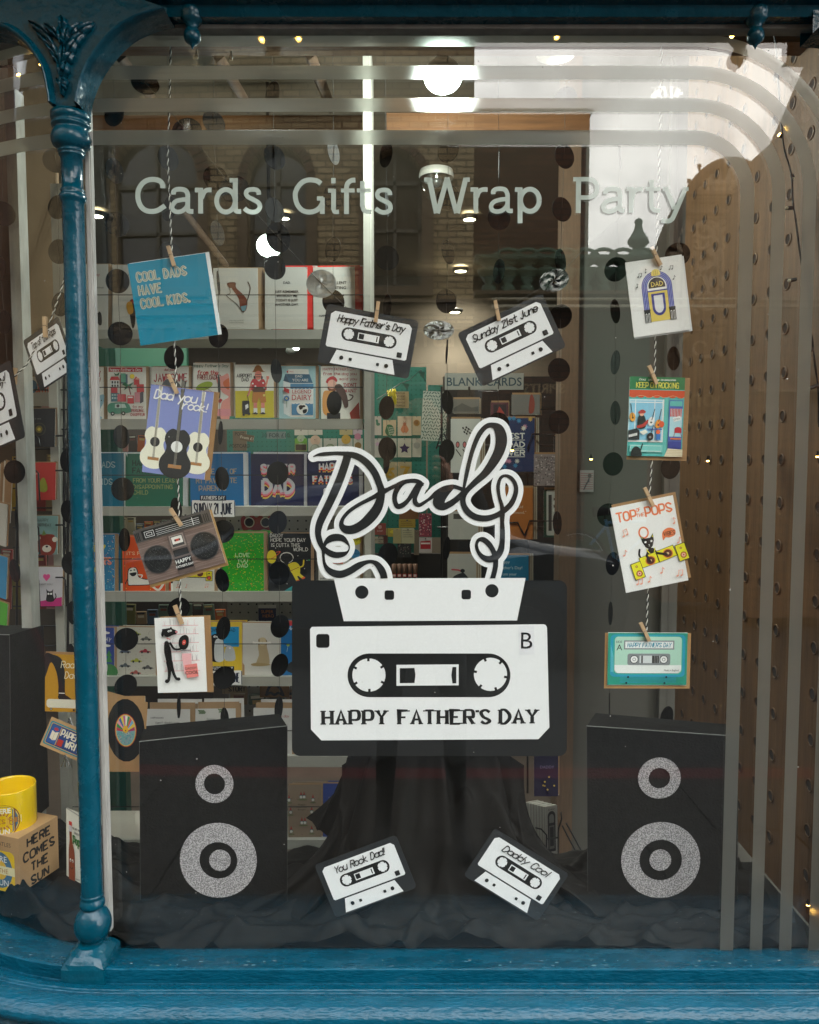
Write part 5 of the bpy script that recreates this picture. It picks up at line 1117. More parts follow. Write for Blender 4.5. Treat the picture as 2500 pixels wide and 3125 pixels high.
def s13(a):
    for t, x, y, h, c in (('HAPPY',1000,298,38,'#16302a'),("FATHER'S DAY",1000,354,38,'#16302a'),('FROM YOUR LEAST',1005,424,29,'#8d9a60'),('DISAPPOINTING',1005,472,29,'#8d9a60'),('CHILD',1008,514,29,'#8d9a60')): a.H(t,x,y,h,c,w=h*.17,al='l',fitw={'HAPPY':150,"FATHER'S DAY":330,'FROM YOUR LEAST':330,'DISAPPOINTING':290,'CHILD':105}[t])
scard('dark green card reading From your least disappointing child, on the third shelf', 946, 208, 1376, 606, c8_, s13, paper='#1d6650', env='#dfe4e8', edge=(14,-6))
def s14(a):
    for t, x, y, w_ in (("YOU'RE ONE OF",150,360,300),('MY FAVOURITE',150,428,300),('PARENTS',120,486,200)): a.H(t,x,y,36,'#a79a86',w=6.4,fitw=w_)
scard("blue card reading You're one of my favourite parents, on the third shelf", -45, 208, 352, 602, c9_, s14, paper='#0d6ca6', env='#dfe4e8', edge=(14,-6))
def s15(a):
    for dy, c in ((26,'#e6c860'),(18,'#d8423a'),(10,'#e88aa0'),(0,'#c9c7cc')):
        a.H('SUPER',612,346+dy,54,c,w=15,fitw=246,caps=False); a.H('DAD',612,498+dy*1.4,92,c,w=24,fitw=226,caps=False)
scard('navy card reading Super Dad in striped capitals, on the third shelf', 410, 210, 808, 600, c9_, s15, paper=NAVY, env='#e6e8f0', edge=(14,-8))
def s16(a):
    for dy, c in ((20,'#e6b860'),(12,'#d8423a'),(0,'#d9d7dc')):
        a.H('HAPPY',1020,328+dy,46,c,w=12,fitw=186,caps=False); a.H("FATHER'S",1024,418+dy,46,c,w=12,fitw=290,caps=False); a.H('DAY',1020,520+dy,46,c,w=12,fitw=120,caps=False)
scard("navy card reading Happy Father's Day, end of the third shelf beside the white script", 832, 210, 1222, 600, c9_, s16, paper=NAVY, env='#e6e8f0', edge=(12,-8))
def conf(a, x0, y0, x1, y1, cols, n_, r):
    for i in range(n_): X, Y_ = random.uniform(x0, x1), random.uniform(y0, y1); c = random.choice(cols); a.E(X, Y_, r, r, c, n=6); a.k -= 1
def s17(a):
    conf(a,535,820,860,1245,['#e8e6da','#e8d04a','#e0785a','#1a3c5a','#7ac8d8'],260,3.4)
    a.H('HAPPY',700,960,60,'#f0dc4a',w=14,fitw=176); a.H("FATHER'S",716,1040,50,'#e8907a',w=12,fitw=240); a.H('DAY',720,1110,50,'#f0dc4a',w=12,fitw=120)
scard('bright blue speckled card with yellow capitals, far left of the fourth shelf', 530, 815, 862, 1250, c8_, s17, paper='#1878a8')
def s18(a):
    a.H("IT'S FATHER'S",1080,968,22,'#f6d0a8',w=3.6,fitw=250)
    a.poly([(960,1180),(962,1090),(985,1062),(1020,1062),(1038,1090),(1046,1130),(1100,1150),(1150,1140),(1180,1180),(1130,1196),(1060,1200),(1000,1200),(968,1200)],'#1c1c1c',True); a.poly([(966,1178),(968,1094),(988,1068),(1018,1068),(1032,1094),(1042,1136),(1100,1157),(1148,1148),(1172,1178),(1130,1190),(1060,1194),(1000,1194),(972,1194)],'#e9e4da',True)
    a.poly([(988,1066),(1002,1020),(1014,1062)],'#e2502e'); a.E(986,1086,8,5,K); a.E(1012,1082,8,5,K); a.poly([(978,1106),(1026,1100),(1020,1122),(998,1130),(982,1120)],K,True); a.L([(1040,1118),(1070,1122),(1062,1140)],8,'#e9e4da'); a.L([(1150,1210),(1190,1234),(1226,1190)],16,'#e9e4da'); a.L([(960,1150),(942,1190)],6,'#1c1c1c')
    for x, y in ((940,1050),(1000,996),(1180,1070),(1130,1230),(950,1220)): a.E(x,y,4,4,'#f6c04a')
scard('orange card with a smiling white ghost in a party hat, on the fourth shelf', 924, 830, 1240, 1252, c8_, s18, paper='#e2551c')
def s19(a):
    for X in (1320,1560): a.R(X-12,1090,X+40,1166,K); a.R(X-8,1094,X+36,1162,'#e2d22a'); a.E(X+14,1108,6,6,K); a.E(X+14,1142,16,16,K); a.E(X+14,1142,12,12,'#d85a4a')
    a.R(1372,1088,1560,1140,K); a.R(1376,1092,1556,1136,'#e2d22a'); a.E(1420,1112,24,22,'#5c2a20'); a.E(1506,1110,24,22,'#5c2a20')
    for x, y, k in ((1330,1216,1),(1400,1214,0),(1546,1212,1)): note(a,x,y,2.4,'#e0907a',k)
scard('pale card with yellow record decks showing below the boombox card, on the fourth shelf', 1300, 830, 1612, 1250, c8_, s19, paper='#d5d2ca')
def s20(a):
    conf(a,195,810,500,1238,['#d8c81e','#e0581e','#1c4a1a','#a8d820','#e8a828'],330,3.2)
    for t, y in (('LOVE',984),('YOU',1024),('DAD',1062)): a.H(t,346,y,27,'#c9e2b4',w=5,fitw=104 if t == 'LOVE' else 76)
scard('bright green speckled card reading Love you Dad, on the fourth shelf', 190, 806, 506, 1242, c9_, s20, paper='#2aa022', edge=(12,-8))
def s21(a):
    for t, x, y, w_ in (('DADDY',602,836,94),('HOPE YOUR DAY',688,870,258),('IS OUTTA THIS',668,908,214),('WORLD',782,940,106)): a.H(t,x,y,25,'#d9d6cf',w=3.8,fitw=w_,jit=.6)
    a.E(566,984,36,50,'#e0cc30'); a.L([(560,1000),(600,975),(630,945),(600,950)],5,'#e05a3a'); a.E(678,990,52,42,'#d9d6cf'); a.E(678,992,46,36,'#2b2b2c')
    a.poly([(640,1000),(648,960),(664,980),(690,978),(708,962),(712,1004),(690,1030),(660,1028)],K,True); a.poly([(690,1040),(740,1024),(774,1050),(778,1100),(760,1130),(716,1104),(700,1066)],'#e0cc30',True); a.L([(724,1092),(744,1130),(760,1160)],22,'#e0cc30'); a.L([(752,1096),(780,1124),(798,1138)],20,'#e0cc30'); a.L([(770,1064),(800,1050),(806,1010)],10,'#e0cc30'); a.E(764,1164,14,8,'#e05a2a'); a.E(804,1142,14,8,'#e05a2a',-20); a.L([(706,1090),(770,1062)],4,'#8a3020')
    for x, y in ((596,918),(762,976),(812,1072),(682,1186),(590,1140),(830,1010)): a.E(x,y,3.4,3.4,'#d9d6cf')
    a.E(846,1006,8,8,'#3a9a6a'); a.poly([(660,1240),(760,1180),(858,1210),(858,1240)],'#2f8f94')
scard('black card with a yellow cat astronaut reading Daddy hope your day', 542, 806, 860, 1242, c9_, s21, paper='#1e1e20')
def s22(a): a.E(1198,866,40,30,'#e6dc30'); a.T('HAPPY',1190,872,26,'#3a3a20'); a.E(1190,962,40,36,'#3f8cc0'); a.T('QUARTERS',1180,972,18,'#12324a'); a.R(990,1000,1100,1036,'#c8502e'); a.H('paccep',968,1152,16,'#333',w=2.4,slant=.2,fitw=80)
scard('white card with yellow and blue spots, end of the fourth shelf', 916, 806, 1228, 1166, c9_, s22, paper='#d0cec8')
def s23(a):
    a.R(565,35,862,405,'#2f4596'); a.poly([(565,330),(700,300),(862,320),(862,405),(565,405)],'#3b7a42',True)
    for x, y in ((590,85),(806,75),(812,172),(640,168)): a.E(x,y,24,9,WH); a.E(x-10,y-6,12,8,WH)
    for x, y in ((824,250),(600,240)): a.poly([(x,y-46),(x-22,y),(x+22,y)],'#3f8a4a'); a.poly([(x,y-16),(x-26,y+46),(x+26,y+46)],'#3f8a4a')
    a.H('DAY',806,134,28,WH,w=4,ang=20,fitw=54); a.poly([(780,360),(790,300),(812,320),(806,372),(770,380)],'#d8d8d8',True)
scard('blue card with clouds, trees and a dinosaur, far left of the fifth shelf', 565, 35, 862, 405, c12_, s23, paper='#2f4596')
def car(a, x, y, c): a.poly([(x-40,y+6),(x-30,y-4),(x-12,y-6),(x-4,y-16),(x+12,y-14),(x+20,y-3),(x+40,y+2),(x+38,y+10),(x-38,y+12)],c,True); a.E(x-22,y+10,8,8,'#333'); a.E(x+24,y+9,8,8,'#333')
def s24(a):
    for x, y, c in ((1100,118,'#6a6a66'),(940,216,'#5a6a84'),(1092,212,'#b03a4a'),(1026,284,'#a8ac3a'),(940,322,'#5a646c'),(1112,334,'#5a5a5a'),(1020,374,'#a85a52'),(1020,80,'#9aa43a')): car(a,x,y,c)
    conf(a,885,40,1165,400,['#8a8478'],60,2.6); a.T("You're",1020,150,14,'#555')
scard('cream card patterned with little racing cars, on the fifth shelf', 878, 34, 1172, 405, c12_, s24, paper='#c8c4b8')
def s25(a):
    a.R(85,1510,320,1660,'#1f8cc0'); a.H('LOVE YOU DAD',190,1546,22,'#123',w=3.4,fitw=200); a.poly([(100,1760),(96,1640),(110,1580),(150,1562),(190,1580),(200,1620),(204,1760)],'#1a1a1c',True); a.poly([(140,1620),(190,1600),(206,1660),(206,1760),(140,1760)],'#cfd2d4',True)
    a.E(138,1584,10,8,WH); a.E(160,1584,10,8,WH); a.E(140,1586,4,4,K); a.E(162,1586,4,4,K); a.poly([(196,1640),(240,1650),(205,1660)],'#c8c8c8'); a.poly([(216,1760),(218,1680),(240,1650),(270,1662),(288,1700),(288,1760)],'#b8bcc0',True); a.E(252,1670,6,6,WH); a.T('YOU',200,1500,1,'#123')
scard('blue and yellow card of two penguins reading Love you Dad, on the fifth shelf', 60, 1474, 342, 1884, c9_, s25, paper='#d8b83a')
def s26(a):
    a.poly([(470,1720),(462,1660),(470,1620),(488,1600),(510,1600),(528,1622),(530,1660),(544,1720),(548,1790),(500,1800),(450,1796),(456,1760)],'#b39f7e',True); a.poly([(466,1630),(474,1600),(488,1590),(512,1592),(526,1610),(520,1640),(490,1654)],'#c4b290',True); a.poly([(464,1606),(474,1596),(476,1640),(466,1650)],'#8a7658'); a.poly([(520,1600),(532,1616),(526,1650)],'#8a7658'); a.E(494,1626,6,4,'#222'); a.R(430,1624,552,1636,'#e8e4dc'); a.E(430,1630,9,10,'#e8e4dc'); a.E(552,1630,9,10,'#e8e4dc')
    a.poly([(410,1792),(470,1780),(560,1794),(500,1806),(430,1806)],'#a89068',True)
scard('white card with a golden retriever holding a bone, on the fifth shelf', 346, 1482, 634, 1884, c9_, s26, paper='#cbc8c2')
def s27(a): a.R(636,1466,1000,1500,'#c8343a'); a.R(636,1500,1000,1884,'#1c6ca8'); a.H('HAPPY',690,1532,24,WH,w=4,al='l',fitw=110); a.E(690,1646,12,12,'#b8c83a'); a.L([(690,1646),(680,1700)],2,WH,False); a.poly([(680,1840),(700,1780),(760,1770),(760,1860)],'#2a2a2c',True)
scard('blue card with a tennis ball, end of the fifth shelf beside the big cassette', 636, 1466, 900, 1884, c9_, s27, paper='#1c6ca8')
def s28(a): a.H('wahoooo',1180,722,16,'#333',w=2,slant=.25,fitw=96); a.H('best daddy',1236,760,16,'#333',w=2,slant=.25,fitw=130); a.H('ever',1330,758,14,'#333',w=2,slant=.25,fitw=44)
scard('white card with small handwriting wahoooo best daddy, on the sixth shelf', 1096, 650, 1430, 1010, c12_, s28, paper='#d6d4d0', edge=(22,-28))
def leafy(a, x, y):
    for i in range(8): a.E(x+i*6, y+(i % 2)*16-6, 11, 4, '#5e7a4e', -40 if i % 2 else 40)
    a.L([(x-6,y+4),(x+50,y)],2,'#5e7a4e')
def s29(a): leafy(a,1500,668); leafy(a,1650,660); a.H('happy',1590,734,18,'#333',w=2,slant=.25,fitw=64)
scard('white card with leafy sprigs, second on the sixth shelf', 1472, 646, 1772, 1010, c12_, s29, paper='#d6d4d0', edge=(16,-28))
scard('plain white card with faint writing, third on the sixth shelf beside the big cassette', 158, 562, 412, 900, c13_, lambda a: a.H('happy day',392,622,16,'#a33',w=2,slant=.2,al='r',fitw=100), paper='#d2d0cc', edge=(14,-24))
def s30(a):
    for i in range(26):
        for j in range(3): a.R(390+i*9,1068+j*11,390+i*9+(4.5),1068+j*11+5,'#8a867c') if (i+j) % 2 else None
    for x, y in ((395,1160),(474,1140),(494,1140),(552,1160),(405,1240),(543,1240),(478,1310),(498,1310),(408,1366),(542,1366)):
        a.poly([(x-9,y-4),(x,y-34),(x+9,y-4)],'#a83a36'); a.E(x,y+2,12,12,'#5a7a7a'); a.E(x,y+4,9,9,'#e2ded4'); a.E(x,y+22,20,4,'#6f7a52')
    a.T('Happy',478,1198,13,'#443'); a.T("Father's Day",478,1214,10,'#443'); a.T('Grandad',478,1230,11,'#443'); conf(a,392,1110,600,1410,['#5a3a30'],24,2.4)
scard('brown kraft card covered in gnomes with red hats, on the lowest shelf', 388, 1066, 606, 1414, c13_, s30, paper='#9a8672')
def s31(a): a.H('CHEERS',646,1290,34,WH,w=6,al='l',fitw=150); a.T('DAD',648,1352,48,'#7b95c8',al='l',bold=.03)
scard('blue card reading Cheers Dad, on the lowest shelf by the cloth corner', 616, 1060, 860, 1410, c13_, s31, paper='#2f4a94')
# date strips clipped on the shelf lips
def strip(cx, cy, w, h, label, Y=1.985):
    def art(a):
        a.R(2,2,98,40,WH); a.R(20,-9,80,3,'#1b2740'); a.H("FATHER'S DAY",50,0,7,WH,w=1.2,fitw=52); a.H('SUNDAY 21 JUNE',50,33,24,'#1b2740',w=3.0,fitw=86,caps=False)
    card('shelf_ticket', label, cx, cy, w, h, Y, art, '#1b2740', cat='price ticket', group='date tickets on the shelves', box=(0,0,100,42))
strip(651, 1552, 134, 42, 'white date ticket Sunday 21 June on the third shelf edge'); strip(680, 2068, 118, 40, 'white date ticket on the fifth shelf edge, partly behind dots')
def sty(a): a.H('TRELA DAY',50,22,18,K,w=3,fitw=90); a.H('STORY',60,44,20,K,w=3.4,fitw=66)
card('notice_card', 'cream notice with black capitals story below the fifth shelf', 716, 2095, 76, 44, 2.1, sty, '#8f7a5a', cat='notice', box=(0,0,100,50))
# ------------------------------------------------------------------ left bay: racks of cards, mug, boxes
def rcard(label, x0, y0, x1, y1, art, paper, Y=1.95, skew=0):
    o = card('rack_card', label, (x0+x1)/2, (y0+y1)/2, x1-x0, y1-y0, Y, art, paper, (4, -3, x1-x0, y1-y0), tilt=-6, cat='greeting card', group='cards in the left wire rack', box=(x0,y0,x1,y1), envc='#8c7358')
    return o
rcard('red card with a green pear in the left wire rack', 66, 1411, 170, 1526, lambda a: (a.poly([(128,1460),(138,1462),(146,1490),(138,1502),(122,1498),(118,1482)],'#8a8a2a',True), a.T('hello',112,1448,7,'#f0b0a0')), '#a8302a')
rcard('pale teal card with a red panda face in the left wire rack', 77, 1574, 176, 1692, lambda a: (a.poly([(112,1640),(120,1632),(148,1630),(168,1636),(172,1668),(160,1692),(124,1690),(112,1666)],'#8e3424',True), a.E(116,1642,8,8,'#e4dccf'), a.E(168,1646,8,8,'#e4dccf'), a.E(144,1674,14,11,'#e4dccf'), a.E(144,1668,4,3,K), a.poly([(128,1634),(134,1616),(142,1632)],'#6f8a4a'), a.H('HAPPY',130,1592,9,'#555',w=1.3,fitw=34), a.H('BIRTHDAY',134,1606,8,'#555',w=1.2,fitw=44)), '#7fa2a0')
rcard('white card with a pink heart and a black cat in the left wire rack', 84, 1730, 190, 1850, lambda a: (a.poly([(84,1842),(190,1822),(190,1850),(84,1850)],'#c02a78'), a.E(137,1758,6,6,'#d84a8a'), a.E(147,1758,6,6,'#d84a8a'), a.poly([(131,1761),(153,1761),(142,1774)],'#d84a8a'), a.T('I WANT YOU',136,1786,6,'#555'), a.poly([(143,1834),(144,1812),(142,1798),(148,1804),(158,1804),(163,1798),(162,1812),(166,1834)],K,True), a.L([(164,1832),(172,1822),(170,1812)],3,K), a.E(149,1812,3,3,WH), a.E(157,1812,3,3,WH)), '#c4c0c6')
rcard('black card with a gold record ring in the left wire rack', 74, 1246, 168, 1364, lambda a: (a.E(120,1310,20,20,'#4a4434'), a.E(120,1310,18,18,'#2a2a28'), a.E(120,1310,11,11,'#6a5c28'), a.E(120,1310,5,5,'#b09a3a'), a.T('the one',112,1280,6,'#777')), '#26262a')
rcard('dark card with orange lettering in the left rack behind the paper cassettes', 90, 1150, 162, 1240, lambda a: (a.H('NORTH',126,1196,22,'#b8482a',w=3.4,fitw=60), a.E(100,1180,14,20,'#2a5a78')), '#a8a49a', 2.1)
rack = empty('card_rack', P(120, 1500, 1.9), 'black wire card rack in the left bay holding four cards', 'card rack'); b = MB(); o0 = rack.location
for y0, y1 in ((1330,1362),(1436,1528),(1602,1692),(1762,1850)):
    for (xa, xb) in ((60,118),(170,200)):
        b.tube([P(xa, y0, 1.93)-o0, P(xb-8, y0, 1.93)-o0, P(xb, y0+8, 1.93)-o0, P(xb+4, y1, 1.93)-o0], .0022, seg=5)
b.build('front_wire', WIRE, rack); b = MB()
for x in (52, 196, 208): b.tube([P(x, 1120, 1.99)-o0, P(x, 2000, 1.99)-o0], .003, seg=5)
for y in range(1130, 2000, 60): b.tube([P(40, y, 2.0)-o0, P(210, y, 2.0)-o0], .0018, seg=5)
b.build('back_wire', WIRE, rack)
for i in range(9):
    card('stacked_card', 'edge-on brown card number %s from the front of the leaning pack at the far left' % ('one two three four five six seven eight nine'.split()[i]), 24-i*5, 1500+i*3, 46, 190, 1.84+i*.012, None, ('#9c7a58','#c9c0b0','#8a6a48')[i % 3], roll=10, yaw=-40, cat='greeting card', group='pack of leaning cards at the far left')
for i, (y0, c, t) in enumerate(((1600,'#c9c4ba','white'),(1760,'#3a8ab8','blue'),(1900,'#58a838','speckled green'))):
    card('leaning_card', t+' card leaning at the far left edge of the left bay', 2, y0, 60, 130, 1.80, (lambda a: a.E(14,20,9,9,'#d8583a')) if i == 0 else None, c, (4,-3,60,130), roll=7, yaw=-30, cat='greeting card', group='cards leaning at the far left')
# white mullion and brown lining seen in the left bay
b = MB(); q = [P(12, 310, 1.75), P(46, 300, 1.75), P(62, 1050, 1.75), P(36, 1050, 1.75)]
b.box(P(14,300,1.75).x, 1.75, FZ, P(46,300,1.75).x, 1.79, 2.3); tag(b.build('white_mullion', WHITEP), 'white painted window post inside the left bay', 'post')
solid('left_brown_lining', P(62,700,2.28).x-.02, 2.28, P(100,1050,2.28).z, P(175,700,2.28).x, 2.30, 2.78, mat('brown_lining', '#8f765a', .75, noise=.15, nscale=5, stretch=(4,4,.5)), None, 'plain brown boarded lining above the left wire rack', 'panel')
solid('teal_post', P(40,1000,1.95).x, 2.32, .02, P(180,1000,1.95).x, 2.36, P(100,1040,2.3).z, mat('dark_green_paint', '#1e5240', .6), None, 'dark green painted boards behind the left wire rack', 'panel')
def radd(a):
    a.R(0,0,260,435,'#bd8a1e'); a.poly([(0,0),(60,0),(120,30),(146,110),(150,270),(150,310),(104,310),(100,230),(84,130),(44,60),(10,150),(0,160)],'#1a1a1c',True); a.R(104,290,148,296,WH)
    a.poly([(104,306),(150,304),(196,334),(190,342),(108,340)],K,True); a.poly(rrect(12,340,300,406,22,4),'#ded8c6'); a.E(46,418,10,10,K); a.E(46,418,4,4,WH); a.E(218,420,8,8,K); a.H('Rad',168,98,50,'#efe6cc',w=5,slant=.2,fitw=96); a.H('Dad!',206,178,50,'#efe6cc',w=5,slant=.2,fitw=116)
card('greeting_card', 'mustard yellow Rad Dad card with a skateboarding leg, left of the column', 213, 2086, 150, 178, 1.60, radd, '#bd8a1e', (-2,-6,146,180), roll=2, cat='greeting card', box=(0,0,370,435))
def pw(a):
    a.poly(rrect(12,14,430,226,18,4),'#2e8a9a'); a.poly(rrect(24,26,418,214,14,4),'#c8a468'); a.poly(rrect(30,32,412,208,12,4),'#23427c'); a.R(36,38,118,200,'#2a5aa0'); a.poly([(50,90),(78,100),(106,86),(106,160),(78,172),(50,160)],'#ece4d0'); a.L([(78,100),(78,172)],2,'#a09070',False); a.E(78,70,20,14,'#b03a4a'); a.R(112,40,120,200,'#c8a468')
    a.H('PAPERBACK',270,104,54,'#ece4d0',w=11,fitw=280); a.H('WRITER',300,180,54,'#ece4d0',w=11,fitw=210); a.R(126,138,172,196,'#b8342a')
o = card('card_packet', 'kraft sleeve reading Paperback Writer held upright by clips behind the column', 214, 2262, 160, 96, 1.56, pw, '#c09a6c', None, roll=24, yaw=0, cat='card', box=(0,0,440,240))
def clip(x, y, Y, label):
    b = MB(); o0 = P(x, y, Y)
    for dx in (-7, 0, 8): b.tube([P(x, y-14, Y)-o0, P(x+dx, y+8, Y)-o0, P(x+dx*1.8, y+22, Y)-o0], .0013, seg=5)
    o = b.build('wire_clip', CHROME); o.location = o0; tag(o, label, 'clip', 'little metal display clips')
clip(200, 2318, 1.55, 'metal clip under the Paperback Writer sleeve'); clip(213, 2204, 1.565, 'metal clip between the Rad Dad card and the sleeve'); clip(388, 2326, 1.53, 'metal clip holding the record card upright')
# record card
def rec(a):
    a.poly([(0,-36),(308,52),(262,560),(10,480)], '#b08a60')
    a.E(140,262,140,238,'#141415')
    for i in range(10): a.E(140,262,136-i*5.6,232-i*9.4,'#1b1b1d' if i % 2 else '#101012',n=32)
    a.E(140,262,80,126,'#c23a3a'); a.E(140,262,75,120,'#e8c848'); a.E(140,262,70,114,'#7fb0b4')
    cols = ['#c23a5a','#3a8a4a','#e8a0b4','#3a6ab0','#e8d048','#c86a9a','#f0ece0','#4a9a60','#d8584a','#6aa8d0','#e8c848','#a83a6a']
    for i in range(12):
        t0, t1 = R(-180+i*15), R(-180+(i+1)*15); a.poly([(140,272),(140+69*math.cos(t0),262+112*math.sin(t0)),(140+69*math.cos(t1),262+112*math.sin(t1))],cols[i])
    for i in range(90): 
        t, r_ = random.uniform(0, math.pi), random.uniform(.1,.96); a.E(140+66*r_*math.cos(t),272+96*r_*math.sin(t),4,2.4,random.choice(('#e8e0c8','#c87a9a','#2f6a8a','#4aa0a0')),n=6); a.k -= 1
    a.E(140,254,20,30,'#e8b030'); a.E(140,262,4,6,K)
o = card('record_card', 'kraft card carrying a black vinyl record with a rainbow sun label, beside the left speaker', 386, 2240, 118, 236, 1.52, rec, '#b08a60', None, yaw=0, cat='record card', box=(0,0,286,580))
# mug and mug box
MX, MY = P(32, 2470, 1.50), 1.50
mug = empty('mug', (P(34, 2542, MY).x, MY, P(34, 2542, MY).z), 'yellow mug printed Here Comes the Sun standing on its cardboard box', 'mug'); s = MY/F; r = 76*s; hgt = 156*s
b = MB(); b.lathe([(0,.0),(r*.86,0),(r*.97,.003),(r,.008),(r,hgt-.002),(r*.985,hgt),(r*.955,hgt-.001),(r*.94,hgt-.006),(r*.93,.008),(0,.006)], (0,0), 48)
b.build('body', mat('yellow_glaze', '#f0c800', .18, coat=.6), mug)
b = MB(); b.tube(smooth([(-r*.95,0,hgt*.8),(-r*1.5,0,hgt*.75),(-r*1.7,0,hgt*.5),(-r*1.5,0,hgt*.25),(-r*.95,0,hgt*.2)],5), .006, seg=10); b.build('handle', MATS['yellow_glaze'], mug)
def wrapart(a):  # disc print in flat units, wrapped afterwards
    a.E(0,0,56,56,'#7a3a22'); a.E(0,0,53,53,'#e8c850'); a.E(0,0,50,50,'#4a6e8c'); a.E(0,0,50,50,'#4a6e8c')
    for k in range(14):
        t = R(k*25.7); a.poly([(20*math.cos(t-.12),20*math.sin(t-.12)),(46*math.cos(t),46*math.sin(t)),(20*math.cos(t+.12),20*math.sin(t+.12))],'#a85a2c')
    a.E(0,0,24,24,'#e8b838'); a.T('HERE',0,-27,17,'#f2ecd8',bold=.03); a.poly([(-60,-12),(60,-12),(60,12),(-60,12)],'#e8dcb0'); a.H('COMES THE',0,7,14,'#b8782a',w=3,fitw=104); a.T('SUN',0,44,17,'#f2ecd8',bold=.03)
a = Art(-60,-60,60,60,1); wrapart(a)
u_ = r*.64/56; vv = []
for x, y, z in a.b.v:
    th = -math.pi/2+x*u_/r+math.radians(11); rad = r+.0004+(-y)*.12; vv.append((rad*math.cos(th), rad*math.sin(th), hgt*.46+z*u_*1.05))
a.b.v = vv; o = a.b.build('printed_design', [PRINT, FOIL, GLITTER], mug, True)
bx = empty('mug_box', P(58, 2530, 1.46), 'kraft mug box with Here Comes the Sun in black capitals under the yellow mug', 'box')
o0 = bx.location; A = P(56, 2560, 1.435); B_ = P(155, 2516, 1.50); Cc = P(-120, 2536, 1.47); zt = A.z; zbm = A.z-.107
b = MB(); v0 = Vector((A.x,A.y,zt)); v1 = Vector((B_.x, B_.y+.03, zt)); v2 = Vector((Cc.x, Cc.y+.01, zt)); v3 = v1+v2-v0
for q in ([v0,v1,v3,v2],): b.face([p-o0 for p in q], lin('#bf9a70'))
for p, q in ((v0,v1),(v1,v3),(v3,v2),(v2,v0)): b.face([p-o0, q-o0, Vector((q.x,q.y,zbm))-o0, Vector((p.x,p.y,zbm))-o0], lin('#b8936a'))
b.build('box_body', PRINT, bx, True)
def facewords(v0, v1, words, nm, fn=None):
    d = (v1-v0); L_ = d.length; a = Art(0,0,100,100,L_/100); 
    if words:
        for t, y, f_ in words: a.H(t,50,y,16,K,w=4.0,fitw=f_,caps=False)
    if fn: fn(a)
    o = a.build(nm, bx); mid = (v0+v1)/2; o.location = Vector((mid.x, mid.y, zt-L_/2))-o0; o.rotation_euler = (0, 0, math.atan2(d.y, d.x))
facewords(v0, v1, [('HERE',26,58),('COMES',52,78),('THE',78,42),('SUN',104,44)], 'side_print')
def bf_(a):
    a.T('THE BEATLES',86,15,6,'#333',al='r'); a.poly(rrect(40,22,92,80,8,3),'#e8c020'); a.E(66,50,22,26,'#4a6e8c'); a.E(66,50,12,14,'#e8b838'); a.poly([(40,44),(92,44),(92,56),(40,56)],'#e8dcb0'); a.T('S THE',68,54,7,'#b8782a'); a.T('RE',72,38,9,WH); a.T('UN',72,72,9,WH); a.T('CERAMIC MUG',88,92,5,'#333',al='r')
facewords(v2, v0, None, 'front_print', bf_)
def pop(a):
    a.R(0,0,160,640,'#e6e3d8')
    for i in range(20): a.E(4+i*8.4,4+i*1.1,2.4,6,'#555')
    a.poly([(36,120),(60,110),(66,230),(92,330),(96,560),(88,600),(40,600),(30,560),(30,330),(40,230)],'#8f4426',True); a.R(36,118,64,170,'#cfc8d0'); a.R(34,92,66,122,'#d23a32'); a.E(50,390,8,14,WH); a.E(74,390,8,14,WH); a.E(52,394,4,7,K); a.E(74,394,4,7,K); a.L([(46,440),(60,456),(76,438)],5,K); a.E(60,636,50,10,'#3a6a34'); a.L([(52,600),(50,640)],7,'#e6d0b8'); a.L([(74,600),(78,640)],7,'#e6d0b8'); a.E(44,646,14,7,'#c9b894'); a.E(82,648,14,7,'#c9b894')
    a.H('YOU ARE THE',112,140,14,'#444',w=2.6,fitw=80); a.H('COOLEST',120,172,14,'#444',w=2.6,fitw=58); a.H('Pop',118,250,60,'#2f7a3a',w=12,fitw=70); a.T('HAPPY',130,520,14,'#444',sx=.8); a.T("FATHER'S",130,548,14,'#444',sx=.6); a.T('DAY',134,576,14,'#444',sx=.8)
o = card('greeting_card', 'tall spiral-edged card of a smiling brown sauce bottle reading Pop, left of the column foot', 226, 2604, 66, 238, 1.46, pop, '#e6e3d8', (3,-4,66,238), yaw=-10, cat='greeting card', box=(0,0,160,660)); o.rotation_mode = 'YXZ'; o.rotation_euler = (0, R(2), R(-32)); o.scale = (1.1,1,1)
# ------------------------------------------------------------------ goods on the teal pegboard
YT = 4.24
def T3(X, Y_): return (900+X/3.92, 1250+Y_/3.92)
ORD = 'first second third fourth fifth sixth seventh eighth ninth tenth eleventh twelfth'.split()
def pack(label, X0, Y0, X1, Y1, paper, art, foil=False, Y=YT, cat='product pack', group='packs hanging on the teal pegboard', raw=False):
    (x0, y0), (x1, y1) = ((X0, Y0), (X1, Y1)) if raw else (T3(X0, Y0), T3(X1, Y1))
    def f(a):
        a.E(50,6,6,3,'#222'); art and art(a)
    o = card('hanging_pack', label, (x0+x1)/2, (y0+y1)/2, x1-x0, y1-y0, Y, f, paper, None, cat=cat, group=group, box=(0,0,100,100*(y1-y0)/(x1-x0)), thick=.004)
    s = pxs(x0, y0, Y); b = MB(); b.tube([(0, .02, (y1-y0)*s/2-.006), (0, -.03, (y1-y0)*s/2-.006)], .002, seg=5); b.build('hook', CHROME, o)
    return o
def leafp(a):
    a.foil = False; a.poly([(22,60),(30,40),(50,34),(74,46),(86,80),(76,112),(52,124),(28,112),(16,88)],'#2f6a3c',True)
    for k in range(5): a.L([(44,54+k*13),(82,62+k*12)],3,'#d8d2c0',False)
    a.L([(30,44),(56,118)],3,'#9ac08a',False)
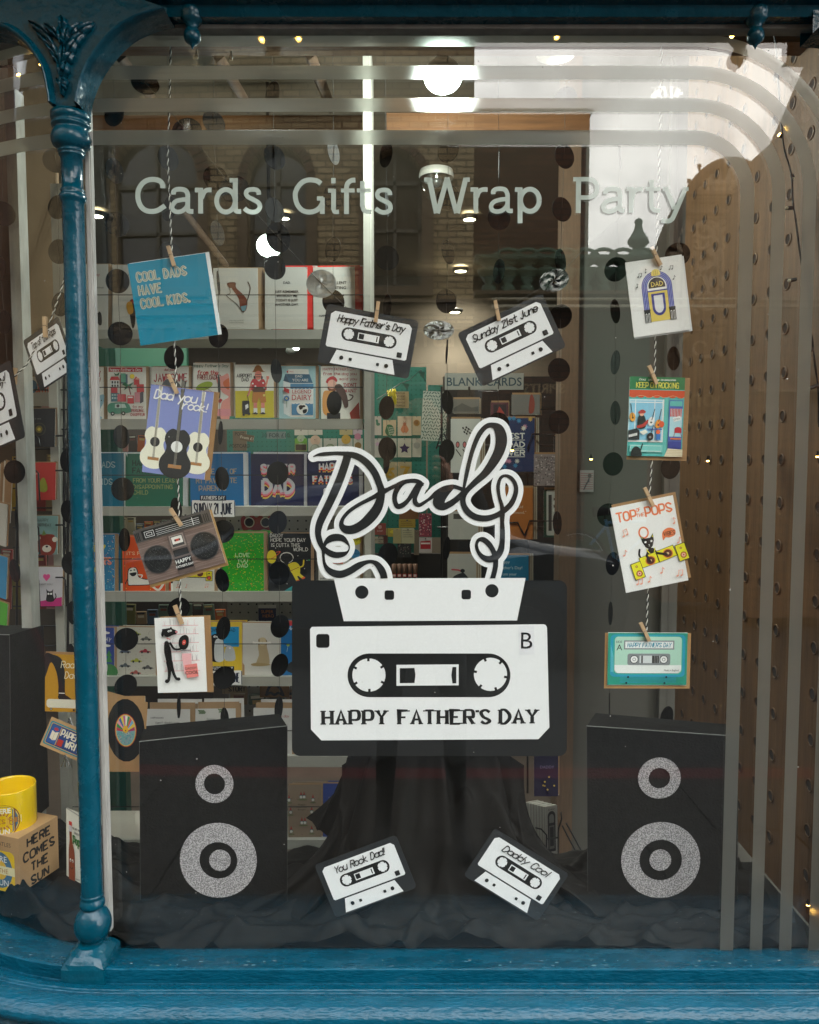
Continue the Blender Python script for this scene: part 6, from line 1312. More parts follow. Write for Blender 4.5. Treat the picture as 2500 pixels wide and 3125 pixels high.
def bug(a): a.poly([(50,46),(36,66),(22,96),(38,118),(50,112),(62,118),(78,96),(64,66)],'#c87a4c',True); a.E(50,56,11,12,'#a85a34'); a.L([(36,50),(46,42),(40,34)],2,'#8a5a3a'); a.L([(64,50),(54,42),(60,34)],2,'#8a5a3a'); a.L([(50,64),(50,114)],2,'#7a4228',False)
def star(c):
    return lambda a: a.poly([(50+(40 if k % 2 == 0 else 20)*math.cos(R(36*k-90)), 74+(40 if k % 2 == 0 else 20)*math.sin(R(36*k-90))) for k in range(10)], c)
def foilnum(t, c='#b08a2a'): return lambda a: (setattr(a, 'foil', True), a.H(t,50,112,74,c,w=20,fitw=46,cw=1), setattr(a, 'foil', False))
def blob(c, c2=None): return lambda a: (a.E(50,76,36,36,c), a.E(46,70,24,24,c2 or c))
def dino(a): a.poly([(26,50),(46,42),(58,60),(62,86),(84,96),(76,120),(50,126),(34,112),(30,80)],'#4a7a5e',True)
PK = [(945,80,1035,305,'#c9bcae',dino,'pale pack with a green dinosaur balloon'),(1055,125,1212,312,'#cdb48e',leafp,'kraft pack with a split green leaf'),(1230,80,1398,312,'#d6bfa2',bug,'cream pack with an orange moth'),(1405,80,1510,304,'#c9b490',blob('#a87a2c','#8a5a1c'),'pack with a golden round balloon'),
 (945,345,1035,572,'#c3bdb2',star('#c8a4b8'),'pale pack with a pink star balloon'),(1055,345,1218,572,'#c6c0ae',blob('#16161a'),'pack with a black round balloon'),(1230,343,1395,570,'#c9c0aa',star('#3a2048'),'cream pack with a purple star balloon'),(1405,345,1515,568,'#c4bca8',blob('#a8a294'),'pack with a silver round balloon'),
 (1060,625,1222,842,'#a89a72',foilnum('6'),'pack with a gold foil six balloon'),(1230,625,1398,842,'#a89a72',foilnum('7'),'pack with a gold foil seven balloon'),
 (-4,238,155,306,'#cfc9bc',blob('#a8b89a'),'cut-off pale pack at the left end of the upper row'),(160,238,330,302,'#cac4b6',blob('#d8b8a0'),'cut-off cream pack, second of the upper row'),(535,238,690,302,'#b8a878',blob('#c8a040'),'cut-off gold pack in the upper row'),(697,238,808,300,'#bfa8b0',blob('#c07a90'),'cut-off pink pack beside the white post'),
 (0,345,146,500,'#8a9a5a',lambda a: (a.R(0,0,100,40,'#6ea43a'), a.R(6,50,94,96,'#3a2a20')),'pack with a strip of green grass'),(160,345,328,500,'#c4c2b6',blob('#9aa08e','#b4b8a8'),'clear balloon pack with pale confetti'),(344,345,505,500,'#c0beb2',blob('#7a8a6a','#a4ac94'),'clear balloon pack with green confetti'),(518,345,690,500,'#c0bdb2',blob('#9a9a8e'),'clear balloon pack with grey confetti'),(702,345,812,500,'#bdb6a6',blob('#8a6a34'),'pack with a pineapple balloon')]
for X0,Y0,X1,Y1,pc,fn,lb in PK: pack(lb+' on the teal pegboard', X0,Y0,X1,Y1,pc,fn)
# printed notices, tickets and stationery lower down
def lines(a, c='#555', n_=5, x0=10, x1=90, y0=20, dy=14):
    for i in range(n_): a.R(x0, y0+i*dy, x1-random.uniform(0, 20), y0+i*dy+3, c)
LOW = [(1250,1180,1480,1310,'#8a5a34',None,'brown printed book'),(1245,1312,1442,1412,'#b8963a',lambda a: lines(a,'#6a4a1a',3,10,90,10,12),'yellow ticket book'),(945,1360,1090,1500,'#9a4a40',lambda a: (a.E(50,30,16,16,'#d8a8a0'), a.T('SHOP',50,70,14,'#e8c8c0')),'red card pack'),
 (1095,1420,1270,1520,'#b8a040',lambda a: a.E(50,24,26,12,'#e0c83a'),'yellow fringed pack'),(1275,1420,1425,1560,'#b8b094',lambda a: lines(a,'#6a6250',4,14,86,14,14),'cream form pack'),(1000,1505,1110,1610,'#5a2e2a',None,'dark red packet'),(1228,1530,1392,1770,'#33302f',lambda a: conf(a,8,8,92,140,['#7a5a5a','#5a6a5a','#8a8070'],40,4),'dark floral notebook'),
 (1480,1290,1568,1430,'#8a6a60',None,'brown patterned card'),(945,1520,1060,1600,'#b8a88e',lambda a: a.T('BIRTHDAY',50,40,18,'#333',sx=.8),'cream Birthday card pack'),(1425,1440,1485,1740,'#7a6a58',None,'tall kraft packet')]
for X0,Y0,X1,Y1,pc,fn,lb in LOW: pack(lb+' low on the back wall of the shop', X0,Y0,X1,Y1,pc,fn, Y=4.1, group='stationery packs low on the back wall')
CR2 = lambda X, Y_: (1200+X*.4058, 1200+Y_*.4058)
for i, (X0,Y0,X1,Y1,pc,fn,lb) in enumerate([(196,905,290,1080,'#8a3a48',lambda a: conf(a,5,5,95,170,['#d8b8b0','#4a2a3a','#c86a6a'],60,5),'red card packed with tiny figures'),(196,1085,292,1200,'#b8aaa4',lambda a: (a.poly([(10,30),(90,24),(90,90),(10,90)],'#a8242c'), a.R(14,40,86,52,'#e8d8d0')),'white card with a red double decker bus'),(0,1020,60,1130,'#a8986a',None,'buff ticket'),(62,1020,160,1130,'#b0a684',lambda a: lines(a,'#6a6250',4,10,90,12,16),'cream folded leaflet')]):
    (x0,y0),(x1,y1) = CR2(X0,Y0),CR2(X1,Y1); pack(lb+' beside the spinning rack', x0,y0,x1,y1,pc,fn,Y=3.6,raw=True,group='cards beside the spinning rack')
# paper cups row
for i in range(5):
    x = 1203+i*16; b = MB(); c = P(x, 1745, 3.7); u = pxs(x, 1745, 3.7); b.lathe([(0,-24*u),(5.5*u,-24*u),(7.5*u,24*u),(0,24*u)], (0,0), 12); o = b.build('paper_tube', mat('brown_tube', '#5a3a26', .6)); o.location = c; tag(o, ORD[i]+' brown paper tube of the row seen under the tape script', 'tube', 'row of brown tubes')
    a = Art(0,0,12,10,u); a.R(0,0,12,10,'#b8322e'); a.R(2,2,10,8,'#d8c8c0'); oo = a.build('printed_band', o); oo.location = (0, -8.2*u, -10*u)
# signs
def signb(name, label, cx, cy, w, h, Y, text, col='#c8c6bd', tc='#26333a', size=.5, roll=0, bold=.01, sx=1, lines_=None):
    def f(a):
        if lines_:
            for i, t in enumerate(lines_): a.T(t,50,(i+.8)*h/w*100/(len(lines_)+.3),h/w*100/(len(lines_)+.3)*.62,tc,bold=bold,sx=sx)
        else: a.T(text,50,h/w*50+h/w*100*size/2,h/w*100*size,tc,bold=bold,sx=sx)
    return card(name, label, cx, cy, w, h, Y, f, col, roll=roll, cat='sign', box=(0,0,100,100*h/w), thick=.004)
signb('shop_sign', 'pale sign board reading Blank Cards above the spinning rack', 1478, 1164, 240, 50, 2.95, 'BLANK CARDS', '#9c9a90', '#23404a', .52, sx=.98)
signb('shop_sign', 'small kraft sign reading Bunting includes birthday triangle, on the teal pegboard', 1222, 1220, 52, 50, 4.22, '', '#b49a6a', '#5a4424', lines_=['BUNTING','INCLUDES','BIRTHDAY','TRIANGLE','TRIANGLE'], sx=.8)
signb('shop_sign', 'grey sign reading 10 for £10 seen between the second and third shelves', 843, 1328, 58, 22, 3.6, '10 FOR £10', '#6f7a74', '#1d2a2a', .6, sx=.95)
signb('shop_sign', 'kraft sign reading Postcard behind the third shelf', 732, 1345, 42, 60, 3.5, '', '#7a6650', '#2a1e14', lines_=['POST','','POSTCARD'], sx=.8)
signb('shop_sign', 'tilted brown tag reading From £1', 754, 1336, 42, 20, 3.4, 'From £1', '#6a523a', '#d8c8b0', .45, roll=10)
# bunting string with a yellow tassel
b = MB(); b.tube([P(x, y, 4.0) for x, y in ((1150,1220),(1180,1200),(1222,1170),(1250,1160),(1285,1128),(1298,1164))], .002, seg=5); tag(b.build('bunting', WIRE), 'thin cord of bunting across the teal pegboard', 'bunting cord')
b = MB(); random.seed(3)
for i in range(90):
    x, y = random.uniform(1183,1210), random.uniform(1186,1226); y2 = y+random.uniform(4,12); b.tube([P(x,y,3.98), P(x+random.uniform(-4,4),y2,3.97)], .0022, seg=3, cap=False)
tag(b.build('tassel', mat('yellow_foil', '#e0cc10', .35)), 'bright yellow tinsel tassel hanging from the bunting cord', 'tassel')
for i, q in enumerate(((1236,1168),(1284,1132))):
    b = MB(); b.face([P(q[0]-10,q[1],3.99),P(q[0]+14,q[1]+4,3.99),P(q[0]+8,q[1]+24,3.99)]); b.face([P(q[0]-10,q[1],3.992),P(q[0]+8,q[1]+24,3.992),P(q[0]+14,q[1]+4,3.992)]); tag(b.build('bunting_flag', mat('dark_green_paint')), ['dark green bunting flag beside the yellow tassel','dark bunting flag at the right end of the cord'][i], 'bunting flag')
# leafy wrapping paper roll/sheet
def leaves(a):
    for i in range(9):
        for j in range(15):
            x, y = 6+i*11+(j % 2)*5, 8+j*13; a.E(x,y,6.5,2.2,'#3f5a4c',random.choice((40,-40,60,-60))); a.k -= 1
card('patterned_paper', 'tall sheet of green leaf patterned wrapping paper beside the teal pegboard', 1326, 1270, 76, 150, 3.3, leaves, '#aeb0a0', roll=3, cat='wrapping paper', box=(0,0,100,200))
# clutter glimpsed between shelves: goods on far shelves
random.seed(21)
cols_ = [('orange','#b85a24'),('ochre','#a8862c'),('grey green','#5a6a5a'),('dull red','#8a3a34'),('tan','#8f7556'),('cream','#b4aa94'),('slate blue','#4a5a6c'),('olive','#6f6a34'),('dusty pink','#a87a76'),('dark brown','#3c2c22')]
def clutter(x0, x1, y0, y1, Y, n_, where, grp):
    w = (x1-x0)/n_
    for i in range(n_):
        nm, c = cols_[random.randrange(len(cols_))]; h = (y1-y0)*random.uniform(.55, 1); cx = x0+w*(i+.5)
        def f(a, c=c):
            a.R(12,10,88,26,random.choice(('#d8d0c0','#2a2622','#c8b070'))); a.R(20,36,80,60,random.choice(('#c8b8a0','#6a3a30','#3a4a3c','#b89a5a')))
        o = card('small_packet', '%s packet, %s of the row %s' % (nm, ORD[i], where), cx, y1-h/2, w*.9, h, Y, f, c, roll=random.uniform(-4,4), cat='packet', group=grp, box=(0,0,100,100*h/(w*.9)), thick=.01)
clutter(306,560,1312,1378,3.2,9,'behind the gap above the third shelf, left','packets behind the third shelf')
clutter(306,600,1578,1640,3.0,11,'behind the gap above the fourth shelf, left','packets behind the fourth shelf')
clutter(310,690,1838,1905,3.0,11,'behind the gap above the fifth shelf, left','packets behind the fifth shelf')
clutter(700,1100,2096,2150,2.40,7,'on the cream pegboard above the sixth shelf','packets on the cream pegboard')
clutter(0,210,1110,1320,3.1,5,'behind the left wire rack, upper','upper packets behind the left rack')
clutter(0,210,1360,1560,3.1,6,'behind the left wire rack, middle','middle packets behind the left rack')
clutter(0,215,1640,1860,3.1,6,'behind the left wire rack, lower','lower packets behind the left rack')
clutter(1140,1300,1840,1900,3.4,5,'under the paper tubes','packets under the tubes')
card('dark_red_mask', 'red furry monster mask with two round black eyes on the cream pegboard', 785, 1596, 100, 60, 2.39, lambda a: (a.poly([(0,20),(10,8),(20,16),(34,4),(48,14),(60,6),(76,16),(90,8),(100,24),(92,52),(70,48),(50,56),(28,50),(8,54)],'#8a2420',True), a.E(26,28,16,16,'#c8c0b0'), a.E(26,28,13,13,K), a.E(76,28,16,16,'#c8c0b0'), a.E(76,28,13,13,K)), '#8a8272', cat='mask', box=(0,0,100,60))
card('book_pack', 'navy pack lettered in orange on the cream pegboard below the fourth shelf', 816, 1870, 54, 50, 2.39, lambda a: (a.R(0,0,100,20,'#b8b4ac'), a.T('SUPER',50,48,18,'#c87a3a'), a.T('HERO',56,72,18,'#c87a3a')), '#1c2040', cat='product pack', box=(0,0,100,92))
card('moustache_pack', 'amber pack of black false moustaches below the fifth shelf', 838, 2104, 90, 50, 2.39, lambda a: (a.L([(24,40),(34,18),(50,14),(66,20),(78,42)],9,'#1c1612'), a.L([(22,46),(36,40),(50,46),(64,40),(80,48)],9,'#1c1612')), '#7a5420', cat='product pack', box=(0,0,100,56))
# ------------------------------------------------------------------ spinning rack with cards
YR = 2.75
spin = empty('spinning_card_rack', P(1560, 1700, YR), 'black wire spinning rack of greeting cards behind the script', 'card rack'); o0 = spin.location; b = MB()
def w_(pts, r=.003, dy=-.03): b.tube([P(x, y, YR+dy)-o0 for x, y in pts], r, seg=5)
for x in (1348, 1432, 1610, 1700): w_([(x,1180),(x,2420)], .004, .04)
for y in (1360, 1610, 1860, 2100): w_([(1335,y),(1725,y)], .004, .03)
for (x0, x1, y0) in ((1332,1376,1330),(1335,1418,1880),(1610,1724,1330),(1602,1725,1595),(1600,1725,1815),(1500,1600,1600)):
    w_([(x0,y0+40),(x0+14,y0-5),(x1-20,y0-5),(x1,y0+34)], .0034, -.06)
w_([(1460,1194),(1520,1196),(1528,1140)], .003); w_([(1650,1250),(1694,1248),(1688,1262)], .003)
b.build('wire_frame', WIRE, spin)
def kcard(label, x0, y0, x1, y1, art, paper, Y=YR-.02, n_=5, dx=3.4, box=None):
    o = card('rack_card', label, (x0+x1)/2, (y0+y1)/2, x1-x0, y1-y0, Y, art, paper, (2, -6, x1-x0, y1-y0), tilt=-4, cat='greeting card', group='cards in the spinning rack', box=box or (x0,y0,x1,y1))
    s = pxs(x0, y0, Y)
    for i in range(n_):
        b = MB(); d = .004+(i+1)*.004; b.box(-(x1-x0)*s/2+dx*s*(i+1), d, -(y1-y0)*s/2, (x1-x0)*s/2+dx*s*(i+1), d+.002, (y1-y0)*s/2+4*s, lin('#8a7052' if i % 2 else '#c0b8a6')); b.build('card_behind', PRINT, o, True)
    return o
def race(a):
    for i in range(4):
        for j in range(4):
            if (i+j) % 2 == 0: a.poly([(1410+i*5+j*2,1304+j*6-i*1),(1415+i*5+j*2,1303+j*6-i*1),(1417+i*5+j*2,1309+j*6-i*1),(1412+i*5+j*2,1310+j*6-i*1)],K)
    a.L([(1424,1304),(1442,1316)],1.4,K,False)
    for x in (1397,1418): a.E(x,1357,6,10,'#2a2a2a'); a.E(x,1357,4,7,'#c86a6a'); a.L([(x-5,1372),(x+10,1392)],3,K)
kcard('white card with a racing car and chequered flag in the spinning rack', 1376, 1278, 1466, 1442, race, '#c6c4bb')
def stars(a):
    for i in range(22):
        x, y = random.uniform(1532,1630), random.uniform(1276,1440); c = random.choice(('#c8a04a','#3a86b4','#d8d6cc','#c888a0'))
        if 1540 < x < 1606 and 1318 < y < 1394: continue
        a.poly([(x+(9 if k % 2 == 0 else 4)*math.cos(R(22.5*k)), y+(9 if k % 2 == 0 else 4)*math.sin(R(22.5*k))) for k in range(16)], c)
    for t, y in (('BEST',1338),('DAD',1364),('EVER',1389)): a.H(t,1600,y,15,'#dcdad2',w=4,al='r',fitw=62 if t != 'DAD' else 50); a.R(1546,y+4,1602,y+6,'#dcdad2')
kcard('navy starry card reading Best Dad Ever in the spinning rack', 1532, 1276, 1632, 1440, stars, '#16305a', Y=YR-.05)
kcard('orange card with a pale quotation in the spinning rack', 1534, 1488, 1626, 1646, lambda a: (a.T('would',1596,1551,9,'#d8c0a8',al='r'), a.T('recommend."',1606,1568,9,'#d8c0a8',al='r')), '#b46a2c', Y=YR-.05)
kcard("blue card with pale writing Happy Father's Day from your, low in the spinning rack", 1528, 1694, 1614, 1790, lambda a: (a.T('Happy',1556,1719,9,'#cfdce0',al='r'), a.T("Father's Day!",1594,1737,9.5,'#cfdce0',al='r'), a.T('from your',1577,1756,9,'#cfdce0',al='r')), '#1f7296', Y=YR-.05)
kcard('white card of a red haired figure riding, low in the spinning rack', 1366, 1690, 1454, 1830, lambda a: (a.L([(1380,1738),(1400,1740),(1412,1746)],5,'#b84a50'), a.E(1412,1742,7,6,K), a.poly([(1384,1760),(1410,1748),(1420,1752),(1430,1770),(1396,1772)],'#2a2a2c',True), a.E(1384,1770,7,7,'#333'), a.E(1424,1772,7,7,'#333')), '#b2aea4')
kcard('pale card behind the lower bow of the script in the spinning rack', 1368, 1560, 1460, 1646, lambda a: a.R(1384,1568,1450,1584,'#4a4640'), '#b4b0a6')
kcard('grey landscape card at the top of the spinning rack', 1382, 1218, 1463, 1262, lambda a: a.poly([(1384,1246),(1410,1230),(1440,1244),(1460,1240),(1460,1256),(1384,1256)],'#4a463e'), '#6d675c', n_=2)
kcard('dark red framed card at the top of the spinning rack', 1498, 1228, 1552, 1272, lambda a: (a.R(1506,1234,1546,1270,'#2a1c20'), a.poly([(1524,1240),(1540,1262),(1514,1264)],'#a83a30')), '#5c2c34', n_=1)
kcard('grey card with a small red figure, top right of the spinning rack', 1562, 1204, 1648, 1266, lambda a: a.poly([(1618,1210),(1626,1206),(1632,1230),(1628,1258),(1614,1258)],'#8a3a2c',True), '#77736c', n_=2)
kcard('green card with a white cassette down its side in the spinning rack', 1660, 1494, 1714, 1640, lambda a: (a.poly(rrect(1668,1496,1708,1634,4,3),'#bdbab0'), a.R(1674,1510,1684,1620,'#3a3a38'), a.R(1690,1520,1700,1560,'#5a3a30'), a.E(1692,1534,5,7,'#d8d4c8'), a.E(1692,1556,5,7,'#d8d4c8')), '#18402f', Y=YR-.06, n_=2)
kcard('speckled grey patterned card on the right of the spinning rack', 1630, 1386, 1696, 1482, lambda a: (conf(a,1632,1390,1694,1480,['#8a7a78','#c0b0ac','#5a504e'],160,2.4), a.T('TON OF YA',1662,1400,7,'#3a2a2a')), '#8f8380', Y=YR-.07, n_=1)
kcard('black card with thin white lettering at the right edge of the spinning rack', 1690, 1330, 1724, 1440, lambda a: (a.R(1696,1340,1702,1390,'#b8aaa0'), a.T('HAPPY',1712,1390,6,'#b8b4ac',ang=-90)), '#1e1e20', Y=YR-.06, n_=1)
kcard('purple card reading Daddy under the right end of the cassette board', 1630, 2300, 1704, 2430, lambda a: (a.T('DADDY',1670,2345,9,'#8a7aa0'), conf(a,1640,2370,1700,2420,['#c8a850'],6,3)), '#1c1638', Y=2.3, n_=2)
card('flat_card', 'striped red and grey postcard stuck on the grey partition', 1791, 1468, 42, 66, 2.335, lambda a: ([a.R(4,20+i*16,96,26+i*16,'#8a6a66') for i in range(8)], [a.L([(30+i*8,140-i*22),(66,60+i*10)],8,'#4a4a4c') for i in range(3)], a.E(70,40,14,16,'#55524e')), '#8f8f8a', cat='postcard', box=(0,0,100,157))
# stack of jukebox cards in a wire rack, low right
jb = card('jukebox_card_stack', 'stack of cards printed with a grey jukebox in a wire holder, low beside the cloth', 1684, 2540, 42, 160, 1.86, lambda a: (a.poly([(18,150),(18,70)]+[(50-32*math.cos(R(t)),70-36*math.sin(R(t))) for t in range(0,181,15)]+[(82,70),(82,330),(18,330)],'#1f1f21'), a.poly([(30,120),(30,80)]+[(50-20*math.cos(R(t)),80-24*math.sin(R(t))) for t in range(0,181,15)]+[(70,80),(70,120)],'#8a8a86'), a.R(28,140,72,310,'#77756f'), a.R(34,150,66,290,'#2a2a2c'), a.H('DAD',50,26,10,'#333',w=2,fitw=50)), '#b8b5ad', yaw=22, tilt=-3, cat='card stack', box=(0,0,100,380))
s = pxs(1684, 2540, 1.86)
for i in range(14):
    b = MB(); b.box(-21*s, .004+i*.0034, -80*s, 21*s, .006+i*.0034, 80*s-(i % 3)*.0006, lin('#c4c1b8' if i % 2 else '#a8a59c')); o = b.build('stacked_card', PRINT, jb, True); o.location = (-i*2.4*s, 0, 0)
b = MB(); o0 = P(1680, 2560, 1.84)
for pts in (((1634,2526),(1652,2530),(1668,2548),(1668,2700)),((1712,2478),(1714,2500),(1704,2530),(1704,2640)),((1668,2560),(1704,2556)),((1716,2520),(1790,2660)),((1728,2512),(1810,2660))): b.tube([P(x, y, 1.84)-o0 for x, y in pts], .002, seg=5)
o = b.build('wire_holder', WIRE); o.location = o0; tag(o, 'black wire holder round the jukebox cards', 'wire holder')
# ------------------------------------------------------------------ garlands of black paper dots
DOT = mat('black_dot_card', '#0d0c0c', .85, spec=.2); SHINY = mat('shiny_black_foil', '#0d0e12', .16, metal=.0, spec=.9, coat=.8, bump=.6, bscale=14); THR = mat('pale_thread', '#45423c', .8)
def garland(label, dots, Y, thread=None, Rr=36):
    dots = sorted(dots, key=lambda d: d[1]); o0 = P(dots[0][0], dots[0][1], Y); e_ = empty('dot_garland', o0, label, 'garland', 'hanging garlands of black paper dots'); u = pxs(dots[0][0], 1300, Y)
    me = None
    for x, y, rx in dots:
        n_ = 36; b = MB(); r = Rr*u
        if me is None:
            f = [(r*math.cos(2*math.pi*k/n_), r*math.sin(2*math.pi*k/n_)) for k in range(n_)]
            b.face([(p, -.0004, q) for p, q in f]); b.face([(p, .0004, q) for p, q in f[::-1]]); b.grid([[(p, -.0004, q) for p, q in f], [(p, .0004, q) for p, q in f]], closed=True, smooth=False)
            b.grid([[(.0006*math.cos(t), -.0008-.0006*math.sin(t), z) for z in (-r, r)] for t in (0, 1.5, 3.1)]); o = b.build('paper_dot', DOT, e_); me = o.data
        else: o = bpy.data.objects.new('paper_dot', me); C.objects.link(o); o.parent = e_
        o.location = P(x, y, Y)-o0; phi = math.acos(max(.08, min(1, rx/Rr)))*random.choice((-1, 1)); o.rotation_mode = 'YXZ'; o.rotation_euler = (random.uniform(-.08,.08), random.uniform(-.25,.25), phi)
    b = MB(); pts = [P(dots[0][0]-3, 60, Y)-o0]+[P(x, y, Y)-o0 for x, y, _ in dots]; b.tube(pts, .00045, seg=4, cap=False); b.build('thread', THR, e_)
random.seed(5)
G = [('leftmost garland of black dots, at the edge of the left bay', 1.72, [(8,652,30),(0,818,28),(14,984,30),(24,1136,26),(45,1440,17),(51,1590,20),(45,1742,28)]),
 ('garland of black dots just left of the iron column', 1.68, [(157,310,24),(170,490,34),(178,632,35),(180,768,35),(185,929,33),(205,1405,30),(211,1562,32),(219,1718,17),(221,1870,26),(219,2000,24)]),
 ('garland of black dots falling just right of the white jamb', 1.66, [(349,348,34),(350,521,15),(357,685,31),(359,858,36),(367,1018,35),(371,1333,12),(375,1493,27),(380,1647,26),(385,1951,33),(384,2093,27)]),
 ('garland of black dots behind the left hand twine of cards', 1.66, [(514,483,22),(516,637,28),(519,775,27),(531,1090,34),(538,1554,25),(546,1858,28),(546,2156,15)]),
 ('garland of black dots between the left cards and the green card', 1.66, [(653,374,28),(658,543,34),(664,712,13),(667,864,4),(667,1025,33),(669,1179,5),(673,1321,15),(678,1460,27),(680,1622,32),(678,1771,27),(682,1917,14),(684,2068,30),(686,2195,20)]),
 ('garland of black dots crossing the Airport Dad and Super Dad cards', 1.66, [(832,287,25),(838,480,28),(838,641,24),(839,816,29),(844,1132,11),(848,1444,30),(848,1594,24),(852,1750,34),(855,1911,25),(854,2030,22),(851,2162,7)]),
 ('garland of black dots behind the word Gifts', 1.66, [(1018,464,15),(1016,605,25),(1016,761,26),(1018,921,32),(1020,1230,25)]),
 ('garland of black dots to the right of the white shelf post', 1.64, [(1178,472,20),(1181,623,5),(1182,787,35),(1182,935,13),(1180,1244,24),(1182,1370,28),(1180,1410,10),(1184,1692,29)]),
 ('garland of black dots behind the W of Wrap', 1.62, [(1368,459,31),(1368,603,33),(1368,769,21),(1362,919,32),(1364,1073,4),(1366,1228,19),(1364,1376,25),(1364,1673,12)]),
 ('garland of black dots behind the end of Wrap and the tall d', 1.64, [(1523,503,3),(1523,665,35),(1523,828,14),(1520,1295,32)]),
 ('garland of black dots at the edge of the grey partition', 1.64, [(1725,303,33),(1723,477,32),(1715,639,32),(1711,797,22),(1711,966,31),(1706,1129,35),(1706,1288,34),(1701,1596,19)]),
 ('garland of black dots just left of the right hand cards', 1.64, [(1892,483,13),(1880,822,30),(1878,950,22),(1878,1106,5),(1878,1260,6),(1871,1416,34),(1857,1572,30),(1870,1720,27),(1863,1872,3),(1860,2150,10)]),
 ('rightmost garland of black dots, behind the right hand cards', 1.64, [(2068,777,34),(2056,1094,27),(2046,1426,19),(2035,2190,28)])]
for lb, Y, dd in G: garland(lb, dd, Y)
# slanting swags of larger foil dots
def swag(label, dots, extra, Y):
    o0 = P(dots[0][0], dots[0][1], Y); e_ = empty('foil_dot_swag', o0, label, 'garland', 'slanting swags of foil dots'); u = pxs(900, 900, Y)
    for x, y, rx, ry, ro, m in dots:
        b = MB(); n_ = 40; rows = []
        for j, q in enumerate((1, .8, .5, .2, .02)): rows.append([(rx*u*q*math.cos(2*math.pi*k/n_), -.001-.0014*(1-q)*math.sin(k*.6+j*2), ry*u*q*math.sin(2*math.pi*k/n_)) for k in range(n_)])
        b.grid(rows, closed=True); b.face([(rx*u*math.cos(2*math.pi*k/n_), .0004, ry*u*math.sin(2*math.pi*k/n_)) for k in range(n_)][::-1])
        o = b.build('foil_dot', m, e_); o.location = P(x, y, Y)-o0; rot(o, ro, -14 if m is SHINY else -4)
        b = MB()
        for k in range(-7, 8): b.tube([(k*rx*u*.13-.0015, -.007, .0003*(-1)**k), (k*rx*u*.13+.0015, -.007, 0)], .0006, seg=4)
        o2 = b.build('stitching', THR, e_); o2.location = o.location; rot(o2, 45 if x < 1200 else (0 if x < 1500 else -48))
    b = MB(); b.tube([P(x, y, Y-.003)-o0 for x, y in extra], .0004, seg=4, cap=False); b.build('thread', THR, e_)
SILV = mat('silver_foil', '#9aa0a4', .3, metal=.6, noise=.5, nscale=25)
swag('swag of large foil dots slanting down from top left to the centre', [(443,255,47,33,32,SHINY),(571,400,45,43,0,SHINY),(715,577,46,44,20,SHINY),(849,725,36,47,-20,DOT),(981,866,46,43,0,SILV),(1339,1008,47,31,0,SHINY)], [(400,200),(571,400),(715,577),(849,725),(981,866),(1060,940),(1240,1008),(1339,1008),(1400,1008)], 1.56)
swag('short swag with one shiny stitched dot rising to the right', [(1691,856,47,36,-24,SHINY)], [(1580,920),(1691,856),(1790,752),(1900,660)], 1.56)
# ------------------------------------------------------------------ lamps
def emis(name, c, s_): return mat(name, c, .5, emit=c, es=s_)
LAMPW = emis('lamp_glow_white', '#eafff2', 5); WARM = emis('warm_bulb', '#ffc15a', 8); DL = emis('downlight_glow', '#fff6cf', 7)
SHADE = mat('dark_lamp_shade', '#3a3a38', .3)
def globe(label, cx, cy, r, Y, half, power):
    o0 = P(cx, cy, Y); u = pxs(cx, cy, Y); e_ = empty('globe_lamp', o0, label, 'lamp', 'round lit lamps over the window'); b = MB(); R_ = r*u
    b.lathe([(R_*math.cos(a), R_*.78*math.sin(a)-.001) for a in [R(-90+i*9) for i in range(11)]]+[(0, 0)], (0,0), 28); b.build('glowing_bowl', LAMPW, e_)
    b = MB(); b.lathe([(R_*1.01*math.cos(R(i*9)), R_*.95*math.sin(R(i*9))) for i in range(11)], (0,0), 28); b.build('upper_shade', SHADE if half else LAMPW, e_)
    b = MB(); b.lathe([(R_*.38, R_*.7), (R_*.40, 2.75-o0.z)] if half else [(.006, R_*.7), (.006, 2.75-o0.z)], (0,0), 20); b.build('stem', mat('stem_white', '#b8b6ae', .4) if half else SHADE, e_)
    ld = bpy.data.lights.new('globe_light', 'POINT'); ld.energy = power; ld.color = (.93, 1, .94); ld.shadow_soft_size = R_*.9; lo = bpy.data.objects.new('globe_light', ld); C.objects.link(lo); lo.parent = e_; lo.location = (0, 0, -R_*1.6)
globe('large bright globe lamp in front of the frosted stripes, upper middle', 1352, 234, 58, 1.86, True, 5)
globe('round bright globe lamp half behind a black dot, left of the word Gifts', 822, 752, 38, 2.7, False, 3)
b = MB(); o0 = P(1700, 110, 1.9); b.lathe([(.045,.0),(.02,.16),(.02,.3)], (0,0), 24); o = b.build('lamp_stem', mat('stem_white')); o.location = P(1696, 168, 1.9); tag(o, 'pale flared lamp stem behind the top stripe, right of the globe lamp', 'lamp stem')
def downlight(label, cx, cy, rx, Y, power):
    o0 = P(cx, cy, Y); u = pxs(cx, cy, Y); e_ = empty('downlight', o0, label, 'downlight', 'small downlights in the shop ceiling'); r = rx*u; b = MB()
    b.lathe([(0,0),(r,0),(r*1.02,.002)], (0,0), 20); b.face([(r*math.cos(2*math.pi*k/20), r*math.sin(2*math.pi*k/20), -.0005) for k in range(20)][::-1]); b.build('glowing_lens', DL, e_)
    b = MB(); b.lathe([(r*1.02,-.002),(r*1.35,-.004),(r*1.5,.004),(r*1.5,.02),(r*1.02,.02)], (0,0), 20); b.build('trim_ring', SHADE, e_)
    ld = bpy.data.lights.new('downlight_light', 'SPOT'); ld.energy = power; ld.spot_size = R(150); ld.spot_blend = .6; ld.color = (1, .93, .8); ld.shadow_soft_size = r
    lo = bpy.data.objects.new('downlight_light', ld); C.objects.link(lo); lo.parent = e_; lo.location = (0, 0, -.02)
